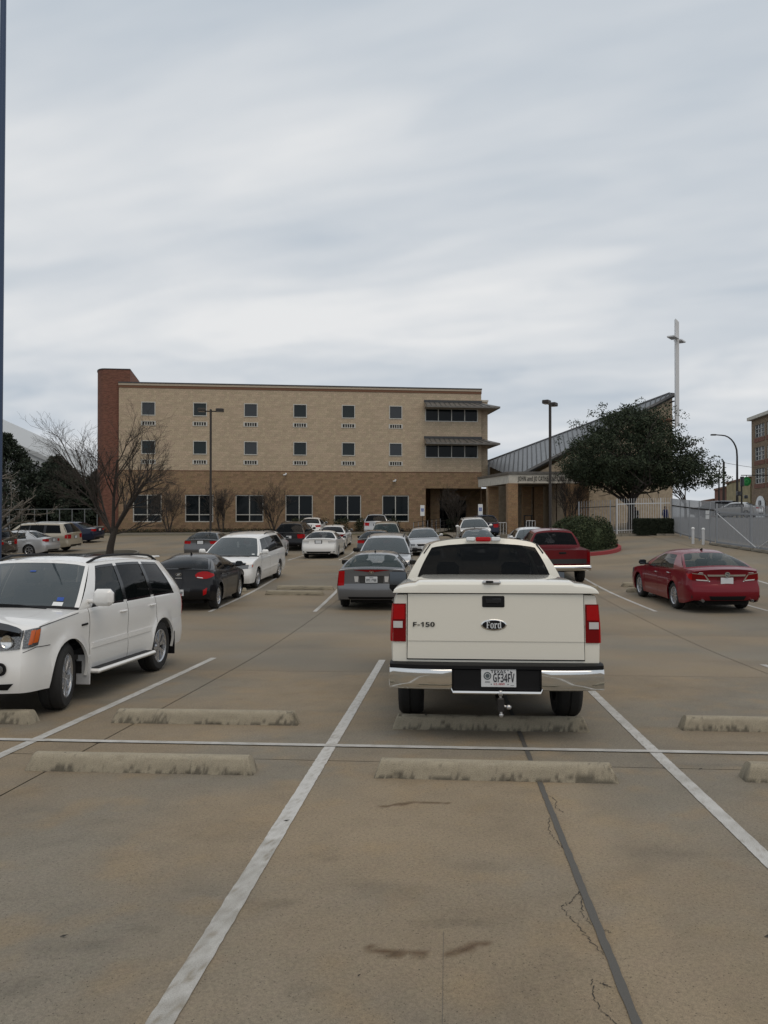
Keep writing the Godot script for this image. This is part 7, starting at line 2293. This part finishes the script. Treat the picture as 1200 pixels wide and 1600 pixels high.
	b = B.new(); b.tube([Vector3(0, -.3, 0), Vector3(-.2, 5.2, 0)], [.2, .16], 6); b.tube([Vector3(-.9, 4.9, 0), Vector3(.5, 4.9, 0)], [.06, .06], 5); part(t, "pole", b, M.wood_pole, 50)
	t = node(self, "traffic_signal", Transform3D(Basis.IDENTITY, on_ground(32.6, 70))); tag(t, "dark traffic signal post beyond the gate, seen from behind", "traffic signal")
	b = B.new(); b.tube([Vector3(0, -.2, 0), Vector3(0, 3.6, 0)], [.09, .07], 8); part(t, "signal_post", b, M.dark_metal, 50)
	for e in [[-.0, 3.3, .3, .9], [-.3, 2.2, .34, .4], [.34, 1.9, .3, .3]]:
		b = B.new(); b.cbox(Vector3(e[0], e[1], .1), Vector3(e[2], e[3], .25), .04); part(t, "signal_head", b, M.gloss_black, 40)
	# bare street tree behind the oak
	var lim := []
	rng.seed = 51
	for q in 6: lim.append([rng.randf() * TAU, rng.randf_range(.8, 1.8), rng.randf_range(2.2, 3.0), .06])
	bare_tree("street_tree", on_ground(27.5, 70), "leafless street tree showing past the right side of the oak", "bare trees", {"seed": 52, "lean": Vector3(0, 1, 0), "trunk": 2.0, "r": .12, "limbs": lim, "bark": M.bark, "wander": .16, "lift": .05, "levels": 3, "kids": [5, 4, 4], "spread": .75, "shrink": .6, "twig": .009})

func trees() -> void:
	# forked bare tree in front of the brick tower; limbs: azimuth, rise, length, radius
	bare_tree("bare_tree", on_ground(-15.45, 43.2, .06), "dark leafless forked tree in front of the brick tower", "bare trees", {"seed": 88, "lean": Vector3(.12, 1, .05), "trunk": 1.55, "r": .19,
		"limbs": [[3.0, 2.0, 4.3, .095], [3.6, 2.6, 4.0, .075], [1.2, 4.2, 4.4, .105], [-.2, 1.3, 3.9, .10], [.5, 1.1, 3.4, .075], [-.7, 2.2, 3.6, .075], [2.6, 1.3, 3.6, .07], [.1, .3, 2.6, .05]],
		"bark": M.bark, "wander": .14, "lift": .05, "levels": 4, "kids": [6, 5, 4, 4], "spread": .7, "shrink": .58, "twig": .0045})
	# pale tree just outside the left edge whose branch tips reach into the picture
	bare_tree("pale_tree", on_ground(-12.2, 21.5, .06), "pale leafless tree at the left edge, only branch tips in view", "bare trees", {"seed": 93, "lean": Vector3(0, 1, 0), "trunk": 1.5, "r": .15,
		"limbs": [[.0, .3, 2.6, .045], [-.25, .8, 2.7, .045], [.1, .06, 2.5, .04], [-.1, .55, 2.4, .04], [2.4, 1.0, 3.0, .07], [3.6, 1.2, 3.0, .07], [4.7, 1.4, 3.0, .07]],
		"bark": M.pale_bark, "wander": .17, "lift": .03, "levels": 3, "kids": [4, 3, 3], "spread": .7, "shrink": .45, "twig": .0055})

# ------------------------------------------------------------------ two people beyond the fence
func figure(called: String, at: Vector3, yaw: float, label: String, jacket: Color, h: float) -> void:
	var k := h / 1.72
	var J := {"hip": Vector3(0, .92, 0), "chest": Vector3(0, 1.25, .0), "neck": Vector3(0, 1.46, 0), "head": Vector3(0, 1.60, .02)}
	var bones := [[Vector3(0, .95, 0), Vector3(0, 1.2, 0), .155, .165], [Vector3(-.12, 1.38, 0), Vector3(.12, 1.38, 0), .085, .085], [Vector3(0, 1.2, 0), Vector3(0, 1.36, 0), .165, .12], [Vector3(0, 1.4, 0), Vector3(0, 1.52, .01), .06, .055], [Vector3(0, 1.58, .015), Vector3(0, 1.64, .0), .088, .09], [Vector3(0, 1.58, .1), Vector3(0, 1.565, .115), .016, .018]]
	for s in [-1, 1]:
		bones.append_array([[Vector3(s * .09, .93, 0), Vector3(s * .1, .5, .01), .098, .07], [Vector3(s * .1, .5, .01), Vector3(s * .105, .09, -.01), .068, .045], [Vector3(s * .105, .06, -.03), Vector3(s * .115, .045, .14), .05, .042],
			[Vector3(s * .19, 1.4, 0), Vector3(s * .25, 1.12, -.01), .062, .05], [Vector3(s * .25, 1.12, -.01), Vector3(s * .23, .88, .08), .048, .036], [Vector3(s * .23, .86, .09), Vector3(s * .225, .79, .11), .036, .028],
			[Vector3(s * .095, 1.6, 0), Vector3(s * .098, 1.625, 0), .016, .016]])
		for f in 4: bones.append([Vector3(s * (.222 + .002 * f), .80, .09 + f * .017), Vector3(s * .215, .725 + .006 * absf(f - 1.5), .10 + f * .017), .0105, .009])
		bones.append([Vector3(s * .21, .82, .12), Vector3(s * .195, .775, .145), .011, .009])
	var cell := .026
	var lo := Vector3(-.36, -.03, -.25); var dim := Vector3i(28, 69, 19)
	var val := PackedFloat32Array(); val.resize(dim.x * dim.y * dim.z)
	for z in dim.z:
		for y in dim.y:
			for x in dim.x:
				var p := lo + Vector3(x, y, z) * cell
				var d := 9.0
				for b in bones:
					var a: Vector3 = b[0]; var ab: Vector3 = b[1] - a
					var t := clampf((p - a).dot(ab) / ab.length_squared(), 0, 1)
					var q := p.distance_to(a + ab * t) - lerpf(b[2], b[3], t)
					if q > .3: continue
					var hh := maxf(.035 - absf(d - q), 0) / .035
					d = minf(d, q) - hh * hh * .035 * .25
				val[x + dim.x * (y + dim.y * z)] = d
	var vert := {}
	var b := B.new(); b.colored = true
	var off := [Vector3i(0, 0, 0), Vector3i(1, 0, 0), Vector3i(0, 1, 0), Vector3i(1, 1, 0), Vector3i(0, 0, 1), Vector3i(1, 0, 1), Vector3i(0, 1, 1), Vector3i(1, 1, 1)]
	var V_ := func(c: Vector3i) -> float: return val[c.x + dim.x * (c.y + dim.y * c.z)]
	for z in dim.z - 1:
		for y in dim.y - 1:
			for x in dim.x - 1:
				var c := Vector3i(x, y, z); var s := Vector3.ZERO; var n := 0
				for i in 8:
					for j in range(i + 1, 8):
						var e: Vector3i = off[i] - off[j]
						if absi(e.x) + absi(e.y) + absi(e.z) != 1: continue
						var a: float = V_.call(c + off[i]); var d: float = V_.call(c + off[j])
						if (a < 0) != (d < 0):
							s += Vector3(off[i]).lerp(Vector3(off[j]), a / (a - d)); n += 1
				if n: vert[c] = lo + (Vector3(c) + s / n) * cell
	for c in vert:
		for ax in 3:
			var e := Vector3i.ZERO; e[ax] = 1
			var u := Vector3i.ZERO; u[(ax + 1) % 3] = 1
			var w := Vector3i.ZERO; w[(ax + 2) % 3] = 1
			if not (vert.has(c - u) and vert.has(c - w) and vert.has(c - u - w)): continue
			var a: float = V_.call(c); var d: float = V_.call(c + e)
			if (a < 0) == (d < 0): continue
			var y: float = vert[c].y
			b.col = Color(.02, .02, .025) if y < .06 else (Color(.018, .02, .03) if y < .93 else (jacket if y < 1.47 and not (y < .86) else Color(.16, .09, .06)))
			if y > 1.6 and vert[c].z < .06 or y > 1.68: b.col = Color(.012, .01, .009)
			if y < .87 and absf(vert[c].x) > .185: b.col = Color(.16, .09, .06)
			if a < 0: b.quad(vert[c], vert[c - u], vert[c - u - w], vert[c - w])
			else: b.quad(vert[c], vert[c - w], vert[c - u - w], vert[c - u])
	var m := mat(Color.WHITE, .85); m.vertex_color_use_as_albedo = true
	var o := part(self, called, b, m, 70)
	o.transform = Transform3D(Basis(Vector3.UP, yaw).scaled(Vector3.ONE * k), at)
	tag(o, label, "person", "people beyond the fence")

func people() -> void:
	figure("person", on_ground(19.05, 52.0), .4, "person in a dark blue jacket standing behind the box hedge's right end", Color(.012, .014, .075), 1.58)
	figure("person", on_ground(17.35, 53.0), -.3, "person in dark clothes standing behind the box hedge's left end", Color(.012, .012, .013), 1.55)

func _ready() -> void:
	set_camera_and_light()
	make_materials()
	make_specs()
	build_ground()
	dormitory()
	church()
	entrance_canopy()
	cross()
	left_background()
	street_side()
	ramp_and_signs()
	fences()
	poles()
	trees()
	dormitory_plants()
	live_oak()
	hedges()
	wheel_stops()
	white_pickup()
	white_suv()
	black_hatchback()
	white_minivan()
	grey_sedan()
	red_sedan()
	red_pickup()
	other_cars()
	people()
